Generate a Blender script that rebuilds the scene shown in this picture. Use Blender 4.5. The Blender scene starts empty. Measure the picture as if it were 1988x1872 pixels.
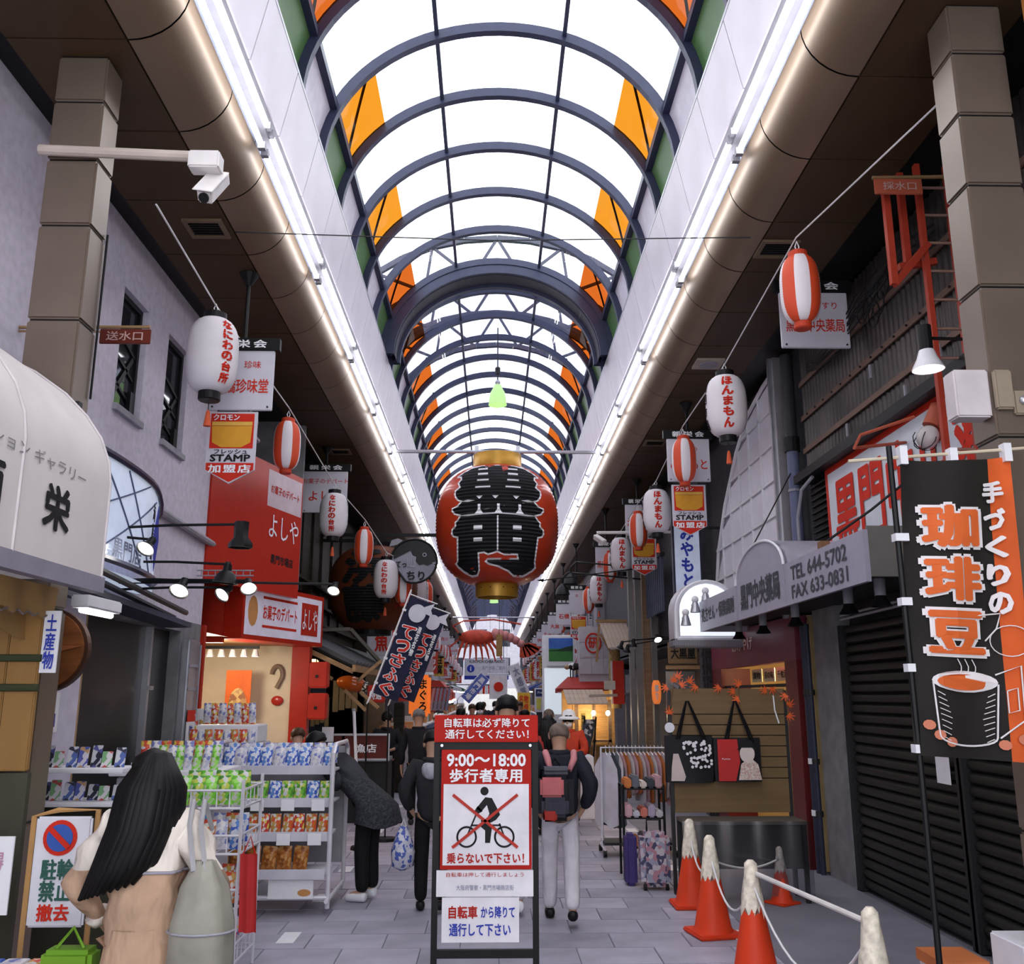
import bpy, bmesh, math, random
from mathutils import Vector, Matrix
random.seed(7)
S = bpy.context.scene
COL = S.collection
PI = math.pi
# ---------------------------------------------------------------- camera, sky, exposure
cd = bpy.data.cameras.new('camera'); cam = bpy.data.objects.new('camera', cd); COL.objects.link(cam)
cd.sensor_fit = 'HORIZONTAL'; cd.sensor_width = 36.0; cd.lens = 36.0 * 1800 / 1988
cd.clip_start = 0.05; cd.clip_end = 400
cam.location = (0, 0, 1.9)
cam.rotation_euler = (math.radians(90 + 12.95), 0, math.radians(-1.2))
S.camera = cam
W = bpy.data.worlds.new('overcast_sky'); S.world = W; W.use_nodes = True
bg = W.node_tree.nodes['Background']
bg.inputs[0].default_value = (0.93, 0.955, 1.0, 1); bg.inputs[1].default_value = 3.3
S.view_settings.view_transform = 'Standard'; S.view_settings.look = 'None'
S.view_settings.exposure = 0.0; S.view_settings.gamma = 1.0
S.view_settings.use_curve_mapping = False
S.cycles.use_light_tree = False; S.cycles.max_bounces = 7; S.cycles.diffuse_bounces = 3; S.cycles.glossy_bounces = 2; S.cycles.transmission_bounces = 2; S.cycles.transparent_max_bounces = 8
S.cycles.caustics_reflective = False; S.cycles.caustics_refractive = False; S.cycles.adaptive_threshold = .03
TUBE_E = 12.0
# ---------------------------------------------------------------- materials
MATS = {}
def M(name, col=(.5, .5, .5), rough=.6, metal=0, var=.1, scale=6, bump=0, emit=0, ecol=None, trans=None, coat=0):
    if name in MATS: return MATS[name]
    m = bpy.data.materials.new(name); m.use_nodes = True; MATS[name] = m
    nt = m.node_tree; b = nt.nodes['Principled BSDF']; L = nt.links.new
    b.inputs['Roughness'].default_value = rough; b.inputs['Metallic'].default_value = metal
    b.inputs['Specular IOR Level'].default_value = .22 if not metal else .5
    if coat: b.inputs['Coat Weight'].default_value = coat
    tc = nt.nodes.new('ShaderNodeTexCoord'); nz = nt.nodes.new('ShaderNodeTexNoise')
    nz.inputs['Scale'].default_value = scale; nz.inputs['Detail'].default_value = 4
    L(tc.outputs['Object'], nz.inputs['Vector'])
    rp = nt.nodes.new('ShaderNodeValToRGB')
    rp.color_ramp.elements[0].position = .3; rp.color_ramp.elements[1].position = .7
    rp.color_ramp.elements[0].color = [max(0, c * (1 - var)) for c in col] + [1]
    rp.color_ramp.elements[1].color = [min(1, c * (1 + var)) for c in col] + [1]
    L(nz.outputs['Fac'], rp.inputs['Fac']); L(rp.outputs['Color'], b.inputs['Base Color'])
    if bump:
        bp = nt.nodes.new('ShaderNodeBump'); bp.inputs['Strength'].default_value = bump
        n2 = nt.nodes.new('ShaderNodeTexNoise'); n2.inputs['Scale'].default_value = scale * 6
        L(tc.outputs['Object'], n2.inputs['Vector']); L(n2.outputs['Fac'], bp.inputs['Height']); L(bp.outputs['Normal'], b.inputs['Normal'])
    if emit:
        b.inputs['Emission Strength'].default_value = emit
        b.inputs['Emission Color'].default_value = list(ecol or col) + [1]
    return m
def MG(name, tint, gloss=.06, rough=.05):            # clear sheet: tinted transparency with a reflection
    if name in MATS: return MATS[name]
    m = bpy.data.materials.new(name); m.use_nodes = True; MATS[name] = m
    nt = m.node_tree; nt.nodes.remove(nt.nodes['Principled BSDF']); L = nt.links.new
    t = nt.nodes.new('ShaderNodeBsdfTransparent'); g = nt.nodes.new('ShaderNodeBsdfGlossy'); mx = nt.nodes.new('ShaderNodeMixShader')
    tc = nt.nodes.new('ShaderNodeTexCoord'); nz = nt.nodes.new('ShaderNodeTexNoise'); nz.inputs['Scale'].default_value = 1.2
    rp = nt.nodes.new('ShaderNodeValToRGB')
    rp.color_ramp.elements[0].color = [c * .88 for c in tint] + [1]; rp.color_ramp.elements[1].color = list(tint) + [1]
    L(tc.outputs['Object'], nz.inputs['Vector']); L(nz.outputs['Fac'], rp.inputs['Fac']); L(rp.outputs['Color'], t.inputs['Color'])
    g.inputs['Roughness'].default_value = rough; mx.inputs[0].default_value = gloss
    L(t.outputs[0], mx.inputs[1]); L(g.outputs[0], mx.inputs[2]); L(mx.outputs[0], nt.nodes['Material Output'].inputs['Surface'])
    return m
def MW(name, c1, c2, scale=3, rough=.6, axis=(1, 1, 8)):     # wood grain
    if name in MATS: return MATS[name]
    m = M(name, c1, rough); nt = m.node_tree; L = nt.links.new
    nz = nt.nodes['Noise Texture']; mp = nt.nodes.new('ShaderNodeMapping'); tc = nt.nodes['Texture Coordinate']
    mp.inputs['Scale'].default_value = axis; L(tc.outputs['Object'], mp.inputs['Vector']); L(mp.outputs[0], nz.inputs['Vector'])
    nz.inputs['Scale'].default_value = scale
    rp = nt.nodes['Color Ramp']; rp.color_ramp.elements[0].color = list(c1) + [1]; rp.color_ramp.elements[1].color = list(c2) + [1]
    return m
def MWAVE(name, c1, c2, scale, direction='X', rough=.6):     # printed stripes
    if name in MATS: return MATS[name]
    m = M(name, c1, rough); nt = m.node_tree; L = nt.links.new
    wv = nt.nodes.new('ShaderNodeTexWave'); wv.bands_direction = direction; wv.inputs['Scale'].default_value = scale
    L(nt.nodes['Texture Coordinate'].outputs['Object'], wv.inputs['Vector'])
    rp = nt.nodes['Color Ramp']; rp.color_ramp.interpolation = 'CONSTANT'; rp.color_ramp.elements[0].position = 0; rp.color_ramp.elements[1].position = .5
    rp.color_ramp.elements[0].color = list(c1) + [1]; rp.color_ramp.elements[1].color = list(c2) + [1]
    L(wv.outputs['Fac'], rp.inputs['Fac'])
    return m
def MVOR(name, cols, scale=30, rough=.5):                    # printed package / patterned cloth
    if name in MATS: return MATS[name]
    m = M(name, cols[0], rough); nt = m.node_tree; L = nt.links.new
    vo = nt.nodes.new('ShaderNodeTexVoronoi'); vo.inputs['Scale'].default_value = scale
    L(nt.nodes['Texture Coordinate'].outputs['Object'], vo.inputs['Vector'])
    sp = nt.nodes.new('ShaderNodeSeparateColor'); L(vo.outputs['Color'], sp.inputs[0])
    rp = nt.nodes['Color Ramp']; rp.color_ramp.interpolation = 'CONSTANT'
    while len(rp.color_ramp.elements) < len(cols): rp.color_ramp.elements.new(.5)
    for i, c in enumerate(cols):
        rp.color_ramp.elements[i].position = i / len(cols); rp.color_ramp.elements[i].color = list(c) + [1]
    L(sp.outputs[0], rp.inputs['Fac'])
    return m
# ---------------------------------------------------------------- mesh builder
WO = {}                                                       # world origin of every object
class MB:
    def __init__(s): s.v = []; s.f = []; s.mi = []; s.cur = 0
    def add(s, vs, fs):
        n = len(s.v); s.v += [Vector(p) for p in vs]
        for f in fs: s.f.append([n + i for i in f]); s.mi.append(s.cur)
        return s
    def box(s, x0, x1, y0, y1, z0, z1):
        return s.add([(x0, y0, z0), (x1, y0, z0), (x1, y1, z0), (x0, y1, z0), (x0, y0, z1), (x1, y0, z1), (x1, y1, z1), (x0, y1, z1)],
                     [(3, 2, 1, 0), (4, 5, 6, 7), (0, 1, 5, 4), (1, 2, 6, 5), (2, 3, 7, 6), (3, 0, 4, 7)])
    def bevbox(s, x0, x1, y0, y1, z0, z1, b=.01):
        bm = bmesh.new(); bmesh.ops.create_cube(bm, size=1)
        for v in bm.verts: v.co = Vector(((x0 + x1) / 2 + v.co.x * (x1 - x0), (y0 + y1) / 2 + v.co.y * (y1 - y0), (z0 + z1) / 2 + v.co.z * (z1 - z0)))
        bmesh.ops.bevel(bm, geom=bm.edges[:], offset=b, segments=2, affect='EDGES')
        bm.verts.index_update(); s.add([v.co.copy() for v in bm.verts], [[v.index for v in f.verts] for f in bm.faces]); bm.free(); return s
    def bar(s, p, q, w, h=None, upv=(0, 0, 1)):
        p = Vector(p); q = Vector(q); h = h or w; d = (q - p).normalized(); u = Vector(upv)
        if abs(d.dot(u)) > .98: u = Vector((0, 1, 0))
        a = d.cross(u).normalized() * w / 2; b = d.cross(a).normalized() * h / 2
        vs = [p - a - b, p + a - b, p + a + b, p - a + b, q - a - b, q + a - b, q + a + b, q - a + b]
        return s.add(vs, [(3, 2, 1, 0), (4, 5, 6, 7), (0, 1, 5, 4), (1, 2, 6, 5), (2, 3, 7, 6), (3, 0, 4, 7)])
    def tube(s, pts, r, n=8, cap=True):
        pts = [Vector(p) for p in pts]; rs = r if isinstance(r, (list, tuple)) else [r] * len(pts)
        rings = []; u = None; vs = []
        for i, p in enumerate(pts):
            d = (pts[min(i + 1, len(pts) - 1)] - pts[max(i - 1, 0)]).normalized()
            if u is None:
                u = d.orthogonal().normalized()
            u = (u - d * u.dot(d)).normalized(); w = d.cross(u)
            for k in range(n):
                a = 2 * PI * k / n; vs.append(p + (u * math.cos(a) + w * math.sin(a)) * rs[i])
        fs = []
        for i in range(len(pts) - 1):
            for k in range(n): fs.append((i * n + k, i * n + (k + 1) % n, (i + 1) * n + (k + 1) % n, (i + 1) * n + k))
        if cap: fs += [tuple(range(n))[::-1], tuple((len(pts) - 1) * n + k for k in range(n))]
        return s.add(vs, fs)
    def lathe(s, prof, c=(0, 0, 0), n=20, R=None, close=True):
        c = Vector(c); vs = []; fs = []
        for r, z in prof:
            for k in range(n):
                a = 2 * PI * k / n; p = Vector((r * math.cos(a), r * math.sin(a), z))
                vs.append(c + (R @ p if R else p))
        for i in range(len(prof) - 1):
            for k in range(n): fs.append((i * n + k, i * n + (k + 1) % n, (i + 1) * n + (k + 1) % n, (i + 1) * n + k))
        if close: fs += [tuple(range(n))[::-1], tuple((len(prof) - 1) * n + k for k in range(n))]
        return s.add(vs, fs)
    def prism(s, pts, o, u, v, t):                              # polygon (2-D) in frame o,u,v extruded by t along u x v (both ways from the front)
        o = Vector(o); u = Vector(u); v = Vector(v); nn = u.cross(v).normalized(); n = len(pts)
        a = [o + u * x + v * y for x, y in pts]; b = [p - nn * t for p in a]
        return s.add(a + b, [tuple(range(n)), tuple(range(2 * n - 1, n - 1, -1))] + [(i, i + n, (i + 1) % n + n, (i + 1) % n) for i in range(n)])
    def sweep(s, prof, y0, y1):                                 # open (x,z) profile swept along Y
        n = len(prof)
        return s.add([(x, y0, z) for x, z in prof] + [(x, y1, z) for x, z in prof], [(i, i + 1, i + 1 + n, i + n) for i in range(n - 1)])
    def ell(s, c, r, R=None, n=14, m=9, z0=-1, z1=1):
        prof = []
        for i in range(m + 1):
            t = math.asin(z0) + (math.asin(z1) - math.asin(z0)) * i / m
            prof.append((max(1e-4, math.cos(t)), math.sin(t)))
        D = Matrix.Diagonal(Vector(r)); return s.lathe(prof, c, n, (R @ D) if R else D)
    def rev(s):
        s.f = [list(reversed(f)) for f in s.f]; return s
    def xf(s, mt):
        s.v = [mt @ p for p in s.v]; return s
    def build(s, name, mat, par=None, smooth=False, origin=None):
        me = bpy.data.meshes.new(name); vs = s.v
        lo = [min(p[i] for p in vs) for i in range(3)]; hi = [max(p[i] for p in vs) for i in range(3)]
        og = Vector(origin) if origin is not None else Vector(((lo[0] + hi[0]) / 2, (lo[1] + hi[1]) / 2, lo[2]))
        me.from_pydata([p - og for p in vs], [], s.f)
        for m in (mat if isinstance(mat, (list, tuple)) else [mat]): me.materials.append(m)
        if isinstance(mat, (list, tuple)): me.polygons.foreach_set('material_index', s.mi)
        if smooth:
            me.polygons.foreach_set('use_smooth', [True] * len(me.polygons))
            if smooth != 'all': me.set_sharp_from_angle(angle=math.radians(40))
        o = bpy.data.objects.new(name, me); COL.objects.link(o); WO[o.name] = og
        if par: o.parent = par; o.location = og - WO[par.name]
        else: o.location = og
        return o
def mk(name, me, mat, par, og=(0, 0, 0)):
    if mat: me.materials.clear(); me.materials.append(mat)
    o = bpy.data.objects.new(name, me); COL.objects.link(o); og = Vector(og); WO[o.name] = og
    if par: o.parent = par; o.location = og - WO[par.name]
    else: o.location = og
    return o
def tag(o, label, cat, group=None):
    o['label'] = label; o['category'] = cat
    if group: o['group'] = group
    return o
def thing(name, label, cat, loc=(0, 0, 0), group=None):
    o = bpy.data.objects.new(name, None); o.empty_display_size = .1; COL.objects.link(o); o.location = loc; WO[o.name] = Vector(loc)
    return tag(o, label, cat, group)
def struct(o): o['kind'] = 'structure'; return o
def sroot(name, loc=(0, 0, 0)):
    o = bpy.data.objects.new(name, None); COL.objects.link(o); o.location = loc; WO[o.name] = Vector(loc); return struct(o)
def cp(o, par=None, loc=None):
    c = o.copy(); COL.objects.link(c); c.parent = par
    if loc is not None: c.location = loc
    for ch in o.children: cp(ch, c)
    return c
def dup(o, loc, label=None, rz=None, group=None, sc=None):
    c = cp(o, None, loc); WO[c.name] = Vector(loc)
    if label: c['label'] = label
    if group: c['group'] = group
    if rz is not None: c.rotation_euler = (0, 0, rz)
    if sc: c.scale = (sc,) * 3
    return c
# ---------------------------------------------------------------- lettering
TXC = {}; NL = 1                                                # NL: layers in the last glyph set
TS = bpy.data.scenes.new('type_desk')                          # scratch scene for setting type, removed at the end
def glyphs(body, bold=0, sp=1.0, lsp=1.0):
    k = (body, bold, sp, lsp)
    global NL
    if k in TXC: NL = TXC[k][3]; return TXC[k][:3]
    c = bpy.data.curves.new('t', 'FONT'); c.body = body; c.resolution_u = 2; c.align_x = 'CENTER'; c.space_character = sp; c.space_line = lsp
    o = bpy.data.objects.new('t', c); TS.collection.objects.link(o); TS.view_layers[0].update(); dg = TS.view_layers[0].depsgraph
    me = bpy.data.meshes.new_from_object(o.evaluated_get(dg))
    vs = [tuple(v.co) for v in me.vertices]; fs = [tuple(p.vertices) for p in me.polygons]
    bpy.data.objects.remove(o); bpy.data.curves.remove(c); bpy.data.meshes.remove(me)
    if bold:                                                    # heavier strokes: the glyph laid over itself
        n0 = len(vs); base = vs[:]; bf = fs[:]; ring = [(bold * math.cos(q * PI / 4 + .39), bold * math.sin(q * PI / 4 + .39)) for q in range(8)] if bold > .025 else [(bold, bold), (-bold, bold), (bold, -bold), (-bold, -bold)]
        if bold > .06: ring += [(a * .5, b * .5) for a, b in ring]
        for k, (dx, dy) in enumerate(ring):
            vs = vs + [(v[0] + dx, v[1] + dy, 0) for v in base]; fs = fs + [tuple(i + (k + 1) * n0 for i in f) for f in bf]
    x0 = min(v[0] for v in vs); x1 = max(v[0] for v in vs); y0 = min(v[1] for v in vs); y1 = max(v[1] for v in vs)
    vs = [((v[0] - x0) / (x1 - x0) - .5, (v[1] - y0) / (y1 - y0) - .5) for v in vs]
    NL = (len(ring) + 1) if bold else 1
    TXC[k] = (vs, fs, (x1 - x0) / (y1 - y0), NL); return TXC[k][:3]
def vert(t): return '\n'.join(t)
def txt(body, P, u, v, w, h, mat, par, bold=.0, name='lettering', off=.004, lsp=1.0, shear=0, sp=1.0):
    vs, fs, asp = glyphs(body, bold, sp, lsp)
    if h is None: h = w / asp
    if w is None: w = h * asp
    P = Vector(P); u = Vector(u).normalized(); v = Vector(v).normalized(); n = u.cross(v)
    n0 = len(vs) // NL
    b = MB(); b.add([P + u * (x * w + shear * y * h) + v * (y * h) + n * (off + (i // n0) * .0004) for i, (x, y) in enumerate(vs)], fs)
    return b.build(name, mat, par)
def wrapmesh(vs, fs, w, h, cuts):
    bm = bmesh.new(); n0 = len(vs) // NL; V = [bm.verts.new((x * w, y * h, (i // n0) * .0004)) for i, (x, y) in enumerate(vs)]
    for f in fs:
        try: bm.faces.new([V[i] for i in f])
        except ValueError: pass
    for k in range(1, cuts):
        for no, c in (((0, 1, 0), (0, (k / cuts - .5) * h, 0)), ((1, 0, 0), ((k / cuts - .5) * w, 0, 0))):
            if no[0] and k % 3: continue
            bmesh.ops.bisect_plane(bm, geom=bm.verts[:] + bm.edges[:] + bm.faces[:], plane_co=c, plane_no=no)
    bm.verts.index_update()
    out = ([v.co.copy() for v in bm.verts], [[v.index for v in f.verts] for f in bm.faces]); bm.free(); return out
EX, EY, EZ = Vector((1, 0, 0)), Vector((0, 1, 0)), Vector((0, 0, 1))
# common materials
BLACK = M('black_paint', (.007, .007, .0085), .45); DARK = M('dark_steel', (.018, .0185, .022), .5, .3)
WHITE = M('white_paint', (.78, .77, .82), .5, var=.04); REDP = M('red_paint', (.5, .022, .008), .45, var=.08)
INKR = M('red_ink', (.58, .025, .01), .6); INKK = M('black_ink', (.01, .01, .012), .6); INKW = M('white_ink', (.85, .84, .88), .6, var=.03)
INKB = M('blue_ink', (.03, .05, .4), .6); STEEL = M('brushed_steel', (.5, .5, .55), .35, .8); GREYP = M('grey_paint', (.3, .29, .33), .5)
# ---------------------------------------------------------------- floor
XC = 0.06
LEN = 86.0
paver = M('grey_paving_stone', (.40, .385, .45), .55, var=.14, scale=3, bump=.15)
whitep = M('white_paving_tile', (.75, .74, .78), .5, var=.05)
fl = MB().box(-7, 7, -2, 120, -.2, -.012).build('floor', M('floor_mortar', (.13, .125, .15), .8, var=.2, scale=2), None)
struct(fl)
PV = []
for i in range(3):
    PV.append(MB().bevbox(-.297, .297, -.222, .222, -.03, 0, .004))
pvm = [b.build('paving_stone', M('grey_paving_stone_%s' % 'abc'[i], tuple(c * (.85 + .12 * i) for c in (.36, .34, .42)), .5, var=.15, scale=3, bump=.12), fl) for i, b in enumerate(PV)]
for b in pvm: b.location = (50, 0, 0)
n = 0
for r in range(38):
    y = 5.3 + r * .45
    for k in range(-4, 5):
        x = k * .6 + (.3 if r % 2 else 0) + XC
        if x > 2.4: continue
        o = pvm[n % 3] if n < 3 else pvm[random.randrange(3)].copy()
        if n >= 3: COL.objects.link(o)
        o.parent = fl; o.location = Vector((x, y, -.03 + random.uniform(-.003, .002))) - WO[fl.name]; n += 1
MB().box(-7, 7, 22.2, 119, -.012, -.002).build('far_paving', MWAVE('far_paving', (.3, .29, .35), (.33, .32, .39), 1.1, 'Y', .6), fl)
slabm = M('side_strip_concrete', (.2, .19, .23), .7, var=.12, scale=2, bump=.1)
MB().box(2.13, 3.66, 2, 60, -.012, .004).build('side_strip', slabm, fl); MB().box(-3.4, -2.2, 2, 60, -.012, .004).build('side_strip', slabm, fl)
wt = None
for x in (-1.62, 2.02):
    for k in range(14):
        y = 6.6 + k * 1.5
        if wt is None: wt = MB().bevbox(-.07, .07, -.17, .17, 0, .006, .002).build('white_tile', whitep, fl)
        o = wt if (x < 0 and k == 0) else wt.copy()
        if o is not wt: COL.objects.link(o)
        o.parent = fl; o.location = Vector((x, y, .001)) - WO[fl.name]
# ---------------------------------------------------------------- arcade roof: soffits, coves, fascia
brown = M('brown_soffit_panel', (.062, .036, .018), .55, var=.12, scale=1.5)
cove = M('bronze_cove_metal', (.2, .138, .09), .42, .4, var=.08, scale=1.2)
fasc = M('white_fascia_panel', (.66, .61, .69), .38, .1, var=.08, scale=2)
def fpanel(m, X, y0, y1):                                        # fascia sheet leaning in towards the vault
    q = [(X(1.97), 6.74), (X(1.84), 7.38), (X(1.86), 7.38), (X(1.99), 6.74)]
    return m.add([(x, y0, z) for x, z in q] + [(x, y1, z) for x, z in q], [(0, 1, 2, 3), (7, 6, 5, 4), (0, 4, 5, 1), (1, 5, 6, 2), (2, 6, 7, 3), (3, 7, 4, 0)])
for sgn, side in ((-1, 'left'), (1, 'right')):
    root = sroot('ceiling_' + side, (XC + sgn * 3, 40, 6.1))
    X = lambda a: XC + sgn * a
    def lo(a, b): return (min(a, b), max(a, b))
    a, b = lo(X(1.99), X(6.5)); MB().box(a, b, -1, LEN, 7.45, 7.6).build('roof_deck', DARK, root)
    a, b = lo(X(2.5), X(3.9)); MB().box(a, b, -1, LEN, 6.16, 6.22).build('soffit_backing', BLACK, root)
    prof = [(X(2.47 - .38 * math.sin(t)), 6.48 - .38 * math.cos(t)) for t in [PI / 2 * i / 8 for i in range(9)]]
    profb = [(X(2.47 - .39 * math.sin(t) + .05), 6.53 - .38 * math.cos(t)) for t in [PI / 2 * i / 8 for i in range(9)]]
    pitch = 1.02; first = 1.26 if sgn < 0 else 1.53
    mflat = mcov = mfas = None
    far = [MB(), MB(), MB()]
    for k in range(84):
        y0 = first + (k - 1) * pitch + .008; y1 = y0 + pitch - .016
        if y1 > LEN: break
        a, b = lo(X(2.485), X(3.27))
        parts = []
        if k < 40:
            if mflat is None:
                mflat = MB().box(a, b, y0, y1, 6.1, 6.13).build('soffit_panel', brown, root)
                m = MB(); m.sweep(prof, y0, y1); m = m if sgn > 0 else m.rev(); mcov = m.build('cove_panel', cove, root, smooth=True)
                mfas = fpanel(MB(), X, y0, y1).build('fascia_panel', fasc, root)
                ref = y0
            else:
                for q in (mflat, mcov, mfas):
                    c = q.copy(); COL.objects.link(c); c.parent = root; c.location.y += y0 - ref
        else:
            far[0].box(a, b, y0, y1, 6.1, 6.13); far[1].sweep(prof, y0, y1)
            fpanel(far[2], X, y0, y1)
    if sgn < 0: far[1].rev()
    for q, nm, mt in zip(far, ('far_soffit', 'far_cove', 'far_fascia'), (brown, cove, fasc)):
        o = q.build(nm, mt, root, smooth=(nm == 'far_cove')); o['kind'] = 'stuff'
    a, b = lo(X(2.08), X(2.5)); MB().sweep(profb, -1, LEN).build('cove_backing', DARK, root)
    a, b = lo(X(1.985), X(2.12)); MB().box(a, b, -1, LEN, 6.52, 7.46).build('fascia_backing', GREYP, root)
    a, b = lo(X(1.835), X(1.99)); MB().box(a, b, -1, LEN, 7.385, 7.42).build('fascia_cap', STEEL, root)
    # dark service gap along the wall
    # fluorescent fixtures
    glow = M('fluorescent_glow', (1, 1, 1), .4, emit=TUBE_E, ecol=(.93, .95, 1.0))
    proto = None
    for k in range(33):
        y0 = 2.05 + 2.5 * k; L = 2.5
        if proto is None:
            proto = thing('fluorescent_fixture', 'twin tube fluorescent fixture in the continuous row along the %s cove' % side, 'light', (X(2.05), y0, 6.5), 'fluorescent fixtures along the %s cove' % side)
            m = MB(); d = .02
            m.add([(X(2.085), y0, 6.46), (X(2.02), y0, 6.72), (X(2.02), y0 + L - .02, 6.72), (X(2.085), y0 + L - .02, 6.46),
                   (X(2.11), y0, 6.47), (X(2.045), y0, 6.73), (X(2.045), y0 + L - .02, 6.73), (X(2.11), y0 + L - .02, 6.47)],
                  [(0, 1, 2, 3), (7, 6, 5, 4), (0, 4, 5, 1), (1, 5, 6, 2), (2, 6, 7, 3), (3, 7, 4, 0)])
            m.build('reflector', M('blue_grey_reflector', (.38, .43, .58), .3, .4), proto)
            for (tx, tz) in ((2.01, 6.385), (1.975, 6.57)):
                MB().tube([(X(tx), y0 + .07, tz), (X(tx), y0 + L - .09, tz)], .026, 8).build('tube', glow, proto)
                for yy in (y0 + .02, y0 + L - .09):
                    MB().box(X(tx) - .03, X(tx) + .03, yy, yy + .05, tz - .03, tz + .03).build('lamp_holder', GREYP, proto)
        else: dup(proto, (X(2.05), y0, 6.5))
# ---------------------------------------------------------------- barrel vault
root = sroot('ceiling_vault', (XC, 40, 7.4))
def arc(x): return 7.4 + 1.7 * math.sqrt(max(0, 1 - (x / 1.95) ** 2))
def arcpts(t0, t1, n): return [(1.95 * math.cos(t), 7.4 + 1.7 * math.sin(t)) for t in [t0 + (t1 - t0) * i / n for i in range(n + 1)]]
T = [0, math.acos(1.79 / 1.95), math.acos(1.38 / 1.95), math.acos(.70 / 1.95), PI - math.acos(.70 / 1.95), PI - math.acos(1.38 / 1.95), PI - math.acos(1.79 / 1.95), PI]
ribm = M('dark_blue_rib_paint', (.03, .034, .075), .4, .2)
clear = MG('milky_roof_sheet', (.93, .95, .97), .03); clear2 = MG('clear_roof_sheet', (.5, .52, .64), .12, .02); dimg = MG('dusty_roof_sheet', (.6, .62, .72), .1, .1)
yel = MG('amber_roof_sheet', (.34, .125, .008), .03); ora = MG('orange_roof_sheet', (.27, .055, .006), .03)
grn = M('green_side_panel', (.07, .15, .05), .35); whp = M('lavender_side_panel', (.62, .58, .68), .4)
PIT = 1.13; Y0 = 8.85 - 8 * PIT
def ribmesh(y, w, d, off=0):
    m = MB(); P = arcpts(0, PI, 36); n = len(P)
    for (x, z) in P:
        q = Vector((x, 0, z - 7.4)).normalized()
        c = Vector((XC + x, y, z))
        a = c + q * off; b = c + q * (off - d)
        m.v += [a + EY * -w / 2, a + EY * w / 2, b + EY * w / 2, b + EY * -w / 2]
    for i in range(n - 1):
        for k in range(4): m.f.append([i * 4 + k, (i + 1) * 4 + k, (i + 1) * 4 + (k + 1) % 4, i * 4 + (k + 1) % 4]); m.mi.append(0)
    return m
def pane(t0, t1, y0, y1, n):
    m = MB(); P = arcpts(t0, t1, n); m.v = [Vector((XC + x, y, z)) for y in (y0, y1) for x, z in P]; k = n + 1
    m.f = [[i, i + 1, i + 1 + k, i + k] for i in range(n)]; m.mi = [0] * n; return m
rp = ribmesh(Y0, .085, .11, .02).build('arch_rib', ribm, root); 
cache = {}
farp = {}
for k in range(76):
    y = Y0 + k * PIT
    if y > LEN: break
    if k:
        o = rp.copy(); COL.objects.link(o); o.parent = root; o.location.y += k * PIT
    coloured = (k % 2 == 0)
    for i in range(7):
        ya, yb = y + .03, y + PIT - .03
        if i in (0, 6): mt = grn if coloured else whp; nm = 'side_panel'
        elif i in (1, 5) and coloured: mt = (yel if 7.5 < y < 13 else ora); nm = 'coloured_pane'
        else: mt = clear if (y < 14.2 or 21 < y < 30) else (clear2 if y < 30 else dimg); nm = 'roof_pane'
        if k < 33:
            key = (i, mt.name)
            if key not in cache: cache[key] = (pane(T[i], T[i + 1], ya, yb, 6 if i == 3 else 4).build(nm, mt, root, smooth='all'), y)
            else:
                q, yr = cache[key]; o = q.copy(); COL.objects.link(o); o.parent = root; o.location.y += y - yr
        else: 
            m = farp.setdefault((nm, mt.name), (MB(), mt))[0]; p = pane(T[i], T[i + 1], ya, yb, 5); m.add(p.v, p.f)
for (nm, _), (m, mt) in farp.items():
    o = m.build('far_' + nm, mt, root, smooth='all'); o['kind'] = 'stuff'
for i, w in ((1, .09), (3, .045), (4, .045), (6, .09)):
    x, z = 1.95 * math.cos(T[i]), 7.4 + 1.7 * math.sin(T[i])
    MB().bar((XC + x, -1, z - .02), (XC + x, LEN, z - .02), w, w * 1.1).build('purlin', ribm, root)
for Yb in (14.75, 31.6, 48.5, 65.5):                             # the deep double arches between bays
    ribmesh(Yb - .22, .10, .26, .02).build('deep_arch', ribm, root); ribmesh(Yb + .22, .10, .32, .02).build('deep_arch', ribm, root)
    m = ribmesh(Yb, .40, .05, -.2).build('arch_web', M('arch_web_paint', (.03, .028, .045), .45), root)
    for t in (.6, 1.1, 1.57, 2.05, 2.55):
        x, z = 1.74 * math.cos(t), 7.4 + 1.49 * math.sin(t)
        MB().bar((XC + x * .985, Yb - .18, z - .02), (XC + x * .985, Yb + .16, z - .02), .015, .02).build('cover_strip', GREYP, root)
# diagonal brace rods lying over the coloured bays outside
for k in range(6, 22, 2):
    y = Y0 + k * PIT
    for sg in (-1, 1):
        m = MB(); n_ = 6; pp = []
        for i in range(n_ + 1):
            x_ = 1.40 + (1.78 - 1.40) * i / n_; pp.append((XC + sg * (x_ + .03), y + .06 + (PIT - .12) * (i / n_), arc(x_) + .05))
        m.tube(pp, .016, 5); m.build('brace_rod', ribm, root)
# outer lattice arches standing over the clear bay
lat = M('outer_lattice_paint', (.10, .10, .14), .6)
def lattice(y):
    m = MB(); R1, R2 = 2.5, 3.3
    P1 = [Vector((XC + R1 * math.cos(t), y, 7.8 + (R1 - .5) * math.sin(t))) for t in [PI * i / 16 for i in range(17)]]
    P2 = [Vector((XC + R2 * math.cos(t), y, 8.0 + (R2 - .7) * math.sin(t))) for t in [PI * i / 16 for i in range(17)]]
    for i in range(16):
        m.bar(P1[i], P1[i + 1], .1); m.bar(P2[i], P2[i + 1], .1)
        m.bar(P1[i], P2[i + 1], .05) if i % 2 else m.bar(P2[i], P1[i + 1], .05)
    return m
for y in (16.6, 18.4, 20.2): struct(lattice(y).build('trim_%d' % (int(y) - 15), lat, None))
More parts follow.
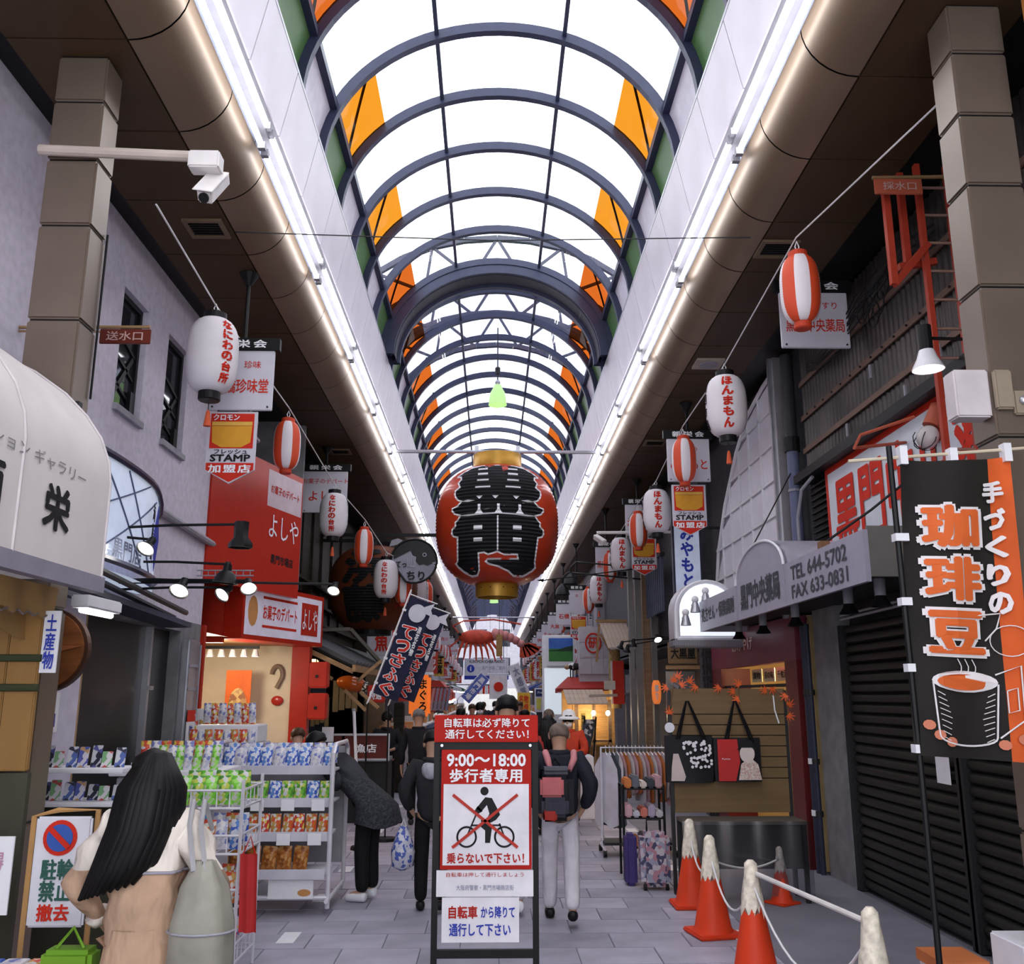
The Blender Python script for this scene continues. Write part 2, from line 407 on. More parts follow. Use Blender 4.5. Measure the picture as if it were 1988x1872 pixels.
# tie rods across the vault
for j, (y, z, lab) in enumerate(((17.4, 6.5, 'thin steel tie rod across the skylight above the giant red lantern'), (45, 5.55, 'far thin steel rod spanning the arcade above the lobster'))):
    tag(MB().tube([(XC - 1.97, y, z), (XC + 1.97, y, z)], .035, 8).build('tie_rod', STEEL, None), lab, 'rod')
# ================================================================ LEFT SIDE
def obox(m, c, u, w, t, z0, z1):                                 # upright box: centre line c(x,y), direction u(x,y), length w, thickness t
    u = Vector((u[0], u[1], 0)).normalized(); n = Vector((u.y, -u.x, 0)); c = Vector((c[0], c[1], 0))
    P = [c - u * w / 2 + n * t / 2, c + u * w / 2 + n * t / 2, c + u * w / 2 - n * t / 2, c - u * w / 2 - n * t / 2]
    return m.add([p + EZ * z0 for p in P] + [p + EZ * z1 for p in P], [(3, 2, 1, 0), (4, 5, 6, 7), (0, 1, 5, 4), (1, 2, 6, 5), (2, 3, 7, 6), (3, 0, 4, 7)])
def ring2(w, h, b): return [(-w / 2, -h / 2), (w / 2, -h / 2), (w / 2, h / 2), (-w / 2, h / 2)]
def rectframe(m, P, u, v, w, h, b, t):                            # four bars round a rectangle
    P = Vector(P); u = Vector(u); v = Vector(v)
    for (cx, cy, ww, hh) in ((0, h / 2 - b / 2, w, b), (0, -h / 2 + b / 2, w, b), (w / 2 - b / 2, 0, b, h - 2 * b), (-w / 2 + b / 2, 0, b, h - 2 * b)):
        m.prism([(cx - ww / 2, cy - hh / 2), (cx + ww / 2, cy - hh / 2), (cx + ww / 2, cy + hh / 2), (cx - ww / 2, cy + hh / 2)], P, u, v, t)
    return m
def rect(m, P, u, v, w, h, t): return m.prism(ring2(w, h, 0), P, u, v, t)
stucco = M('lavender_stucco', (.6, .55, .64), .9, var=.1, scale=14, bump=.5)
concrete = M('grey_concrete', (.2, .195, .21), .85, var=.2, scale=5, bump=.3)
wl = sroot('wall_left', (-3.5, 5, 0))
m = MB()
for a, b, c, d in ((-2, 8.0, 2.7, 6.2), (8.62, 9.2, 2.7, 6.2), (9.86, 11.0, 2.7, 6.2), (8.0, 8.62, 2.7, 4.45), (8.0, 8.62, 5.58, 6.2), (9.2, 9.86, 2.7, 4.45), (9.2, 9.86, 5.6, 6.2)):
    m.box(-3.65, -3.4, a, b, c, d)
m.build('upper_wall', stucco, wl)
m = MB(); m.box(-3.65, -3.4, -2, 7.9, 0, 2.7); m.build('shop_wall', M('pale_lavender_wall', (.6, .56, .68), .7, bump=.1), wl)
m = MB(); m.box(-3.65, -3.4, 10.3, 11.0, 0, 2.7); m.box(-3.65, -3.4, 7.9, 10.3, 2.58, 2.7); m.box(-4.6, -3.65, 10.9, 11.0, 0, 6.2); m.build('concrete_wall', concrete, wl)
MB().box(-5.2, -5.0, -2, 90, 0, 7.5).build('rear_wall', M('dark_interior', (.03, .028, .028), .9), wl)
MB().box(-5.0, -3.66, -2, -1.8, 0, 7.5).build('end_wall', concrete, wl)
MB().tube([(-3.36, 7.0, 3.78), (-3.36, 11.2, 3.66)], .04, 8).build('ledge_pipe', GREYP, wl)
glassdark = M('dark_window_glass', (.02, .022, .03), .04, 0)
for j, (a, b, z0, z1) in enumerate(((8.0, 8.62, 4.45, 5.58), (9.2, 9.86, 4.45, 5.6))):
    w = sroot('window_%d' % (j + 1), (-3.45, (a + b) / 2, z0))
    rectframe(MB(), (-3.46, (a + b) / 2, (z0 + z1) / 2), EY, EZ, b - a, z1 - z0, .05, .06).build('window_frame', BLACK, w)
    MB().box(-3.5, -3.49, a + .05, b - .05, z0 + .05, z1 - .05).build('pane', glassdark, w)
    MB().box(-3.5, -3.36, a - .02, b + .02, z0 - .06, z0).build('window_sill', M('grey_sill', (.3, .29, .33), .6), w)
    MB().box(-3.48, -3.44, b - .16, b - .06, z0 + .06, z0 + .26).build('lock_box', BLACK, w)
    m = MB()
    for zz in (.3, .55, .78): m.bar((-3.482, a + .06, z0 + zz), (-3.482, b - .06, z0 + zz - .16), .02, .03)
    m.bar((-3.482, a + .1, z0 + .1), (-3.482, b - .1, z0 + .6), .02, .05); m.build('inner_brace', BLACK, w)
d = sroot('door_1', (-3.5, 9.1, 0))
dm = M('charcoal_door_sheet', (.016, .018, .019), .35, .3)
MB().box(-3.6, -3.52, 7.95, 9.6, 0, 2.58).build('door_leaf', dm, d); MB().box(-3.6, -3.52, 9.66, 10.3, 0, 2.58).build('door_leaf', dm, d)
MB().box(-3.6, -3.46, 9.6, 9.66, 0, 2.58).build('door_mullion', STEEL, d); MB().box(-3.6, -3.42, 7.9, 7.98, 0, 2.58).build('door_jamb', M('tan_jamb', (.4, .26, .14), .5), d)
MB().box(-3.47, -3.42, 9.585, 9.675, 1.95, 1.99).build('door_latch', STEEL, d)
t = thing('steel_duct', 'brushed steel box duct on the concrete wall beside the red shop', 'duct', (-3.36, 10.55, 1.2)); MB().bevbox(-3.4, -3.3, 10.35, 10.72, .2, 2.5, .02).build('duct_body', STEEL, t)
MB().box(-3.3, -3.29, 10.35, 10.72, 1.95, 1.98).build('band', GREYP, t); MB().box(-3.3, -3.29, 10.35, 10.72, 2.2, 2.23).build('band', GREYP, t)
MB().tube([(-3.28, 10.66, 2.45), (-3.28, 10.66, 1.7), (-3.3, 10.6, 1.66)], .012, 6).build('hook_wire', GREYP, t)
t = thing('wall_notice', 'white notice with red heading taped on the steel duct', 'notice', (-3.285, 10.5, 1.25))
MB().box(-3.292, -3.284, 10.38, 10.66, 1.2, 1.62).build('sheet', WHITE, t); MB().box(-3.284, -3.282, 10.38, 10.66, 1.62, 1.74).build('heading', INKR, t)
txt(vert('防火扉'), (-3.284, 10.52, 1.41), EY, EZ, .12, .34, INKB, t, .01)
tag(MB().box(-3.292, -3.284, 10.4, 10.66, .85, 1.1).build('small_notice', WHITE, None), 'small white paper notice low on the steel duct', 'notice')
# clad column
def column(name, label, x0, x1, y0, y1, sides):
    t = thing(name, label, 'column', ((x0 + x1) / 2, y0, 0))
    pm = M('taupe_column_cladding', (.19, .145, .115), .34, .4, var=.1, scale=2)
    MB().box(x0 + .015, x1 - .015, y0 + .015, y1 - .015, 0, 6.1).build('core', BLACK, t)
    z = 0; zs = [0, 1.2, 2.4, 3.3, 4.2, 4.85, 5.32, 5.75, 6.095]
    for a, b in zip(zs, zs[1:]):
        MB().bevbox(x0, x1, y0, y1, a + .006, b - .006, .012).build('cladding_panel', pm, t)
    return t
ct = column('clad_column', 'taupe panel clad arcade column above the white awning', -2.93, -2.60, 5.5, 5.75, 1)
MB().tube([(-2.585, 5.73, 4.9), (-2.585, 5.73, 3.75)], .008, 6).build('cable', BLACK, ct)
MB().box(-2.6, -2.57, 5.55, 5.6, 3.62, 3.68).build('junction', DARK, ct)
# camera on its arm
t = thing('security_camera', 'white security camera hanging from a pipe arm on the left column', 'camera', (-2.0, 5.45, 5.35)); wp = M('ivory_camera_plastic', (.7, .66, .66), .4)
MB().tube([(-2.96, 5.46, 5.36), (-1.86, 5.46, 5.32)], .035, 10).build('arm', M('cream_pipe', (.5, .42, .38), .4), t)
MB().bevbox(-1.98, -1.78, 5.40, 5.52, 5.22, 5.34, .01).build('mount_head', wp, t)
R = Matrix.Rotation(math.radians(-58), 4, 'X') ; c0 = Vector((-1.83, 5.5, 5.13))
b = MB().bevbox(-.05, .05, -.17, .17, -.045, .045, .012); b.xf(Matrix.Translation(c0) @ Matrix.Rotation(math.radians(8), 4, 'Y') @ Matrix.Rotation(math.radians(52), 4, 'X')); cb = b.build('camera_body', wp, t)
b = MB().lathe([(.03, 0), (.034, .02)], n=12); b.xf(Matrix.Translation(c0) @ Matrix.Rotation(math.radians(8), 4, 'Y') @ Matrix.Rotation(math.radians(52), 4, 'X') @ Matrix.Translation((0, -.17, 0)) @ Matrix.Rotation(PI / 2, 4, 'X')); b.build('lens', BLACK, cb)
b = MB().bevbox(-.065, .065, -.2, .13, .05, .058, .003); b.xf(Matrix.Translation(c0) @ Matrix.Rotation(math.radians(8), 4, 'Y') @ Matrix.Rotation(math.radians(52), 4, 'X')); b.build('sun_shield', wp, t)
# hydrant plate on bracket
t = thing('hydrant_sign', 'small dark red plate reading 送水口 on a bracket by the stucco wall', 'sign', (-2.75, 6.3, 4.3))
MB().tube([(-3.4, 6.3, 4.47), (-2.47, 6.3, 4.48)], .012, 6).build('bracket', M('brass_rod', (.4, .25, .12), .4, .5), t)
MB().tube([(-3.4, 6.3, 4.44), (-2.8, 6.3, 4.44)], .008, 6).build('bracket', M('brass_rod'), t)
MB().bevbox(-2.82, -2.46, 6.29, 6.31, 4.35, 4.46, .004).build('plate', M('maroon_enamel', (.12, .02, .012), .4), t); txt('送水口', (-2.64, 6.288, 4.405), EX, EZ, .26, .07, M('dull_pink_ink', (.5, .32, .3), .6), t, .01)
# vents in the soffits
for x, y, lab in ((-2.65, 7.86, 'dark square ceiling vent in the left soffit near the column'), (2.72, 8.15, 'dark square ceiling vent in the right soffit behind the striped lantern'), (-2.7, 15.9, 'far dark ceiling vent in the left soffit'), (2.75, 15.2, 'dark ceiling vent in the right soffit beyond the speaker grille')):
    t = thing('ceiling_vent', lab, 'vent', (x, y, 6.07))
    rectframe(MB(), (x, y, 6.075), EX, -EY, .36, .34, .04, .025).build('frame', M('brown_vent_frame', (.16, .11, .07), .5), t)
    for k in range(6): MB().box(x - .14, x + .14, y - .13 + k * .045, y - .115 + k * .045, 6.085, 6.098).build('slat', BLACK, t)
t = thing('ceiling_speaker', 'pale square ceiling speaker with round grille in the right soffit', 'speaker', (2.78, 11.3, 6.06)); MB().box(2.6, 2.96, 11.14, 11.48, 6.07, 6.1).build('plate', M('beige_plate', (.42, .36, .3), .5), t); MB().lathe([(.12, 0), (.12, .02)], (2.78, 11.3, 6.055), 20).build('grille', GREYP, t)
# ---------------------------------------------------------------- white round awning and stall
t = thing('round_awning', 'white round topped shop awning lettered 栄 beside the left column', 'awning', (-2.8, 4, 2.5)); canv = M('white_awning_canvas', (.72, .67, .66), .6, var=.05, scale=3)
prof = [(-2.28, 2.56), (-2.28, 3.12), (-2.30, 3.25), (-2.36, 3.4), (-2.46, 3.54), (-2.6, 3.68), (-2.8, 3.82), (-3.05, 3.94), (-3.38, 4.02)]
m = MB(); m.sweep(prof, 1.5, 5.45).rev(); m.build('canopy_skin', canv, t, smooth=True)
m = MB(); n = len(prof); m.add([(x, 5.45, z) for x, z in prof] + [(-3.38, 5.45, 2.56)], [tuple(range(n + 1))[::-1]]); m.build('end_skin', canv, t)
for y in (2.5, 3.45, 4.4, 5.43):
    m = MB(); m.tube([(x + .003, y, z + .004) for x, z in prof], .009, 5); m.build('seam', M('seam_tape', (.62, .56, .58), .6), t)
MB().box(-2.34, -2.27, 1.5, 5.47, 2.48, 2.57).build('bottom_rail', M('purple_grey_rail', (.28, .26, .33), .5), t)
txt('栄', (-2.28, 4.8, 2.85), EY, EZ, .30, .24, INKK, t, .035); txt('酒', (-2.28, 4.1, 2.85), EY, EZ, .30, .24, INKK, t, .035)
txt('ファッション ギャラリー', (-2.279, 4.42, 3.07), EY, EZ, 1.36, .075, M('grey_ink', (.25, .23, .25)), t, .0)
wood1 = MW('ochre_board', (.36, .2, .07), (.25, .13, .04), 4, .6, (1, 1, .15)); cloth1 = M('ochre_valance_cloth', (.42, .25, .1), .8, var=.08)
t = thing('scalloped_valance', 'ochre scalloped valance hanging under the white awning', 'valance', (-2.55, 4, 2.2))
for nm, x, zt, amp, y0, y1, mt in (('cloth', -2.5, 2.5, .035, 2, 5.4, cloth1), ('lower_cloth', -2.62, 2.44, .05, 2, 5.3, cloth1)):
    m = MB(); N = 68
    for i in range(N + 1):
        y = y0 + (y1 - y0) * i / N; ph = y * 2 * PI / (.16 if nm == 'cloth' else .42)
        m.v += [Vector((x, y, zt)), Vector((x + .02 * math.sin(ph * .5), y, zt - (.15 if nm == 'cloth' else .19) - amp * abs(math.sin(ph / 2))))]
    m.f = [[2 * i, 2 * i + 2, 2 * i + 3, 2 * i + 1] for i in range(N)]; m.mi = [0] * N; m.build(nm, mt, t, smooth='all')
MB().tube([(-2.495, 2, 2.37)] + [(-2.49, 2 + 3.4 * i / 60, 2.34 - .02 * (i % 2)) for i in range(61)], .006, 5).build('piping', M('grey_piping', (.25, .2, .2), .6), t)
t = thing('stall_board', 'ochre stall board bound with two dark ropes under the awning', 'panel', (-3.0, 5.3, 0))
for k in range(5): MB().bevbox(-3.37 + k * .172, -3.202 + k * .172, 5.28, 5.32, 1.5, 2.4, .006).build('board', wood1, t)
MB().box(-3.37, -2.5, 5.28, 5.32, 0, 1.49).build('plinth', M('dark_olive_plinth', (.06, .058, .04), .7), t)
for z in (2.10, 1.94): MB().tube([(-3.38, 5.265, z), (-2.49, 5.265, z)], .02, 8).build('rope', M('dark_green_rope', (.05, .06, .03), .9), t)
t = thing('barrel_lid', 'round brown wooden barrel lid with a pointed cross on the pale wall', 'barrel', (-2.93, 6.3, 1.93)); bw = MW('barrel_wood', (.22, .075, .02), (.13, .04, .012), 3)
rl = Matrix.Rotation(PI / 2, 3, 'X')
MB().lathe([(.25, -.04), (.26, 0), (.25, .05)], (-2.94, 6.3, 2.19), 36, rl).build('disc', bw, t); MB().lathe([(.26, -.02), (.275, -.02), (.275, .04), (.26, .04)], (-2.94, 6.3, 2.19), 36, rl).build('rim', M('dark_rim', (.05, .02, .012), .5), t)
m = MB(); c = (-2.94, 6.24, 2.19)
star = [(.24 * (1 if k % 2 == 0 else .2) * math.cos(k * PI / 5 + .1), .24 * (1 if k % 2 == 0 else .2) * math.sin(k * PI / 5 + .1)) for k in range(10)]
m.prism(star, c, EX, EZ, .02); m.build('star', M('copper_relief', (.35, .11, .04), .4, .3), t)
t = thing('strip_sign', 'narrow white vertical strip sign with blue lettering beside the barrel lid', 'sign', (-2.44, 5.26, 2.0)); MB().box(-2.5, -2.41, 5.27, 5.28, 2.02, 2.36).build('plate', WHITE, t); txt(vert('土産物'), (-2.455, 5.268, 2.19), EX, EZ, .06, .3, INKB, t, .02)
t = thing('wall_poster', 'dark framed poster on the pale wall below the barrel lid', 'poster', (-3.39, 6.6, 1.68)); MB().box(-3.4, -3.385, 6.45, 6.85, 1.68, 1.98).build('frame', M('navy_frame', (.02, .025, .09), .4), t); MB().box(-3.385, -3.382, 6.52, 6.78, 1.73, 1.93).build('print', MVOR('poster_print', [(.6, .58, .66), (.1, .1, .3), (.5, .3, .1)], 14), t)
t = thing('round_sticker', 'small white paper with blue square on the pale wall', 'notice', (-3.39, 7.4, 1.6)); MB().box(-3.399, -3.393, 7.3, 7.55, 1.62, 1.92).build('sheet', WHITE, t); MB().box(-3.393, -3.391, 7.36, 7.5, 1.66, 1.76).build('blue_square', INKB, t)
t = thing('fluorescent_lamp_box', 'short white fluorescent lamp box glowing under the far awning corner', 'lamp', (-2.6, 6.2, 2.4)); MB().bevbox(-2.66, -2.54, 5.92, 6.45, 2.44, 2.52, .01).build('housing', WHITE, t); MB().bar((-2.62, 6.3, 2.5), (-3.42, 6.3, 2.75), .03).build('bracket', GREYP, t); MB().tube([(-2.6, 5.95, 2.425), (-2.6, 6.42, 2.425)], .018, 8).build('tube', M('lamp_box_glow', (1, 1, 1), .4, emit=9, ecol=(1, .97, .95)), t)
# ---------------------------------------------------------------- blue-white curved light box shop sign
t = thing('curved_sign', 'pale blue curved light box sign lettered 黒門店 on the stucco wall', 'sign', (-3.1, 7.7, 2.85)); lb = M('pale_blue_sign_face', (.5, .56, .76), .25, emit=.35, ecol=(.75, .85, 1))
def cx(y): return -3.38 + .42 * math.sqrt(max(0, 1 - ((y - 7.2) / 1.75) ** 2))
ys = [5.9 + i * (8.93 - 5.9) / 16 for i in range(17)]
ztop = lambda y: 3.72 - .20 * max(0, (y - 8.0)) ** 2 * 1.2
m = MB(); m.v = [Vector((cx(y), y, z)) for y in ys for z in (2.92, ztop(y))]; m.f = [[2 * i, 2 * i + 2, 2 * i + 3, 2 * i + 1] for i in range(16)]; m.mi = [0] * 16; m.build('face', lb, t, smooth='all')
nb = M('navy_sign_trim', (.02, .025, .07), .35, .3)
MB().tube([(cx(y) + .01, y, ztop(y)) for y in ys], .03, 6).build('top_trim', nb, t); MB().tube([(cx(y) + .01, y, 2.92) for y in ys], .03, 6).build('bottom_trim', nb, t)
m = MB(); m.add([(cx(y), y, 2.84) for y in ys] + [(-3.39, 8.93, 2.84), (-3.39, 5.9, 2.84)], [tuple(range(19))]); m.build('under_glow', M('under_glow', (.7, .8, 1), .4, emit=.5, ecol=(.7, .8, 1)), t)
for a, b in (((6.9, 2.95), (8.3, 3.6)), ((7.0, 3.6), (7.9, 2.95)), ((7.4, 3.68), (8.2, 2.95)), ((6.6, 3.2), (8.0, 3.68))):
    MB().tube([(cx(a[0] + (b[0] - a[0]) * i / 8) + .004, a[0] + (b[0] - a[0]) * i / 8, a[1] + (b[1] - a[1]) * i / 8) for i in range(9)], .008, 4).build('print_line', M('slate_line', (.1, .12, .22)), t)
txt('黒門店', (cx(7.5) + .01, 7.5, 3.03), (Vector((cx(7.9) - cx(7.1), .8, 0))).normalized(), EZ, .68, .16, M('slate_ink', (.2, .22, .33)), t, .02)
u = Vector((cx(8.5) - cx(8.2), .3, 0)).normalized()
m = MB(); m.prism([(0, -.3), (.16, 0), (0, .3), (-.16, 0)], Vector((cx(8.35), 8.35, 3.28)) + u.cross(EZ) * .02, u, EZ, .004); m.build('diamond_mark', INKB, t)
txt(vert('海産物'), (cx(8.1), 8.1, 3.3), u, EZ, .13, .5, INKK, t, .03, off=.03)
t = thing('awning_frame', 'folded black steel awning frame below the curved blue sign', 'frame', (-3.1, 8, 2.55))
for dx, dz in ((0, 0), (.1, .05), (.22, .1)): MB().tube([(-3.35 + dx + .25, 6.2, 2.80 + dz * .4), (-3.35 + dx, 9.6, 2.62 + dz)], .028, 6).build('rail', DARK, t)
MB().bar((-3.2, 6.2, 2.72), (-3.25, 9.7, 2.6), .3, .05).build('cassette', M('slate_cassette', (.05, .055, .085), .5), t)
# ---------------------------------------------------------------- clip lamps on arms
lampon = M('warm_lamp_glow', (1, 1, 1), .4, emit=14, ecol=(1, .95, .85))
def armlamp(label, a, b, tilt=0, size=.09, on=True, group=None, shade='cone'):
    t = thing('arm_lamp', label, 'lamp', b)
    MB().tube([a, ((a[0] + b[0]) / 2, (a[1] + b[1]) / 2, (a[2] + b[2]) / 2 + .01), b], .011, 6).build('arm', BLACK, t)
    Rm = Matrix.Rotation(tilt, 3, 'Y') @ Matrix.Rotation(math.radians(-42 if on else 0), 3, 'X'); c = Vector(b); s = size
    if shade == 'cone': pr = [(s * .42, .0), (s * .45, -s * .9), (s * .6, -s * 1.0), (s, -s * 1.7), (s * .97, -s * 1.7), (s * .55, -s * 1.0)]
    elif shade == 'dome': pr = [(s * .3, .0), (s * .35, -s * .5), (s * .7, -s * .8), (s, -s * 1.5), (s * .96, -s * 1.5), (s * .6, -s * .9)]
    else: pr = [(s * .6, .02), (s * .6, -s * 1.1), (s * 1.0, -s * 1.6), (s * 1.0, -s * 1.95), (s * .95, -s * 1.95), (s * .5, -s)]
    MB().lathe(pr, c, 6 if shade == 'box' else 18, Rm, close=False).build('shade', BLACK if on != 'chrome' else STEEL, t, smooth=True)
    if on: MB().lathe([(s * .85, -s * 1.55), (s * .6, -s * 1.3), (s * .05, -s * 1.25)], c, 14, Rm).build('bulb', lampon, t)
    MB().lathe([(.02, -.03), (.025, .02)], c, 8).build('knuckle', DARK, t)
    return t
armlamp('lit black spot lamp under the lettering of the curved sign', (-3.2, 7.5, 3.15), (-2.76, 7.5, 3.13), .25, .075)
armlamp('unlit square black flood lamp on a long arm before the red billboard', (-3.2, 7.5, 3.22), (-2.05, 7.5, 3.26), 0, .1, False, shade='box')
armlamp('unlit black dome lamp below the square flood lamp', (-3.2, 8, 3.02), (-2.28, 8, 3.0), .1, .11, False, shade='dome')
armlamp('lit spot lamp left of the red shop, largest of three in a row', (-3.2, 8, 2.86), (-2.64, 8, 2.86), .12, .085)
armlamp('lit spot lamp tilted left in front of the red sign end', (-3.2, 8, 2.78), (-2.25, 8, 2.8), .55, .07)
armlamp('lit spot lamp tilted right in front of the white sweet shop sign', (-3.2, 8, 2.85), (-2.10, 8, 2.86), -.35, .07)
armlamp('lit spot lamp at the arm end before the dark round lantern', (-3.2, 8, 2.84), (-1.35, 8, 2.83), .1, .055)
t = thing('ladder_bracket', 'small steel ladder shaped bracket on the wall beside the red billboard', 'bracket', (-3.3, 10.6, 3.2))
for z in (3.3, 3.24): MB().tube([(-3.4, 10.7, z), (-2.75, 10.7, z)], .008, 5).build('rail', GREYP, t)
for k in range(8): MB().tube([(-3.35 + k * .08, 10.7, 3.24), (-3.35 + k * .08, 10.7, 3.3)], .006, 4).build('rung', GREYP, t)
# ---------------------------------------------------------------- red sweet shop
UD = Vector((.63, 2.2, 0)).normalized(); ND = UD.cross(EZ)
redg = M('glossy_red_sign', (.46, .03, .018), .22, var=.06); redd = M('red_shop_paint', (.4, .02, .008), .4, var=.1)
t = thing('red_billboard', 'tall glossy red billboard of the sweet shop lettered よしや', 'billboard', (-3.1, 12, 3.2))
a = Vector((-3.42, 10.93, 0)); b = Vector((-2.77, 13.13, 0)); L = (b - a).length
m = MB(); obox(m, ((a + b) / 2)[:2], UD[:2], L, .08, 3.22, 4.95); m.build('board', redg, t)
P0 = a + ND * .04
def at(s, z): return P0 + UD * s + EZ * z
m = MB(); rect(m, at(L - .5, 4.62) + ND * .01, UD, EZ, .95, .5, .012); m.build('white_band', M('pinkish_white_panel', (.62, .5, .56), .25), t)
txt('お菓子のデパート', at(L - .5, 4.62), UD, EZ, .8, .12, INKR, t, .01, off=.015)
m = MB(); rect(m, at(L - .5, 4.12) + ND * .008, UD, EZ, .95, .48, .01); m.build('red_band', M('bright_red_panel', (.6, .06, .03), .25), t)
txt('よしや', at(L - .5, 4.12), UD, EZ, .82, .32, INKW, t, .0, off=.02)
m = MB(); rect(m, at(L - .5, 3.68) + ND * .008, UD, EZ, .7, .28, .01); m.build('white_plate', M('pinkish_white_panel'), t); txt('黒門市場店', at(L - .5, 3.68), UD, EZ, .62, .13, INKK, t, .02, off=.012)
for s, z, r1, mt in ((.45, 4.15, .3, 'pale_pink_print'), (.95, 4.3, .26, 'pale_pink_print'), (1.2, 3.75, .16, 'peach_print')):
    m = MB(); m.prism([(r1 * .8 * math.cos(q * PI / 8), r1 * (1.25 if math.sin(q * PI / 8) < 0 else 1) * math.sin(q * PI / 8)) for q in range(16)], at(s, z) + ND * .006, UD, EZ, .004)
    m.build('plain_print_patch', M(mt, (.62, .22, .18) if mt[1] == 'a' else (.65, .35, .25), .3), t)
t = thing('sweet_shop_sign', 'long white and red light box sign reading お菓子のデパート よしや', 'sign', (-3.1, 13, 2.6))
a = Vector((-3.38, 12.0, 0)); b = Vector((-2.74, 14.2, 0)); L = (b - a).length; P0 = a + ND * .2
m = MB(); obox(m, ((a + b) / 2)[:2], UD[:2], L, .4, 2.60, 3.34); m.build('box', redd, t)
m = MB(); rect(m, at(L / 2, 2.97) + ND * .006, UD, EZ, L - .12, .62, .01); m.build('face', M('white_sign_face', (.6, .56, .68), .2, emit=.12, ecol=(.9, .85, 1)), t)
txt('お菓子のデパート', at(.98, 2.98), UD, EZ, .95, .2, INKR, t, .02, off=.012)
for z in (3.17, 2.79): m = MB(); rect(m, at(.98, z) + ND * .01, UD, EZ, .95, .035, .004); m.build('red_rule', INKR, t)
for k in range(3): m = MB(); rect(m, at(1.68 + k * .17, 2.97) + ND * .012, UD, EZ, .165, .46, .006); m.build('red_tile', redg, t)
txt('よしや', at(1.85, 2.97), UD, EZ, .46, .3, INKW, t, .0, off=.016)
m = MB(); m.prism([(.12 * math.cos(q * PI / 6), .2 * math.sin(q * PI / 6)) for q in range(12)], at(.25, 2.97) + ND * .012, UD, EZ, .004); m.build('plain_print_patch', M('orange_print', (.6, .28, .1), .4), t)
MB().box(-3.85, -3.42, 11.95, 12.05, 2.55, 3.4).build('end_panel', redd, t)
# shop front
ws = sroot('wall_left_sweetshop', (-3.4, 13, 0)); cream = M('cream_shop_wall', (.72, .6, .42), .5, var=.05)
MB().box(-3.42, -3.36, 11.02, 11.1, 0, 2.7).build('red_jamb', redd, ws)
MB().box(-5, -2.98, 14.2, 14.3, 0, 2.62).build('cream_wall', cream, ws); MB().box(-2.98, -2.72, 14.1, 14.3, 0, 2.62).build('red_post', redd, ws)
MB().box(-5, -3.0, 14.3, 14.4, 2.62, 6.2).build('dark_side', concrete, ws); MB().box(-5, -4.9, 11, 14.2, 0, 2.62).build('inner_wall', cream, ws)
m = MB(); m.add([(-5, 11.05, 2.62), (-3.36, 11.05, 2.62), (-3.36, 12.0, 2.62), (-2.76, 14.2, 2.62), (-5, 14.2, 2.62)], [(0, 1, 2, 3, 4)]); m.build('shop_ceiling', MW('warm_wood_ceiling', (.5, .28, .12), (.4, .2, .08), 3), ws)
m = MB(); m.add([(-5, 11.05, 3.4), (-3.36, 11.05, 3.4), (-2.7, 14.3, 3.4), (-5, 14.3, 3.4)], [(0, 1, 2, 3)]); m.build('roof_slab', DARK, ws)
t = thing('track_light', 'ceiling track with small white spots inside the red sweet shop', 'lamp', (-3.7, 13.4, 2.5)); MB().box(-4.2, -3.3, 13.38, 13.42, 2.54, 2.58).build('track', BLACK, t)
for k in range(6):
    x = -4.15 + k * .16; s = MB().lathe([(.03, 0), (.055, -.1), (.05, -.1), (.02, -.02)], (x, 13.4, 2.53), 10, close=False).build('spot', WHITE, t); MB().lathe([(.045, -.09), (.01, -.06)], (x, 13.4, 2.53), 10).build('bulb', M('spot_glow', (1, 1, 1), .4, emit=25, ecol=(1, .93, .8)), s)
li = bpy.data.lights.new('shop_glow', 'POINT'); li.energy = 50; li.color = (1, .9, .74); li.shadow_soft_size = .15; lo_ = bpy.data.objects.new('shop_light', li); COL.objects.link(lo_); lo_.parent = t; lo_.location = (.05, -.95, -.2)
t = thing('ramen_banner', 'orange hanging banner with an oval bowl picture inside the sweet shop', 'banner', (-3.6, 13.7, 1)); MB().box(-3.82, -3.46, 13.7, 13.71, .95, 2.25).build('cloth', M('orange_banner_cloth', (.62, .12, .02), .6), t)
m = MB(); m.prism([(.13 * math.cos(q * PI / 10), .25 * math.sin(q * PI / 10)) for q in range(20)], (-3.64, 13.694, 1.75), EX, EZ, .004); o = m.build('bowl_print', MVOR('bowl_print', [(.45, .25, .1), (.6, .4, .15), (.3, .12, .05)], 18), t)
m = MB(); m.prism([(.15 * math.cos(PI + q * PI / 10), .28 * math.sin(PI + q * PI / 10)) for q in range(11)], (-3.64, 13.697, 1.72), EX, EZ, .003); m.build('white_crescent', INKW, t)
t = thing('question_board', 'cut out wall ornament shaped like a question mark over red candy', 'ornament', (-3.2, 14.15, 1.6))
pts = [(.08 * math.cos(a), .12 * math.sin(a)) for a in [PI - i * 1.25 * PI / 10 for i in range(11)]]
MB().tube([(-3.2 + x, 14.17, 2.2 + z) for x, z in pts] + [(-3.2, 14.17, 2.0)], .035, 8).build('hook', M('taupe_board', (.25, .17, .12), .5), t)
MB().ell((-3.18, 14.17, 1.82), (.09, .03, .07)).build('red_candy', redg, t)
for j, (x, lab) in enumerate(((-2.82, 'upper red switch box on the sweet shop post'), (-2.82, 'lower red switch box on the sweet shop post'))):
    z = 2.0 if j == 0 else 1.55
    t = thing('red_switch_box', lab, 'box', (-2.6, 14.0, z)); MB().bevbox(-2.70, -2.42, 14.0, 14.2, z, z + .38, .02).build('body', redd, t); MB().box(-2.6, -2.56, 13.985, 14.0, z + .15, z + .19).build('knob', BLACK, t)
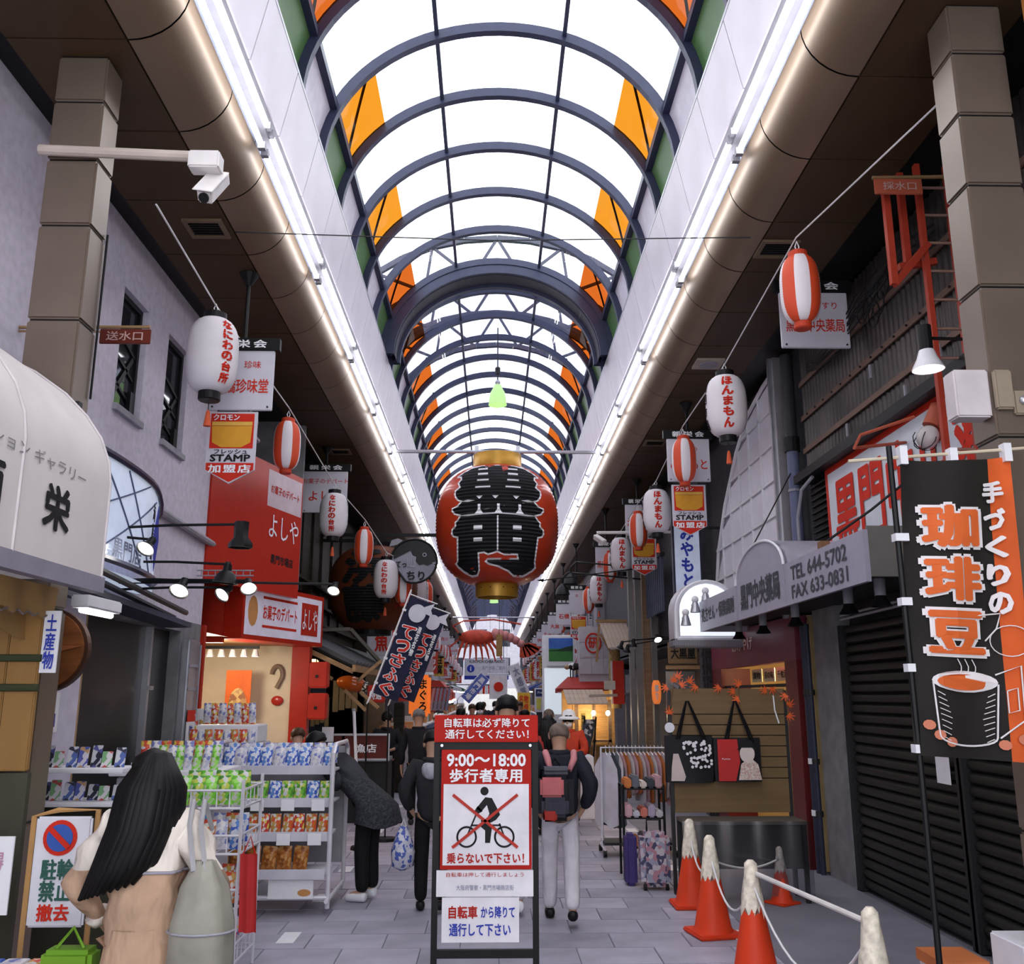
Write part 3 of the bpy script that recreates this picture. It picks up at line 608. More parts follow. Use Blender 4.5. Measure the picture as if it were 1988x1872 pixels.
# ---------------------------------------------------------------- old dark timber shop
dk = MW('dark_timber', (.035, .026, .02), (.018, .013, .01), 3, .7); tan = MW('tan_timber', (.42, .26, .13), (.3, .17, .08), 4, .6)
ws = sroot('wall_left_timber', (-3.2, 19, 0))
MB().box(-3.75, -3.55, 14.4, 24, 2.9, 6.2).build('upper_timber', dk, ws); MB().box(-5, -4.8, 14.4, 24, 0, 3).build('inner_timber', dk, ws); MB().box(-5, -3.2, 14.3, 14.36, 0, 2.9).build('side_timber', dk, ws); MB().box(-5, -3.2, 24, 24.1, 0, 6.2).build('far_timber', dk, ws)
MB().box(-5, -3.15, 14.4, 24, 2.8, 2.9).build('shop_ceiling', dk, ws)
for y in (14.6, 15.4, 16.2, 17.0, 18, 19, 20.2, 21.4): MB().box(-3.55, -3.5, y, y + .08, 3.2, 6.1).build('batten', dk, ws)
for k in range(3): MB().box(-3.55, -3.42, 14.5 + k * .02, 24, 3.25 + k * .35, 3.3 + k * .35).build('ledge', dk, ws)
t = thing('tiled_eave', 'dark tiled eave roof with tan rafter ends on the timber shop', 'roof', (-2.7, 18, 2.3))
for k in range(22):
    y = 14.6 + k * .42; m = MB(); m.tube([(-3.15, y, 2.86), (-2.1, y, 2.36)], .07, 7); m.build('roof_tile', M('grey_roof_tile', (.05, .05, .055), .45), t, smooth=True)
MB().bar((-3.15, 14.4, 2.80), (-3.15, 23.9, 2.8), .06).build('ridge_beam', tan, t); MB().bar((-2.1, 14.4, 2.30), (-2.1, 23.9, 2.3), .05, .1).build('fascia_beam', tan, t)
for y in (14.5, 17, 20): MB().bar((-3.15, y, 2.72), (-2.12, y, 2.25), .06, .07).build('rafter', tan, t)
t = thing('gutter_frame', 'weathered grey roof rail bending over the timber shop', 'rail', (-2.6, 17, 3.0)); MB().bar((-3.2, 17.2, 3.06), (-2.6, 17.2, 3.08), .08, .06).build('rail', M('weathered_wood', (.13, .115, .1), .8), t); MB().bar((-2.6, 17.2, 3.08), (-1.85, 17.6, 2.25), .08, .06).build('rail', M('weathered_wood'), t)
nor = MW('tan_noren', (.3, .22, .12), (.2, .14, .07), 6, .9, (20, 1, 1))
for j, (x0, x1, y, z0, z1, lab) in enumerate(((-3.1, -2.78, 16.4, 1.38, 1.85, 'pale straw curtain hanging lower in the timber shop doorway'), (-2.74, -2.3, 16.4, 1.62, 2.15, 'tan straw curtain hanging higher beside the pale one'))):
    t = thing('noren_curtain', lab, 'curtain', ((x0 + x1) / 2, y, z0)); MB().tube([(x0 - .03, y, z1), (x1 + .03, y, z1)], .012, 6).build('rod', BLACK, t)
    for k in range(4):
        w = (x1 - x0) / 4; MB().bevbox(x0 + k * w + .006, x0 + (k + 1) * w - .006, y - .008 - .01 * (k % 2), y + .008 - .01 * (k % 2), z0 + .03 * (k % 3), z1, .004).build('flap', nor, t)
t = thing('shop_window_paper', 'dim blue framed paper in the timber shop doorway', 'poster', (-3.15, 16.9, 1.4)); MB().box(-3.4, -2.95, 16.9, 16.95, .6, 2.2).build('frame', M('dim_blue_board', (.03, .04, .06), .6), t); MB().box(-3.3, -3.12, 16.89, 16.9, 1.5, 1.8).build('paper', M('dim_paper', (.2, .22, .2), .7), t)
MB().lathe([(.09, 0), (.09, .2)], (-3.05, 15.6, 2.15), 14).build('bulb_lantern', M('bulb_lantern_glow', (1, .9, .6), .5, emit=5, ecol=(1, .8, .45)), t)
t = thing('timber_lantern', 'glowing yellow slatted lantern under the timber eave', 'lantern', (-2.9, 15.2, 2.2)); MB().bevbox(-3.05, -2.8, 15.1, 15.3, 2.22, 2.46, .02).build('glow_box', M('yellow_glow', (1, .8, .4), .5, emit=3.5, ecol=(1, .75, .35)), t)
for k in range(4): MB().box(-3.06 + k * .085, -3.045 + k * .085, 15.08, 15.1, 2.2, 2.48).build('slat', BLACK, t)
# counter with maroon boards
t = thing('market_counter', 'stall counter with maroon boards and white brush lettering', 'counter', (-2.3, 15, 0)); mar = M('maroon_board', (.11, .02, .015), .5)
rectframe(MB(), (-2.3, 14.9, 1.12), EX, EZ, 1.44, .4, .03, .05).build('frame', STEEL, t)
for x, tx in ((-2.65, '魚一'), (-1.95, '漁店')):
    MB().box(x - .33, x + .33, 14.92, 14.95, .95, 1.29).build('board', mar, t); txt(tx, (x, 14.918, 1.1), EX, EZ, .34, .13, INKW, t, .02)
MB().box(-3.0, -1.6, 14.95, 15.6, .9, .95).build('counter_top', GREYP, t); MB().box(-3.0, -1.6, 14.98, 15.55, 0, .9).build('counter_body', M('counter_black', (.02, .02, .022), .6), t)
t = thing('leaning_pole', 'pale slanted parasol pole rising from the maroon counter', 'pole', (-2.1, 14.7, 1)); MB().tube([(-1.98, 14.68, 0), (-2.06, 14.7, .95), (-2.12, 14.72, 1.66)], .025, 8).build('shaft', WHITE, t); MB().tube([(-2.12, 14.72, 1.66), (-2.125, 14.72, 1.7)], .03, 8).build('collar', GREYP, t)
tag(MB().box(-2.62, -2.44, 14.86, 14.87, 1.2, 1.42).build('price_card', WHITE, None), 'white price card standing on the maroon counter frame', 'card')
# ================================================================ RIGHT SIDE
UR = -EY                                                          # reading direction on a face that looks to -X
wr = sroot('wall_right', (3.8, 8, 0))
MB().box(5.0, 5.2, -2, 90, 0, 7.5).build('rear_wall', M('dark_interior'), wr); MB().box(3.9, 5.0, -2, -1.8, 0, 7.5).build('end_wall', concrete, wr)
MB().box(3.82, 3.95, -2, 10.75, 2.6, 6.2).build('upper_backing', M('dark_interior'), wr)
MB().box(3.66, 3.95, 9.92, 10.62, 0, 3.3).build('concrete_pier', concrete, wr); MB().box(3.8, 3.95, -2, 6.0, 0, 2.65).build('dark_front', M('dark_interior'), wr)
corr = M('weathered_corrugated_sheet', (.06, .05, .048), .36, .5, var=.35, scale=1.6)
m = MB(); N = 300; y0, y1 = 3.2, 10.72
for i in range(N + 1):
    y = y0 + (y1 - y0) * i / N; x = 3.76 + .012 * math.cos(i * PI / 2)
    m.v += [Vector((x, y, 4.42)), Vector((x, y, 6.12))]
m.f = [[2 * i, 2 * i + 1, 2 * i + 3, 2 * i + 2] for i in range(N)]; m.mi = [0] * N; m.build('corrugated_sheet', corr, wr, smooth='all')
for z in (4.72, 5.12, 5.55):
    s = MB().box(3.725, 3.745, 3.2, 10.7, z, z + .06).build('fixing_strip', M('rusty_strip', (.17, .1, .075), .6, .3), wr)
for k in range(16): MB().lathe([(.012, 0), (.012, .015)], (3.72, 6.4 + k * .27, 5.15), 6, Matrix.Rotation(-PI / 2, 3, 'Y')).build('bolt', DARK, wr)
for y, z in ((7.2, 4.62), (7.9, 4.5), (8.6, 4.95), (9.3, 4.55)): MB().box(3.715, 3.73, y, y + .03, z, z + .14).build('pale_clip', GREYP, wr)
MB().box(3.55, 3.8, 3.2, 10.6, 4.32, 4.42).build('eave_board', BLACK, wr)
# shutters
def shutter(idx, y0, y1):
    d = sroot('door_%d' % idx, (3.75, (y0 + y1) / 2, 0)); sm = M('dark_green_shutter', (.013, .014, .013), .45, .2, var=.15, scale=2)
    p = None
    for k in range(26):
        z = .02 + k * .1; m = MB(); prof = [(3.76, z), (3.725, z + .02), (3.715, z + .05), (3.725, z + .08), (3.76, z + .098)]
        if p is None: m.sweep(prof, y0, y1); p = m.build('slat', sm, d, smooth=True)
        else: o = p.copy(); COL.objects.link(o); o.parent = d; o.location.z += k * .1
    MB().box(3.68, 3.78, y1, y1 + .08, 0, 2.62).build('guide_rail', DARK, d); MB().box(3.68, 3.78, y0 - .08, y0, 0, 2.62).build('guide_rail', DARK, d)
    return d
d3 = shutter(3, 7.62, 9.84); d4 = shutter(4, 4.6, 7.5)
tag(MB().box(3.66, 3.67, 7.68, 7.9, 1.2, 1.42).build('shutter_notice', WHITE, None), 'white paper notice taped beside the shutter guide rail', 'notice')
# big red lettered pharmacy board
t = thing('pharmacy_board', 'large white wall board with huge red letters 黒門中央薬局 in a red frame', 'sign', (3.7, 8, 3.2))
MB().box(3.68, 3.74, 5.6, 9.9, 3.2, 4.3).build('board', M('white_enamel', (.62, .66, .72), .35, var=.06), t); rectframe(MB(), (3.675, 7.75, 3.75), UR, EZ, 4.34, 1.14, .06, .03).build('frame', REDP, t)
txt('黒門中央薬局', (3.677, 7.75, 3.76), UR, EZ, 3.9, .8, INKR, t, .03)
# canopy
t = thing('pharmacy_canopy', 'grey steel pharmacy canopy with a round gable and telephone numbers', 'canopy', (3.2, 10, 2.75)); can = M('lavender_grey_steel', (.4, .38, .48), .4, .2, var=.05); ink = M('dark_grey_ink', (.06, .06, .075), .6)
MB().box(2.9, 2.94, 7.12, 13.0, 2.76, 3.17).build('front_panel', can, t); MB().box(2.94, 3.72, 7.12, 7.16, 2.8, 3.2).build('end_panel', M('olive_grey_steel', (.16, .15, .14), .5, .2), t)
MB().box(2.94, 3.72, 12.96, 13.0, 2.76, 3.17).build('far_panel', can, t)
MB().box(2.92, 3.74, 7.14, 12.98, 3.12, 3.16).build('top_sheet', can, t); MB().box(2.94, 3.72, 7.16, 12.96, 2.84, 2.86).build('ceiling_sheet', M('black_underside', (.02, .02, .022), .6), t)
ap = [(-.92, 0)] + [(-.92 * math.cos(a), .36 * math.sin(a)) for a in [PI * i / 16 for i in range(1, 16)]] + [(.92, 0)]
m = MB(); m.prism(ap, (2.9, 10.05, 3.17), UR, EZ, .04); m.build('gable', can, t)
m = MB(); n = len(ap); m.v = [Vector((x, 10.05 - a, 3.17 + b)) for x in (2.9, 3.7) for a, b in ap]; m.f = [[i, i + n, i + n + 1, i + 1] for i in range(n - 1)]; m.mi = [0] * (n - 1); m.build('barrel_roof', M('pale_steel_roof', (.5, .48, .58), .35, .3), t, smooth='all')
MB().tube([(2.895, 10.05 - a, 3.17 + b) for a, b in ap], .015, 6).build('gable_trim', WHITE, t)
for y in (9.12, 10.98): MB().box(2.893, 2.9, y - .008, y + .008, 2.78, 3.17).build('panel_joint', GREYP, t)
txt('黒門中央薬局', (2.9, 10.05, 3.0), UR, EZ, 1.5, .3, ink, t, .03); txt('TEL 644-5702', (2.9, 8.2, 3.05), UR, EZ, 1.45, .14, ink, t, .015); txt('FAX 633-0831', (2.9, 8.2, 2.87), UR, EZ, 1.45, .13, ink, t, .015); txt('処方せん・保険調剤', (2.9, 12.0, 2.97), UR, EZ, 1.75, .2, ink, t, .02)
MB().tube([(2.93, 8.2, 3.2), (3.35, 8.0, 3.5), (3.66, 7.9, 3.75)], .012, 5).build('stay_wire', BLACK, t); MB().tube([(2.93, 10.4, 3.5), (3.66, 10.9, 4.6)], .008, 5).build('stay_wire', BLACK, t)
MB().box(2.92, 3.0, 8.1, 8.2, 3.16, 3.24).build('stay_foot', M('rust', (.2, .1, .05)), t)
proto = None
for k, y in enumerate((7.6, 8.3, 9.8, 11.0, 12.1)):
    lab = 'grey downlight under the pharmacy canopy, ' + ('nearest the coffee banner', 'second from the coffee banner', 'in the middle of five', 'fourth from the coffee banner', 'farthest over the wine red shop')[k]
    if proto is None:
        proto = thing('canopy_downlight', lab, 'lamp', (3.2, y, 2.84), 'downlights under the pharmacy canopy')
        MB().lathe([(.045, 0), (.045, -.14)], (3.2, y, 2.84), 14).build('can', GREYP, proto, smooth=True); MB().lathe([(.045, -.14), (.05, -.17), (.09, -.23), (.085, -.23), (.04, -.16)], (3.2, y, 2.84), 16, close=False).build('shade', BLACK, proto, smooth=True)
    else: dup(proto, (3.2, y, 2.84), lab)
t = thing('pipe_rack', 'twin pale pipes under the pharmacy canopy in front of the shutter', 'pipe', (3.6, 8.5, 2.6))
for z in (2.68, 2.72): MB().tube([(3.6, 7.3, z), (3.6, 9.6, z - .02)], .014, 6).build('pipe', GREYP, t)
# louvre, pipes, post
t = thing('wall_louvre', 'black slatted louvre beside the red lettered board', 'louvre', (3.75, 10.2, 3.4))
for k in range(12): MB().bar((3.72, 9.95, 3.42 + k * .075), (3.72, 10.5, 3.42 + k * .075), .05, .02).build('slat', BLACK, t)
t = thing('drain_pipe', 'blue grey drain pipe with dark upper socket beside the corrugated wall', 'pipe', (3.66, 10.9, 3)); MB().tube([(3.66, 10.9, 2.9), (3.66, 10.9, 4.9)], .07, 12).build('pipe', M('blue_grey_pipe', (.13, .14, .24), .4), t, smooth=True); MB().tube([(3.66, 10.9, 4.9), (3.66, 10.9, 6.05)], .075, 12).build('upper_pipe', M('dark_pipe', (.035, .035, .04), .4), t, smooth=True); MB().tube([(3.66, 10.9, 4.8), (3.66, 10.9, 4.98)], .095, 12).build('socket', BLACK, t)
for z in (3.6, 4.3): MB().tube([(3.66, 10.9, z), (3.66, 10.9, z + .03)], .082, 12).build('clamp', GREYP, t)
tag(MB().tube([(3.6, 10.1, 4.3), (3.55, 10.35, 4.2), (3.55, 10.55, 3.9), (3.58, 10.62, 3.4)], .02, 8).build('conduit', GREYP, None), 'pale curved conduit beside the black louvre', 'conduit')
t = thing('steel_post', 'tall galvanised steel edge post beside the white lattice facade', 'post', (3.6, 11.2, 2.8)); MB().box(3.55, 3.7, 11.1, 11.22, 2.8, 6.1).build('post', M('galvanised', (.42, .38, .4), .35, .6), t); MB().box(3.5, 3.56, 11.14, 11.2, 2.8, 6.1).build('flange', STEEL, t)
for i, (y, r, lab) in enumerate(((10.75, .045, 'thick dark downpipe at the wine red shop corner'), (10.66, .03, 'thin dark cable pipe beside the thick downpipe'))):
    t = thing('downpipe', lab, 'pipe', (3.6, y, 0)); MB().tube([(3.6, y, 0), (3.6, y + .02, 2.7)], r, 10).build('pipe', M('navy_pipe', (.03, .035, .06), .4), t, smooth=True)
    for z in (.6, 1.15, 1.9): MB().tube([(3.6, y, z), (3.6, y, z + .06)], r + .012, 10).build('band', WHITE if (i == 0 and z < 1.5) else DARK, t)
# ---------------------------------------------------------------- white lattice quarter-arch facade
wf = sroot('wall_right_lattice', (3.75, 13, 2.8))
edge = [(11.24, 6.12), (11.5, 6.1), (12.09, 6.04), (12.89, 5.88), (13.62, 5.5), (14.44, 4.86), (15.03, 4.18), (15.3, 3.5), (15.35, 2.8)]
lw = M('pale_lattice_sheet', (.74, .71, .8), .5, var=.04)
def ez(y):
    for (a, b), (c, d_) in zip(edge, edge[1:]):
        if a <= y <= c: return b + (d_ - b) * (y - a) / (c - a)
    return 2.8
m = MB(); m.prism([(-(y - 11), z) for y, z in edge] + [(-(11.24 - 11), 2.8)], (3.74, 11, 0), UR, EZ, .05); m.build('backing_sheet', M('lattice_backing', (.3, .28, .34), .6), wf)
ygr = [11.24 + i * .58 for i in range(8)]; zgr = [2.8 + j * .47 for j in range(8)]
for i in range(7):
    for j in range(7):
        ya, yb = ygr[i] + .02, min(ygr[i + 1] - .02, 15.3); za, zb = zgr[j] + .02, zgr[j + 1] - .02
        ta, tb = min(zb, ez(ya) - .04), min(zb, ez(yb) - .04)
        if ta - za < .05: continue
        tb = max(tb, za + .01); MB().prism([(-(ya - 11), za), (-(ya - 11), ta), (-(yb - 11), tb), (-(yb - 11), za)][::-1], (3.73, 11, 0), UR, EZ, .012).rev().build('lattice_panel', lw, wf)
for y in ygr[1:]:
    if ez(y) > 2.9: MB().box(3.70, 3.74, y - .015, y + .015, 2.8, ez(y)).build('lattice_bar', WHITE, wf)
for z in zgr[1:]:
    yy = max([y for y in [11.24 + .05 * k for k in range(82)] if ez(y) >= z] or [11.3]); MB().box(3.70, 3.74, 11.24, yy, z - .015, z + .015).build('lattice_bar', WHITE, wf)
MB().tube([(3.71, y, z) for y, z in edge], .03, 6).build('arch_trim', WHITE, wf); MB().box(3.8, 3.95, 10.75, 16, 2.8, 6.2).build('dark_backing', M('dusk_wall', (.05, .05, .06), .8), wf)
# ---------------------------------------------------------------- wine red shop
wd = sroot('wall_right_wineshop', (3.7, 13.3, 0)); wine = M('wine_red_paint', (.13, .014, .016), .4); wineh = M('purple_wine_header', (.19, .035, .06), .4)
MB().box(3.55, 3.7, 10.95, 15.2, 2.3, 2.82).build('header', wineh, wd); MB().box(3.55, 4.0, 10.95, 11.4, 0, 2.3).build('near_pier', wine, wd); MB().box(3.55, 4.0, 14.6, 15.2, 0, 2.3).build('far_pier', wine, wd)
warm = M('warm_shop_wall', (.62, .45, .22), .6, var=.1)
MB().box(4.85, 4.95, 10.9, 15.2, 0, 2.8).build('inner_wall', warm, wd); MB().box(3.7, 5, 15.2, 15.3, 0, 2.8).build('far_inner_wall', warm, wd); MB().box(3.7, 5, 10.85, 10.95, 0, 2.8).build('near_inner_wall', warm, wd); MB().box(3.7, 5, 10.9, 15.2, 2.75, 2.82).build('shop_ceiling', cream, wd)
MB().box(3.6, 3.64, 11.4, 14.6, 2.0, 2.04).build('window_rail', BLACK, wd)
txt('おみやげ', (3.549, 13.3, 2.6), UR, EZ, 1.1, .18, M('cream_ink', (.7, .6, .5)), wd, .01)
bl = M('amber_bulb', (1, .9, .7), .4, emit=18, ecol=(1, .8, .5))
for x, y, w_ in ((4.1, 12.4, 'middle'), (4.3, 13.6, 'far'), (4.2, 11.7, 'near')):
    t = thing('hanging_bulb', '%s bare warm bulb hanging inside the wine red shop' % w_, 'bulb', (x, y, 2.39), 'bulbs inside the wine red shop'); MB().ell((x, y, 2.45), (.05, .05, .06)).build('bulb', bl, t); MB().tube([(x, y, 2.5), (x, y, 2.75)], .008, 5).build('cord', BLACK, t)
li = bpy.data.lights.new('shop_glow', 'POINT'); li.energy = 70; li.color = (1, .78, .45); li.shadow_soft_size = .1; lo_ = bpy.data.objects.new('shop_light', li); COL.objects.link(lo_); lo_.parent = t; lo_.location = (-.1, .6, -.1)
for k in range(3):
    t = thing('price_paper', '%s cream paper slip hanging in the wine red shop window' % ('near', 'middle', 'far')[k], 'notice', (3.785, 12.25 + k * .6, 2.08)); MB().box(3.78, 3.79, 12.0 + k * .6, 12.5 + k * .6, 2.08, 2.26).build('paper', M('cream_paper', (.7, .62, .42), .7), t)
    txt(('千枚漬', '京の味', '漬物')[k], (3.779, 12.25 + k * .6, 2.17), UR, EZ, .4, .1, INKK, t, .01)
pk = [M('shop_goods_%s' % n, c, .5) for n, c in (('red', (.5, .08, .04)), ('gold', (.6, .4, .1)), ('cream', (.7, .6, .45)), ('green', (.15, .25, .08)))]
sh = thing('shop_shelf', 'side shelf of packaged goods inside the wine red shop', 'shelf', (3.9, 11.6, 0))
for z in (.3, .75, 1.2, 1.6): MB().box(3.62, 4.1, 11.42, 11.75, z, z + .02).build('board', M('pine_board', (.4, .26, .12)), sh)
for k in range(24):
    z = (.32, .77, 1.22, 1.62)[k % 4]; y = 11.45; x = 3.64 + (k // 4) * .075
    tag(MB().bevbox(x, x + .065, y, y + .1, z, z + random.uniform(.14, .26), .008).build('goods_pack', pk[random.randrange(4)], None), 'small colourful goods pack on the wine red shop side shelf', 'package', 'packs on the wine shop shelf')
# ---------------------------------------------------------------- slatwall stand with totes and maple leaves
t = thing('slatwall_stand', 'brown slatwall display stand before the wine red shop', 'stand', (2.4, 9.7, 0)); sw = MW('brown_slat_board', (.2, .125, .06), (.155, .095, .045), 3, .5, (.4, 1, 6))
z = .76
for h in (.33, .104, .104, .104, .104, .104, .104, .26):
    MB().bevbox(1.83, 3.0, 9.7, 9.74, z, z + h - .008, .003).build('slat_board', sw, t); z += h
for x in (1.81, 3.0): MB().box(x - .015, x + .015, 9.69, 9.75, 0, 1.95).build('upright', DARK, t)
MB().box(1.83, 3.0, 9.741, 9.76, .76, 1.93).build('back_board', BLACK, t)
t = thing('covered_table', 'low display table under a clear plastic sheet behind the cones', 'table', (2.4, 9.5, 0)); MB().box(1.83, 3.0, 9.25, 9.66, .70, .73).build('table_top', M('dusty_brown', (.1, .085, .075), .5), t); MB().box(1.86, 2.97, 9.3, 9.62, .3, .69).build('body', M('dark_box', (.03, .028, .028), .6), t)
for x in (1.85, 2.97):
    for y in (9.27, 9.63): MB().box(x - .02, x + .02, y - .02, y + .02, 0, .70).build('leg', DARK, t)
m = MB(); pts = [(1.80, 9.2), (3.02, 9.2)]; m.v = [Vector((1.8 + 1.22 * i / 12, 9.21 - .015 * (i % 3), z)) for z in (.08, .4, .74) for i in range(13)]; m.f = [[r * 13 + i, r * 13 + i + 1, (r + 1) * 13 + i + 1, (r + 1) * 13 + i] for r in range(2) for i in range(12)]; m.mi = [0] * 24; m.build('plastic_sheet', MG('clear_plastic', (.75, .75, .8), .18, .2), t, smooth='all')
def maple(s):
    P = []
    for k in range(7):
        a = PI / 2 + (k - 3) * .62; L = (.6, .8, .95, 1.1, .95, .8, .6)[k]
        P.append((s * .3 * math.cos(a - .31), s * .3 * math.sin(a - .31)))
        P.append((s * L * .6 * math.cos(a - .13), s * L * .6 * math.sin(a - .13))); P.append((s * L * math.cos(a), s * L * math.sin(a))); P.append((s * L * .6 * math.cos(a + .13), s * L * .6 * math.sin(a + .13)))
    P.append((s * .3 * math.cos(PI / 2 + 3 * .62 + .31), s * .3 * math.sin(PI / 2 + 3 * .62 + .31))); P.append((0, -s * .1)); return P
lf = M('maple_orange', (.75, .12, .03), .5, var=.2)
for lab, lst in (('spray of orange artificial maple leaves at the stand\'s left top corner', [(1.78, 1.98), (1.86, 2.04), (1.93, 2.0), (2.02, 2.03), (1.9, 2.08), (2.08, 1.99), (1.8, 1.72)]), ('spray of orange maple leaves drooping mid top of the slatwall', [(2.32, 1.98), (2.47, 1.94), (2.53, 2.0), (2.51, 1.86)]), ('spray of orange maple leaves at the stand\'s right top corner', [(2.8, 1.95), (2.87, 1.97), (3.0, 1.9), (3.03, 1.8), (3.02, 1.7)])):
    t = thing('maple_spray', lab, 'leaves', (lst[0][0], 9.68, lst[0][1]))
    for x, z in lst:
        a = random.uniform(0, 6.3); u = Vector((math.cos(a), random.uniform(-.3, .3), math.sin(a))).normalized(); v = Vector((0, 1, 0)).cross(u).normalized()
        m = MB(); m.prism(maple(.075), (x, 9.665, z), u, -v, .002); m.build('leaf', lf, t)
    MB().tube([(x, 9.68, z - .01) for x, z in sorted(lst)], .004, 4).build('stem', M('twig', (.2, .1, .05)), t)
def tote(x0, x1, zb, zt, hz, face, lab, extra):
    t = thing('tote_bag', lab, 'bag', ((x0 + x1) / 2, 9.6, zb)); w = x1 - x0
    m = MB(); n = 7
    V = [(x0 + w * i / n + (.01 if j == 0 else 0) * (1 if i == 0 else -1 if i == n else 0), 9.64 - .07 * math.sin(PI * i / n) * (1 - .5 * j / 4), zb + (zt - zb) * j / 4) for j in range(5) for i in range(n + 1)]
    m.add(V, [(j * (n + 1) + i, j * (n + 1) + i + 1, (j + 1) * (n + 1) + i + 1, (j + 1) * (n + 1) + i) for j in range(4) for i in range(n)])
    m.add([(x0, 9.68, zb), (x1, 9.68, zb), (x1, 9.68, zt), (x0, 9.68, zt)], [(3, 2, 1, 0)]); m.add([(x0, 9.64, zb), (x0, 9.68, zb), (x0, 9.68, zt), (x0, 9.64, zt)], [(0, 1, 2, 3)][::-1]); m.add([(x1, 9.64, zb), (x1, 9.68, zb), (x1, 9.68, zt), (x1, 9.64, zt)], [(3, 2, 1, 0)])
    m.build('bag_body', face, t, smooth=True)
    for a, b in ((.22, .55), (.5, .82)): pass
    for dx in (0, .03): MB().tube([(x0 + w * .22 + dx, 9.6, zt - .03), (x0 + w * .48, 9.64, hz), (x0 + w * .52, 9.64, hz), (x0 + w * .78 + dx, 9.6, zt - .03)], .011, 5).build('handle', BLACK, t)
    extra(t); return t
def ex1(t):
    pw = M('white_petal', (.8, .76, .8), .6)
    for k in range(70):
        x = 1.9 + .3 * random.random(); z = 1.2 + .25 * random.random()
        if (x - 1.9) < (1.42 - z) * .4 : continue
        m = MB(); a = random.random(); m.prism([(.016 * math.cos(q * PI / 2.5 + a), .016 * math.sin(q * PI / 2.5 + a)) for q in range(5)], (x, 9.6 - .045 * math.sin(PI * (x - 1.75) / .47), z), EX, EZ, .002); o = m.build('flower_print', pw, t)
    m = MB(); m.prism([(-.06, -.18), (.1, -.18), (.06, -.05), (.02, .08), (-.03, .08), (-.05, -.05)], (1.84, 9.58, 1.25), EX, EZ, .002); m.build('robe_print', M('pale_pink_cloth', (.62, .5, .48), .6), t)
def ex2(t):
    m = MB(); m.prism([(-.11, -.2), (.06, -.2), (.11, -.02), (.09, .2), (-.11, .2)], (2.36, 9.558, 1.27), EX, EZ, .002); m.build('red_half', M('red_cloth', (.5, .03, .03), .6), t); txt('Kyoto', (2.33, 9.556, 1.28), EX, EZ, .08, .02, INKW, t)
    m = MB(); m.prism([(.075 * math.cos(q * PI / 8), .085 * math.sin(q * PI / 8)) for q in range(16)], (2.545, 9.56, 1.33), EX, EZ, .002); m.build('pale_oval_print', M('pale_face', (.72, .6, .56), .6), t)
    m = MB(); m.prism([(-.1, -.12), (.13, -.12), (.1, .03), (.02, .1), (-.07, .03)], (2.55, 9.562, 1.2), EX, EZ, .002); m.build('robe_print', MVOR('robe_print', [(.6, .5, .45), (.55, .35, .3), (.7, .6, .55)], 60), t)
    m = MB(); m.prism([(-.1, 0), (-.04, .1), (.05, .1), (.1, .0), (.05, .03), (-.05, .03)], (2.54, 9.556, 1.36), EX, EZ, .002); m.build('hair_print', INKK, t)
bk = M('black_tote_cloth', (.016, .015, .018), .7)
tote(1.74, 2.22, 1.05, 1.5, 1.84, bk, 'black tote bag printed with white blossoms on the slatwall', ex1); tote(2.23, 2.70, 1.06, 1.48, 1.84, bk, 'red and black tote bag with a doll print on the slatwall', ex2)
# ---------------------------------------------------------------- traffic cones, rope, bar
cr = M('cone_orange_red', (.66, .05, .015), .5, var=.08); cw = M('cone_wrap_silver', (.8, .7, .58), .45, 0, var=.3, scale=20)
cone0 = None
for k, (x, y, h, lab) in enumerate(((1.86, 9.18, 1, 'red traffic cone with wrapped top standing farthest left near the slatwall'), (1.81, 8.14, 1, 'red traffic cone second nearest the paving, between two others'), (1.83, 6.95, 1, 'large near red traffic cone at the bottom edge'), (2.72, 9.27, .66, 'small red traffic cone in front of the covered table'), (2.08, 5.45, 1, 'nearest cone showing only its wrapped top'))):
    if cone0 is None:
        cone0 = thing('traffic_cone', lab, 'cone', (0, 0, 0), 'red traffic cones along the rope')
        MB().bevbox(-.19, .19, -.19, .19, 0, .035, .012).build('base', cr, cone0); MB().lathe([(.165, .035), (.15, .06), (.055, .55), (.034, .73), (.02, .745)], n=24).build('cone_body', cr, cone0, smooth=True)
        m = MB(); n = 20; prof = [(.082, .42), (.075, .5), (.062, .58), (.05, .66), (.043, .74), (.02, .765)]
        m.lathe(prof, n=n)
        for i, v in enumerate(m.v): 
            f = 1 + .09 * math.sin(i * 2.4); v.x *= f; v.y *= f
            if i < n: v.z += .05 * math.sin(i * 1.9)
        m.build('wrapped_top', cw, cone0, smooth=True); cone0.location = (x, y, 0)
    else: dup(cone0, (x, y, 0), lab, rz=.2 * k, sc=h)
def sag(a, b, s, n=14): a = Vector(a); b = Vector(b); return [a + (b - a) * (i / n) - EZ * s * 4 * (i / n) * (1 - i / n) for i in range(n + 1)]
rw = M('white_rope', (.75, .73, .74), .7)
for a, b, s, lab in (((1.86, 9.18, .62), (1.81, 8.14, .62), .22, 'white rope sagging between the two farthest left cones'), ((1.81, 8.14, .62), (1.83, 6.95, .62), .3, 'white rope sagging between the second cone and the large near cone'), ((1.83, 6.95, .64), (2.08, 5.45, .64), .42, 'white rope sagging from the near cone to the nearest wrapped top'), ((1.81, 8.14, .58), (2.72, 9.27, .4), .08, 'thin rope from the second cone back to the small cone')):
    tag(MB().tube(sag(a, b, s), .009, 6).build('rope', rw, None, smooth='all'), lab, 'rope')
tag(MB().tube([(1.85, 6.95, .68), (2.08, 5.45, .68)], .017, 8).build('cone_bar', M('pale_bar', (.7, .66, .64), .4), None), 'straight pale bar bridging the near cone and the nearest wrapped top', 'bar')
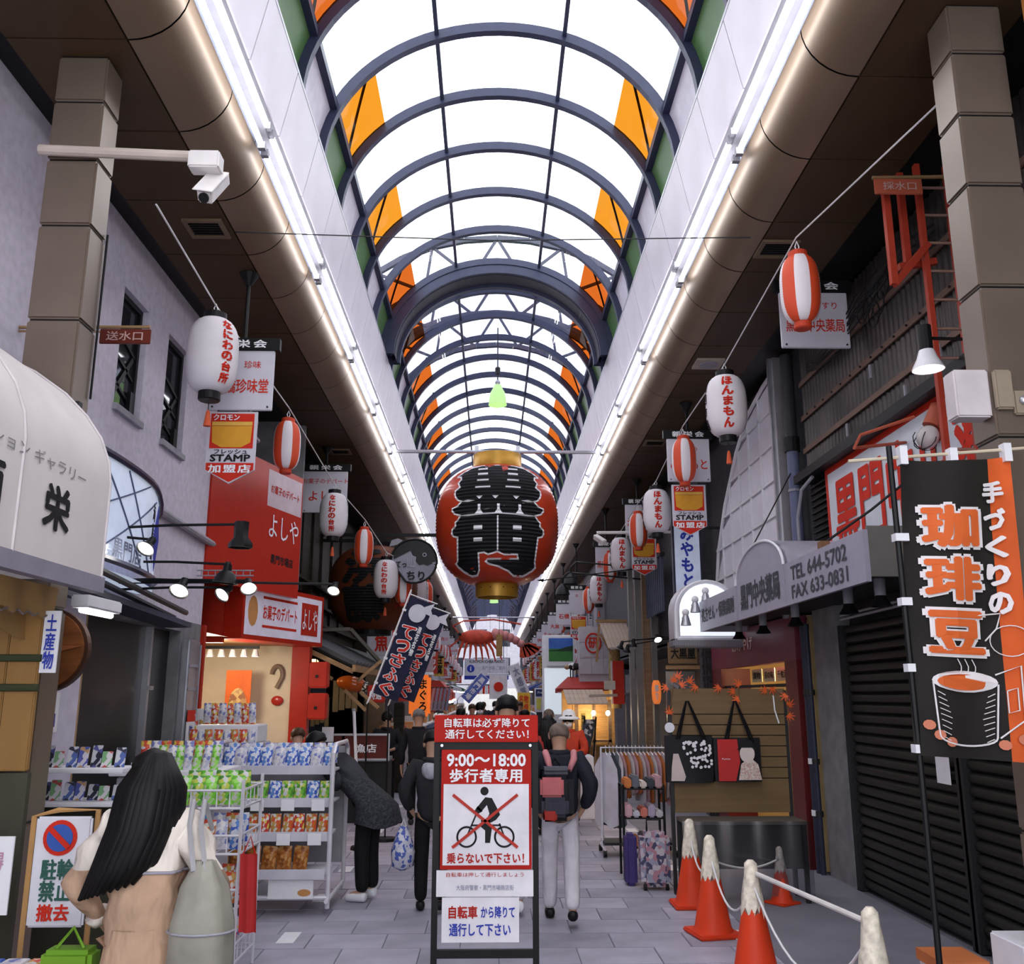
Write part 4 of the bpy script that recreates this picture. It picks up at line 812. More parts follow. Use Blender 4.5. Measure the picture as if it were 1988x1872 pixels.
t = thing('white_carton', 'white carton at the lower right corner of the scene', 'box', (2.95, 5.3, 0)); MB().bevbox(2.78, 3.2, 5.2, 5.55, 0, .62, .01).build('carton', WHITE, t); MB().box(2.778, 2.78, 5.3, 5.45, .3, .45).build('label', INKK, t)
t = thing('low_carton', 'low white tray carton left of the lower right corner carton', 'box', (2.6, 5.7, 0)); MB().bevbox(2.5, 2.75, 5.55, 5.85, 0, .45, .01).build('carton', WHITE, t); MB().box(2.49, 2.76, 5.54, 5.86, .4, .46).build('lid', M('orange_lid', (.5, .15, .05)), t)
# ---------------------------------------------------------------- coffee banner
t = thing('coffee_banner', 'tall black banner with orange letters 珈琲豆 on a pole', 'banner', (2.4, 4.75, 0)); bc = M('black_banner_cloth', (.018, .0155, .014), .8, var=.3, scale=2); oc = M('orange_banner_edge', (.62, .1, .02), .7, var=.1)
def flagpt(s, v): # s across 0..1, v down 0..1
    return Vector((2.17 + s * .60 - v * .07, 4.75 + .02 * math.sin(s * 9 + v * 3), 3.13 - v * 1.52 + .02 * s * (1 - v) - .04 * math.sin(PI * s) * (1 - v) * .5 - .04 * v * s))
def cloth(s0, s1, name, mt, off=0):
    m = MB(); a, b = 12, 24
    m.v = [flagpt(s0 + (s1 - s0) * i / a, j / b) - EY * off for j in range(b + 1) for i in range(a + 1)]; m.f = [[j * (a + 1) + i, (j + 1) * (a + 1) + i, (j + 1) * (a + 1) + i + 1, j * (a + 1) + i + 1] for j in range(b) for i in range(a)]; m.mi = [0] * len(m.f)
    return m.build(name, mt, t, smooth='all')
cloth(0, .8, 'cloth', bc); cloth(.8, 1.0, 'orange_edge', oc)
MB().tube([(2.13, 4.76, 0), (2.13, 4.76, 1.4), (2.12, 4.76, 3.2)], .016, 8).build('pole', BLACK, t); MB().tube([(1.9, 4.77, 3.12), (2.9, 4.77, 3.2)], .009, 6).build('cross_bar', M('bamboo', (.6, .5, .38), .5), t)
for v in (.28, .5, .72, .98): p = flagpt(0, v); MB().box(2.10, p.x + .02, 4.73, 4.785, p.z - .02, p.z + .02).build('tab', WHITE, t)
for s in (.03, .48, .97): p = flagpt(s, 0); MB().box(p.x - .02, p.x + .02, 4.735, 4.79, p.z - .03, p.z + .07).build('tab', WHITE, t)
io = M('coffee_orange', (.68, .13, .03), .7); iw = M('coffee_white', (.78, .72, .74), .7)
def ftxt(body, s, v, w, h, mt, bold, off, nm='lettering'):
    vs, fs, asp = glyphs(body, bold); V, F = wrapmesh(vs, fs, w, h, 6); m = MB(); m.add([flagpt(s + p.x, v - p.y) - EY * (off + p.z) for p in V], F); return m.build(nm, mt, t)
for ch, v, hh in (('珈', .235, .155), ('琲', .415, .155), ('豆', .595, .15)):
    ftxt(ch, .40, v, .58, hh * 1.1, iw, .085, .012, 'letter_outline'); ftxt(ch, .40, v, .50, hh * .96, io, .045, .021)
for k, ch in enumerate('手づくりの'): ftxt(ch, .80, .12 + k * .094, .2, .075, iw, .05, .024)
def poly(pts, mt, off, nm): m = MB(); n = len(pts); m.add([flagpt(s, v) - EY * off for s, v in pts], [tuple(range(n))]); return m.build(nm, mt, t)
E8 = lambda cx, cy, rx, ry, n=20, a0=0, a1=2 * PI: [(cx + rx * math.cos(a0 + (a1 - a0) * i / n), cy + ry * math.sin(a0 + (a1 - a0) * i / n)) for i in range(n)]
poly(E8(.45, .755, .29, .035)[::-1], iw, .012, 'pot_rim'); poly(E8(.45, .757, .25, .026)[::-1], io, .016, 'coffee_surface')
m = MB()
for k in range(9):
    v = .79 + k * .018; m.tube([flagpt(.2 + k * .004 + i * .02 * (1.6 - abs(k - 4) * .15), v + .004 * i) - EY * .012 for i in range(4)], .0025, 4); m.tube([flagpt(.71 - k * .004 - i * .02 * (1.6 - abs(k - 4) * .15), v + .004 * i) - EY * .012 for i in range(4)], .0025, 4)
m.build('pot_hatching', iw, t)
m = MB(); m.tube([flagpt(s, v) - EY * .012 for s, v in [(.17, .76), (.2, .93)] + E8(.45, .93, .25, .03, 12, PI, 0) + [(.7, .93), (.74, .76)]], .005, 5); m.build('pot_outline', iw, t)
m = MB(); m.tube([flagpt(s, v) - EY * .013 for s, v in [(.72, .93), (.92, .87), (.92, .7), (.72, .73)]], .005, 5); m.tube([flagpt(s, v) - EY * .013 for s, v in [(.8, .78), (.88, .77), (.88, .84), (.8, .85), (.8, .78)]], .004, 5); m.tube([flagpt(s, v) - EY * .013 for s, v in E8(.86, .62, .16, .05, 20)], .003, 5); m.tube([flagpt(s, v) - EY * .013 for s, v in [(.52, .54), (.8, .53), (.76, .58), (.66, .62)]], .004, 5); m.build('grinder_outline', iw, t)
for x in (.4, .47, .54): m = MB(); m.tube([flagpt(x + .02 * math.sin(i), .73 - i * .012) - EY * .012 for i in range(5)], .003, 4); m.build('steam_line', iw, t)
for cx_, cy_ in ((.12, .9), (.2, .93), (.3, .95), (.75, .95), (.9, .93)): poly(E8(cx_, cy_, .05, .016, 10)[::-1], M('bean_orange', (.6, .2, .12), .7), .014, 'coffee_bean')
# ---------------------------------------------------------------- right column, ladder, lamps
ct = column('clad_column', 'taupe panel clad arcade column at the right edge behind the coffee banner', 2.80, 3.14, 4.9, 5.16, 1)
t = thing('meter_box', 'beige electric box with pale cover on the right column', 'box', (2.72, 4.95, 3.4)); MB().bevbox(2.6, 2.8, 4.92, 5.05, 3.42, 3.70, .01).build('cover', M('pale_cover', (.6, .54, .56), .4), t); MB().bevbox(2.80, 2.9, 4.86, 4.9, 3.45, 3.68, .01).build('box', M('beige_box', (.3, .24, .18), .5), t)
t = thing('door_bell', 'small round grey fitting on the right column face', 'fitting', (2.95, 4.88, 3.45)); MB().bevbox(2.9, 3.0, 4.87, 4.9, 3.42, 3.56, .008).build('plate', M('beige_box'), t); MB().ell((2.95, 4.865, 3.5), (.025, .02, .025)).build('button', STEEL, t)
t = thing('red_ladder', 'red steel wall ladder beside the right column', 'ladder', (3.45, 6.6, 3.6)); rl_ = M('red_oxide_steel', (.36, .04, .02), .45)
for x in (3.38, 3.62): MB().bar((x, 6.62, 3.3), (x, 6.62, 6.05), .04, .05).build('stile', rl_, t)
for k in range(11): MB().tube([(3.38, 6.62, 3.45 + k * .24), (3.62, 6.62, 3.45 + k * .24)], .012, 6).build('rung', M('dull_rung', (.35, .2, .16), .5, .4), t)
t = thing('red_cage', 'red steel hoop frame beside the ladder top', 'frame', (3.2, 6.6, 5.0))
for a, b in (((3.08, 6.55, 5.9), (3.08, 6.55, 4.98)), ((3.3, 6.75, 6.05), (3.3, 6.75, 5.2)), ((3.08, 6.55, 4.98), (3.4, 6.6, 5.35)), ((3.08, 6.55, 5.75), (3.3, 6.75, 6.0)), ((3.2, 6.7, 5.2), (3.5, 6.7, 5.25))): MB().bar(a, b, .05, .05).build('bar', rl_, t)
t = thing('hydrant_plate', 'faded red plate on a pipe beside the red ladder', 'sign', (3.1, 6.4, 5.65)); MB().tube([(2.92, 6.4, 5.8), (3.6, 6.4, 5.82)], .015, 6).build('bracket', M('brass_rod'), t); MB().bevbox(2.93, 3.3, 6.39, 6.41, 5.66, 5.79, .004).build('plate', M('faded_red', (.4, .09, .05), .5), t); txt('採水口', (3.12, 6.388, 5.725), EX, EZ, .26, .07, M('dull_pink_ink'), t, .01)
t = thing('enamel_lamp', 'lit enamel shade lamp on a black pipe by the right ladder', 'lamp', (3.0, 6.0, 4.1)); MB().tube([(3.02, 6, 4.32), (3.72, 6, 4.31)], .012, 6).build('arm', BLACK, t); MB().lathe([(.045, .08), (.045, -.1)], (3.0, 6, 4.33), 12).build('socket', BLACK, t); MB().lathe([(.05, -.1), (.07, -.16), (.11, -.24), (.105, -.24), (.05, -.14)], (3.0, 6, 4.33), 18, close=False).build('shade', M('white_enamel_shade', (.75, .73, .78), .3), t, smooth=True); MB().ell((3.0, 6, 4.12), (.06, .06, .03)).build('bulb', lampon, t)
t = thing('cage_lamp', 'red socket work lamp with wire cage in front of the lettered board', 'lamp', (2.95, 6.0, 3.55)); Rm = Matrix.Rotation(math.radians(25), 3, 'Y')
MB().tube([(3.03, 6.5, 3.7), (2.5, 6.15, 3.56), (2.53, 6.1, 3.64), (2.9, 6.05, 3.76)], .012, 6).build('arm', M('faded_red'), t); MB().lathe([(.05, .16), (.055, 0)], (2.98, 6, 3.68), 12, Rm).build('socket', M('faded_red'), t, smooth=True); MB().ell((2.955, 6, 3.6), (.075, .075, .085), Rm).build('glass', M('milky_glass', (.55, .5, .5), .15), t, smooth=True)
for k in range(6):
    a = k * PI / 3; m = MB(); m.tube([Vector((2.97, 6, 3.66)) + Rm @ Vector((.085 * math.sin(q) * math.cos(a), .085 * math.sin(q) * math.sin(a), -.02 - .07 * (1 - math.cos(q)))) for q in (1.2, 1.7, 2.2, 2.7, 3.1)], .004, 4); m.build('cage_wire', DARK, t)
t.scale = (1.2,) * 3; t.location = (3.57, 7.28, 3.91)
# orange panel peeking in at the right edge
tag(MB().bevbox(3.1, 3.9, 4.6, 4.64, 5.35, 5.95, .01).build('orange_signboard', M('orange_board', (.5, .2, .05), .5), None), 'plain orange signboard edge at the upper right corner', 'sign')
# ================================================================ HANGING THINGS
def tri(pts):
    global NL; NL = 1
    bm = bmesh.new(); V = [bm.verts.new((x, y, 0)) for x, y in pts]; f = bm.faces.new(V); bmesh.ops.triangulate(bm, faces=[f]); bm.verts.index_update()
    r = ([(v.co.x, v.co.y) for v in bm.verts], [[v.index for v in f.verts] for f in bm.faces]); bm.free(); return r
def wrapcut(vs, fs, zcuts, xcuts):
    n0 = len(vs) // NL; bm = bmesh.new(); V = [bm.verts.new((x, y, (i // n0) * .0004)) for i, (x, y) in enumerate(vs)]
    for f in fs:
        try: bm.faces.new([V[i] for i in f])
        except ValueError: pass
    y0 = min(v[1] for v in vs); y1 = max(v[1] for v in vs)
    for z in zcuts:
        if y0 < z < y1: bmesh.ops.bisect_plane(bm, geom=bm.verts[:] + bm.edges[:] + bm.faces[:], plane_co=(0, z, 0), plane_no=(0, 1, 0))
    for x in xcuts: bmesh.ops.bisect_plane(bm, geom=bm.verts[:] + bm.edges[:] + bm.faces[:], plane_co=(x, 0, 0), plane_no=(1, 0, 0))
    bm.verts.index_update(); r = ([v.co.copy() for v in bm.verts], [[v.index for v in f.verts] for f in bm.faces]); bm.free(); return r
class Lant:
    def __init__(s, r, z0, z1, rend, nr, amp, pw=2.6):
        s.r, s.z0, s.z1, s.nr, s.amp, s.pw = r, z0, z1, nr, amp, pw; s.e = (1 - (rend / r) ** pw) ** (1 / pw)
    def R(s, z, ridge=True):
        t = (z - s.z0) / (s.z1 - s.z0) * 2 - 1; t = max(-1, min(1, t)) * s.e
        r = s.r * (1 - abs(t) ** s.pw) ** (1 / s.pw)
        if ridge:
            k = (z - s.z0) / (s.z1 - s.z0) * s.nr; r -= s.amp * (1 - abs(math.sin(PI * k)))
        return r
    def zs(s, m=2): return [s.z0 + (s.z1 - s.z0) * i / (s.nr * m) for i in range(s.nr * m + 1)]
    def body(s, n=28): return MB().lathe([(s.R(z), z) for z in s.zs()], n=n)
    def print_(s, vs, fs, ang, off, arc=True, dens=1):
        V, F = wrapcut(vs, fs, s.zs()[::dens], [k * s.r * .25 for k in range(-3, 4)]); m = MB()
        out = []
        for p in V:
            r = s.R(p.y) + off + p.z; a = ang + (p.x / s.r if arc else math.asin(max(-.97, min(.97, p.x / max(r, 1e-3)))))
            out.append((r * math.cos(a), r * math.sin(a), p.y))
        m.add(out, F); return m
# ---------------------------------------------------------------- the giant red lantern
G = Vector((.08, 17.5, 0)); gl = Lant(1.175, 3.93, 6.18, .47, 34, .022, 2.5)
t = thing('giant_lantern', 'giant ribbed red lantern lettered 黒門 in black hanging mid arcade', 'lantern', (G.x, G.y, 3.69))
lr = M('lantern_red', (.52, .045, .015), .38, var=.08, scale=3, coat=.2); gold = M('lantern_gold', (.5, .27, .03), .35, .35, var=.15, scale=3)
gl.body(56).xf(Matrix.Translation(G)).build('ribbed_body', lr, t, smooth='all')
MB().lathe([(.46, 6.14), (.47, 6.16), (.47, 6.44), (.45, 6.44), (.45, 6.3)], G, 40).build('top_ring', gold, t, smooth=True); rb = MB().lathe([(.40, 3.98), (.41, 3.96), (.40, 3.69), (.37, 3.69), (.37, 3.9)], G, 40, close=False).build('bottom_ring', gold, t, smooth=True)
MB().lathe([(.37, 3.88), (.02, 3.885)], G, 30).build('bottom_plate', M('lantern_gold_dark', (.3, .14, .02), .5, .3), t)
for a in (-.8, -.3, .3, .8): MB().ell(G + Vector((.41 * math.sin(a), -.41 * math.cos(a), 3.85)), (.012, .012, .012), n=8, m=5).build('rivet', DARK, rb)
for dx in (-.4, .4): MB().box(G.x + dx - .04, G.x + dx + .04, 17.38, 17.44, 6.4, 6.62).build('hanger', STEEL, t)
MB().tube([G + EZ * 6.44, G + EZ * 6.56], .02, 6).build('hook', STEEL, t)
L_ = [(730, 335), (640, 350), (560, 395), (490, 440), (478, 467), (515, 475), (518, 500), (488, 540), (505, 590), (465, 615), (455, 660), (468, 705), (498, 742), (520, 752), (490, 785), (435, 802), (430, 832), (458, 872), (512, 896), (498, 922), (466, 950), (468, 990), (436, 1012), (430, 1062), (452, 1096), (490, 1110), (490, 1320), (468, 1342), (500, 1382), (560, 1430), (640, 1472), (700, 1468), (722, 1420), (714, 1272), (760, 1268), (800, 1290), (890, 1262)]
Rr = [(1790 - x, y) for x, y in L_[:26]][::-1]
R_ = [(890, 1262), (960, 1290), (1080, 1285), (1085, 1310), (790, 1315), (765, 1345), (800, 1370), (900, 1395), (1000, 1435), (1050, 1472), (1150, 1470), (1240, 1420), (1280, 1382), (1272, 1330)]
def gm(x, y): return ((x - 890) / 640 * 1.175, 6.10 - (y - 335) / 1140 * 2.10)
def gshape(pts, off, mt, nm, sh=None):
    P = [gm(*p) for p in pts]; vs, fs = tri(P[::-1]); m = gl.print_(vs, fs, -PI / 2, off, arc=False); return m.xf(Matrix.Translation(G)).build(nm, mt, t)
outer = L_ + R_[1:] + Rr
gshape(outer, .006, INKW, 'white_outline')
def inset(P, d):
    n = len(P); out = []; A = sum(P[i][0] * P[(i + 1) % n][1] - P[(i + 1) % n][0] * P[i][1] for i in range(n)); sg = 1 if A > 0 else -1
    for i in range(n):
        a, b, c = (Vector(P[(i + k) % n]) for k in (-1, 0, 1)); e1 = (b - a).normalized(); e2 = (c - b).normalized()
        n1 = Vector((-e1.y, e1.x)) * sg; n2 = Vector((-e2.y, e2.x)) * sg; v = (n1 + n2); k = max(.45, 1 + n1.dot(n2)) ; out.append(tuple(b + v / k * d))
    return out
gshape(inset(outer, 16), .011, INKK, 'letter_black')
def grect(x, y, w, h, mt=INKW, nm='white_slot', off=.016): return gshape([(x - w / 2, y - h / 2), (x - w / 2, y + h / 2), (x + w / 2, y + h / 2), (x + w / 2, y - h / 2)], off, mt, nm)
for x in (745, 1045): grect(x, 398, 95, 18); grect(x, 462, 100, 20); grect(x, 535, 115, 16); grect(x, 612, 150, 16)
for x in (700, 1085): grect(x, 1022, 85, 42); grect(x, 1138, 85, 36)
grect(893, 1075, 14, 330); 
for x in (710, 900, 1110): gshape([(x - 45, 892), (x - 12, 845), (x - 14, 790), (x + 14, 790), (x + 12, 845), (x + 45, 892)], .016, INKW, 'white_drop')
for x in (712, 870, 1075): gshape([(x - 32, 708), (x, 740), (x + 32, 708)], .016, INKW, 'white_notch')
gshape([(480, 893), (600, 905), (893, 892), (1190, 905), (1310, 893), (1190, 890), (893, 880), (600, 890)], .016, INKW, 'white_rule')
for k, xx in enumerate((600, 1190)): gshape([(xx - 70, 752), (xx, 740), (xx + 70, 752), (xx, 762)], .016, INKW, 'white_rule')
# ---------------------------------------------------------------- dark round lantern over the timber shop
D = Vector((-2.44, 19.0, 0)); dl = Lant(.91, 3.17, 4.86, .4, 30, .016, 2.4)
t = thing('dark_lantern', 'big dim orange brown lantern with black brush letters over the timber shop', 'lantern', (D.x, D.y, 3.08))
dl.body(40).xf(Matrix.Translation(D)).build('ribbed_body', M('old_lantern_paper', (.13, .03, .009), .6, var=.25, scale=2), t, smooth='all')
MB().lathe([(.4, 4.84), (.41, 4.94)], D, 24).build('top_ring', BLACK, t); MB().lathe([(.39, 3.08), (.4, 3.19)], D, 24).build('bottom_ring', BLACK, t)
for ch, z in (('浜', 4.38), ('藤', 3.65)):
    vs, fs, _ = glyphs(ch, .05); m = dl.print_([(x * .95, z + y * .74) for x, y in vs], fs, -PI / 2 - .1, .012, True, 1); m.xf(Matrix.Translation(D)).build('brush_letter', INKK, t)
vs, fs, _ = glyphs('大', .02); dl.print_([(x * .14, 3.66 + y * .14) for x, y in vs], fs, -PI / 2 + .75, .01).xf(Matrix.Translation(D)).build('small_letter', INKR, t)
for dz, lab, x1 in ((5.1, 'black steel beam over the dim round lantern', -1.25), (4.98, 'short black beam hanging the dim round lantern', -1.9)): tag(MB().box(-3.5, x1 + .12, 18.96, 19.03, dz, dz + .06).build('hanging_beam', BLACK, None), lab, 'beam')
# ---------------------------------------------------------------- blowfish board
F0 = Vector((-1.52, 17.6, 4.37)); t = thing('blowfish_sign', 'round black and grey blowfish signboard lettered てっちり beside the dim lantern', 'sign', F0 - EZ * .45)
fish = [(.44 * math.cos(a) + .02, .42 * math.sin(a) + .02) for a in [-1.9 + i * .22 for i in range(24)]]
m = MB(); m.prism(fish, F0, EX, EZ, .1); m.build('body', M('blowfish_grey', (.3, .29, .36), .5), t)
top = [(.43 * math.cos(a) + .02, .41 * math.sin(a) + .02) for a in [0.05 + i * .2 for i in range(15)]] + [(-.36, .06), (-.2, .14), (-.05, .22), (.05, .02), (.12, -.06), (.2, -.04), (.28, -.07), (.36, -.03)]
m = MB(); m.prism(top, F0 - EY * .012, EX, EZ, .01); m.build('dark_back', M('blowfish_black', (.012, .012, .016), .35), t)
MB().tube([F0 - EY * .02 + Vector((x, 0, z)) for x, z in fish + fish[:1]], .02, 6).build('rim', BLACK, t)
m = MB(); m.prism([(-.1, -.08), (.04, -.1), (.06, .1), (-.02, .13), (-.1, .08)], F0 - EY * .02, EX, EZ, .01); pf = m.build('pectoral_fin', M('fin_grey', (.42, .41, .5), .5), t)
for k in range(4): MB().tube([F0 + Vector((-.07 + .03 * k, -.034, -.07)), F0 + Vector((-.075 + .035 * k, -.034, .1))], .004, 4).build('fin_ray', INKK, pf)
MB().lathe([(.04, 0), (.04, .01)], F0 + Vector((.22, -.02, .14)), 16, Matrix.Rotation(PI / 2, 3, 'X')).build('eye', M('fin_grey'), t); MB().lathe([(.024, 0), (.024, .012)], F0 + Vector((.22, -.022, .14)), 12, Matrix.Rotation(PI / 2, 3, 'X')).build('pupil', INKK, t)
m = MB(); m.prism([(-.46, .3), (-.3, .34), (-.2, .42), (-.3, .46), (-.42, .42)], F0, EX, EZ, .05); m.build('dorsal_fin', GREYP, t); m = MB(); m.prism([(.34, -.06), (.46, -.02), (.36, 0), (.46, -.1)], F0 - EY * .015, EX, EZ, .02); m.build('mouth', M('fin_grey'), t)
txt('ちり', F0 + Vector((.06, -.02, -.26)), EX, EZ, .34, .17, INKK, t, .03, off=.01); txt('てっ', F0 + Vector((-.22, -.02, -.05)), EX, EZ, .2, .12, INKK, t, .03, off=.01)
# ---------------------------------------------------------------- paper lanterns on the two cords
paper = M('white_lantern_paper', (.72, .67, .71), .6, var=.03); wlt = Lant(.235, -.36, .36, .10, 30, .006, 3.0); slt = Lant(.172, -.31, .31, .08, 26, .004, 2.8)
strm = MATS.get('striped') or bpy.data.materials.new('red_white_striped_paper'); strm.use_nodes = True; nt = strm.node_tree; bs = nt.nodes['Principled BSDF']; bs.inputs['Roughness'].default_value = .6
tc = nt.nodes.new('ShaderNodeTexCoord'); gr = nt.nodes.new('ShaderNodeTexGradient'); gr.gradient_type = 'RADIAL'; mu = nt.nodes.new('ShaderNodeMath'); mu.operation = 'MULTIPLY'; mu.inputs[1].default_value = 4; fr = nt.nodes.new('ShaderNodeMath'); fr.operation = 'FRACT'; rp = nt.nodes.new('ShaderNodeValToRGB'); rp.color_ramp.interpolation = 'CONSTANT'; rp.color_ramp.elements[0].color = (.62, .06, .015, 1); rp.color_ramp.elements[1].color = (.74, .68, .72, 1); rp.color_ramp.elements[1].position = .5
nt.links.new(tc.outputs['Object'], gr.inputs[0]); nt.links.new(gr.outputs['Fac'], mu.inputs[0]); nt.links.new(mu.outputs[0], fr.inputs[0]); nt.links.new(fr.outputs[0], rp.inputs['Fac']); nt.links.new(rp.outputs['Color'], bs.inputs['Base Color'])
def white_lantern(red, side):
    t = thing('paper_lantern', 'x x x x', 'lantern', (0, 0, 0)); wlt.body(28).build('ribbed_shade', paper, t, smooth='all', origin=(0, 0, 0))
    MB().lathe([(.105, .35), (.105, .42), (.09, .42)], n=20).build('top_cap', BLACK, t); MB().lathe([(.09, -.44), (.1, -.43), (.1, -.355)], n=20).build('bottom_cap', BLACK, t)
    n = len(red); h = .62
    for k, ch in enumerate(red):
        vs, fs, a = glyphs(ch, .05); z = h / 2 - (k + .5) * h / n; ww = min(.155, a * h / n * 1.05)
        wlt.print_([(x * ww, z + y * h / n * .9) for x, y in vs], fs, -PI / 2, .003).build('red_letter', INKR, t, origin=(0, 0, 0))
    for k, ch in enumerate('黒門市場'):
        vs, fs, a = glyphs(ch, .03); z = .3 - (k + .5) * .15
        wlt.print_([(x * .14, z + y * .125) for x, y in vs], fs, -PI / 2 + side, .003).build('black_letter', INKK, t, origin=(0, 0, 0))
    MB().tube([(0, 0, -.44), (0, 0, -.55)], .004, 4).build('tassel_cord', INKK, t); MB().lathe([(.012, -.53), (.02, -.56), (.035, -.68)], n=10).build('tassel', M('tassel_orange', (.6, .1, .04), .7), t)
    MB().tube([(0, 0, .42), (-.02, 0, .47), (0, 0, .52), (.02, 0, .47), (0, 0, .42)], .006, 5).build('loop', WHITE, t); return t
def striped_lantern():
    t = thing('striped_lantern', 'x x x x', 'lantern', (0, 0, 0)); slt.body(32).build('ribbed_shade', strm, t, smooth='all', origin=(0, 0, 0)); rc = M('lantern_cap_red', (.5, .05, .02), .5)
    MB().lathe([(.085, .305), (.085, .35), (.07, .36)], n=18).build('top_cap', rc, t); MB().lathe([(.065, -.37), (.075, -.36), (.075, -.305)], n=18).build('bottom_cap', rc, t)
    MB().tube([(0, 0, .35), (-.02, 0, .41), (0, 0, .46), (.02, 0, .41), (0, 0, .35)], .006, 5).build('loop', WHITE, t); return t
wL = white_lantern('なにわの台所', 1.75); wR = white_lantern('ほんまもん', -1.6); st = striped_lantern()
ORD = ['nearest', 'second', 'third', 'fourth', 'fifth', 'sixth']
used = {}
def hang(p, loc, rz, lab, grp):
    if id(p) not in used: used[id(p)] = 1; p.location = loc; p.rotation_euler = (0, 0, rz); p['label'] = lab; p['group'] = grp; WO[p.name] = Vector(loc); return p
    return dup(p, loc, lab, rz, grp)
Lp = [(-2.62, 8.21, 4.98), (-2.62, 11.43, 4.99), (-2.62, 15.06, 4.79), (-2.31, 16.5, 4.49), (-2.0, 17.4, 4.02), (-1.72, 17.9, 3.93), (-1.62, 19.8, 4.02), (-1.52, 21.1, 4.1)]
Rp = [(2.68, 7.48, 5.36), (2.68, 10.15, 5.14), (2.68, 12.57, 5.11), (2.68, 14.84, 4.83), (2.68, 16.81, 4.86), (2.68, 19.14, 4.75), (2.68, 21.05, 4.77), (2.68, 23.42, 4.5), (2.68, 25.86, 4.49), (2.68, 29.03, 4.4), (2.68, 31, 4.4)]
for i, p in enumerate(Lp):
    w = i % 2 == 0; rz = math.atan2(-p[0], p[1]) + ((.58 if i == 0 else -.15) if w else .39)
    if i < 6: lab = ('white paper lantern lettered なにわの台所, %s of its kind on the left' if w else 'red and white striped lantern, %s of its kind on the left cord') % ORD[i // 2]
    else: lab = 'small far ' + ('white paper lantern' if w else 'striped lantern') + ' above the navy banners on the left'
    hang(wL if w else st, p, rz, lab, 'lanterns on the left cord')
for i, p in enumerate(Rp):
    w = i % 2 == 1; rz = math.atan2(-p[0], p[1]) + ((.1) if w else .55)
    k = i // 2; lab = ('white paper lantern lettered ほんまもん, %s of its kind on the right' if w else 'red and white striped lantern, %s of its kind on the right cord') % ORD[k]
    hang(wR if w else st, p, rz, lab, 'lanterns on the right cord')
for sgn, side in ((-1, 'left'), (1, 'right')):
    for k in range(18):
        y = 33 + k * 2.7; p = (sgn * 2.62 + (.06 if sgn > 0 else 0), y, (4.5 - .017 * (y - 33)) if sgn < 0 else 4.6)
        w = k % 2 == 0; hang((wL if sgn < 0 else wR) if w else st, p, .1 * k, 'tiny distant %s lantern in the %s row down the arcade' % ('white' if w else 'striped', side), 'distant lanterns on the %s cord' % side)
def cordpts(P, dz): return [Vector(P[0]) + EZ * dz] if False else [Vector(p) + EZ * dz for p in P]
tag(MB().tube([Vector((-2.63, 6.6, 5.62))] + cordpts(Lp, .5) + [Vector((-2.62, y, 5.0 - .017 * (y - 33))) for y in range(33, 86, 6)], .008, 5).build('lantern_cord', rw, None), 'white cord carrying the row of lanterns on the left', 'cord')
tag(MB().tube([Vector((3.0, 5.2, 5.75))] + cordpts(Rp, .5) + [Vector((2.68, y, 5.1)) for y in range(33, 86, 6)], .008, 5).build('lantern_cord', rw, None), 'white cord carrying the row of lanterns on the right', 'cord')
tag(MB().tube([(-2.4, 7.9, 6.08), (0, 7.9, 6.02), (2.4, 7.9, 6.08)], .006, 4).build('cross_wire', DARK, None), 'thin dark wire strung across the arcade under the skylight', 'wire')
# ---------------------------------------------------------------- hanging shop plates and stamp plates
plate = M('hanging_plate_white', (.58, .55, .62), .4, var=.03); yell = M('stamp_yellow', (.68, .32, .03), .5)
def shopsign(x, y, z0, w, h, lab, l1, l2, l1c=0, grp='square shop plates under the soffit'):
    t = thing('shop_plate', lab, 'sign', (x, y, z0), grp)
    MB().bevbox(x - w / 2, x + w / 2, y, y + .04, z0, z0 + h, .006).build('plate', plate, t); MB().bevbox(x - w / 2 - .05, x + w / 2 + .05, y - .02, y + .06, z0 + h, z0 + h + .13, .006).build('header', BLACK, t)
    txt('親栄会', (x, y - .02, z0 + h + .065), EX, EZ, w * .75, .085, INKW, t, .02, sp=1.4)
    if l1: txt(l1, (x + l1c, y, z0 + h * .76), EX, EZ, None, h * .13, INKR, t, .005)
    if l2: 
        _, _, a = glyphs(l2, .01); ww = min(w * .86, a * h * .24); txt(l2, (x, y, z0 + h * .4), EX, EZ, ww, h * .24, INKR, t, .012)
    MB().tube([(x, y + .02, z0 + h + .13), (x, y + .02, 6.02)], .022, 8).build('hanger_pipe', BLACK, t); MB().lathe([(.03, -.12), (.1, 0)], (x, y + .02, 6.09), 12).build('hanger_flange', BLACK, t)
    for dx in (-w / 2 + .04, w / 2 - .04): MB().lathe([(.01, 0), (.01, .01)], (x + dx, y - .005, z0 + .03), 8, Matrix.Rotation(PI / 2, 3, 'X')).build('screw', DARK, t)
    return t
shopsign(-2.5, 8.8, 4.64, .62, .62, 'white hanging plate lettered 珍味堂 behind the nearest left lantern', '珍味', '高橋珍味堂', .1)
shopsign(-2.88, 15.6, 4.94, .75, .72, 'white hanging plate lettered お菓子のデパート よしや on the left', 'お菓子のデパート', 'よしや')
shopsign(3.28, 8.8, 5.34, .7, .60, 'white hanging plate lettered 黒門中央薬局 behind the nearest striped lantern', 'くすり', '黒門中央薬局', .12)
shopsign(2.84, 13, 4.91, .62, .64, 'white hanging plate lettered みやもと behind a striped lantern on the right', '漬物の', 'みやもと')
shopsign(2.87, 18, 4.97, .49, .62, 'plain white hanging plate behind the second right white lantern', '', 'おかき')
shopsign(2.6, 21, 4.53, .5, .68, 'white hanging plate above the wooden stall on the right', '', '黒門三平')
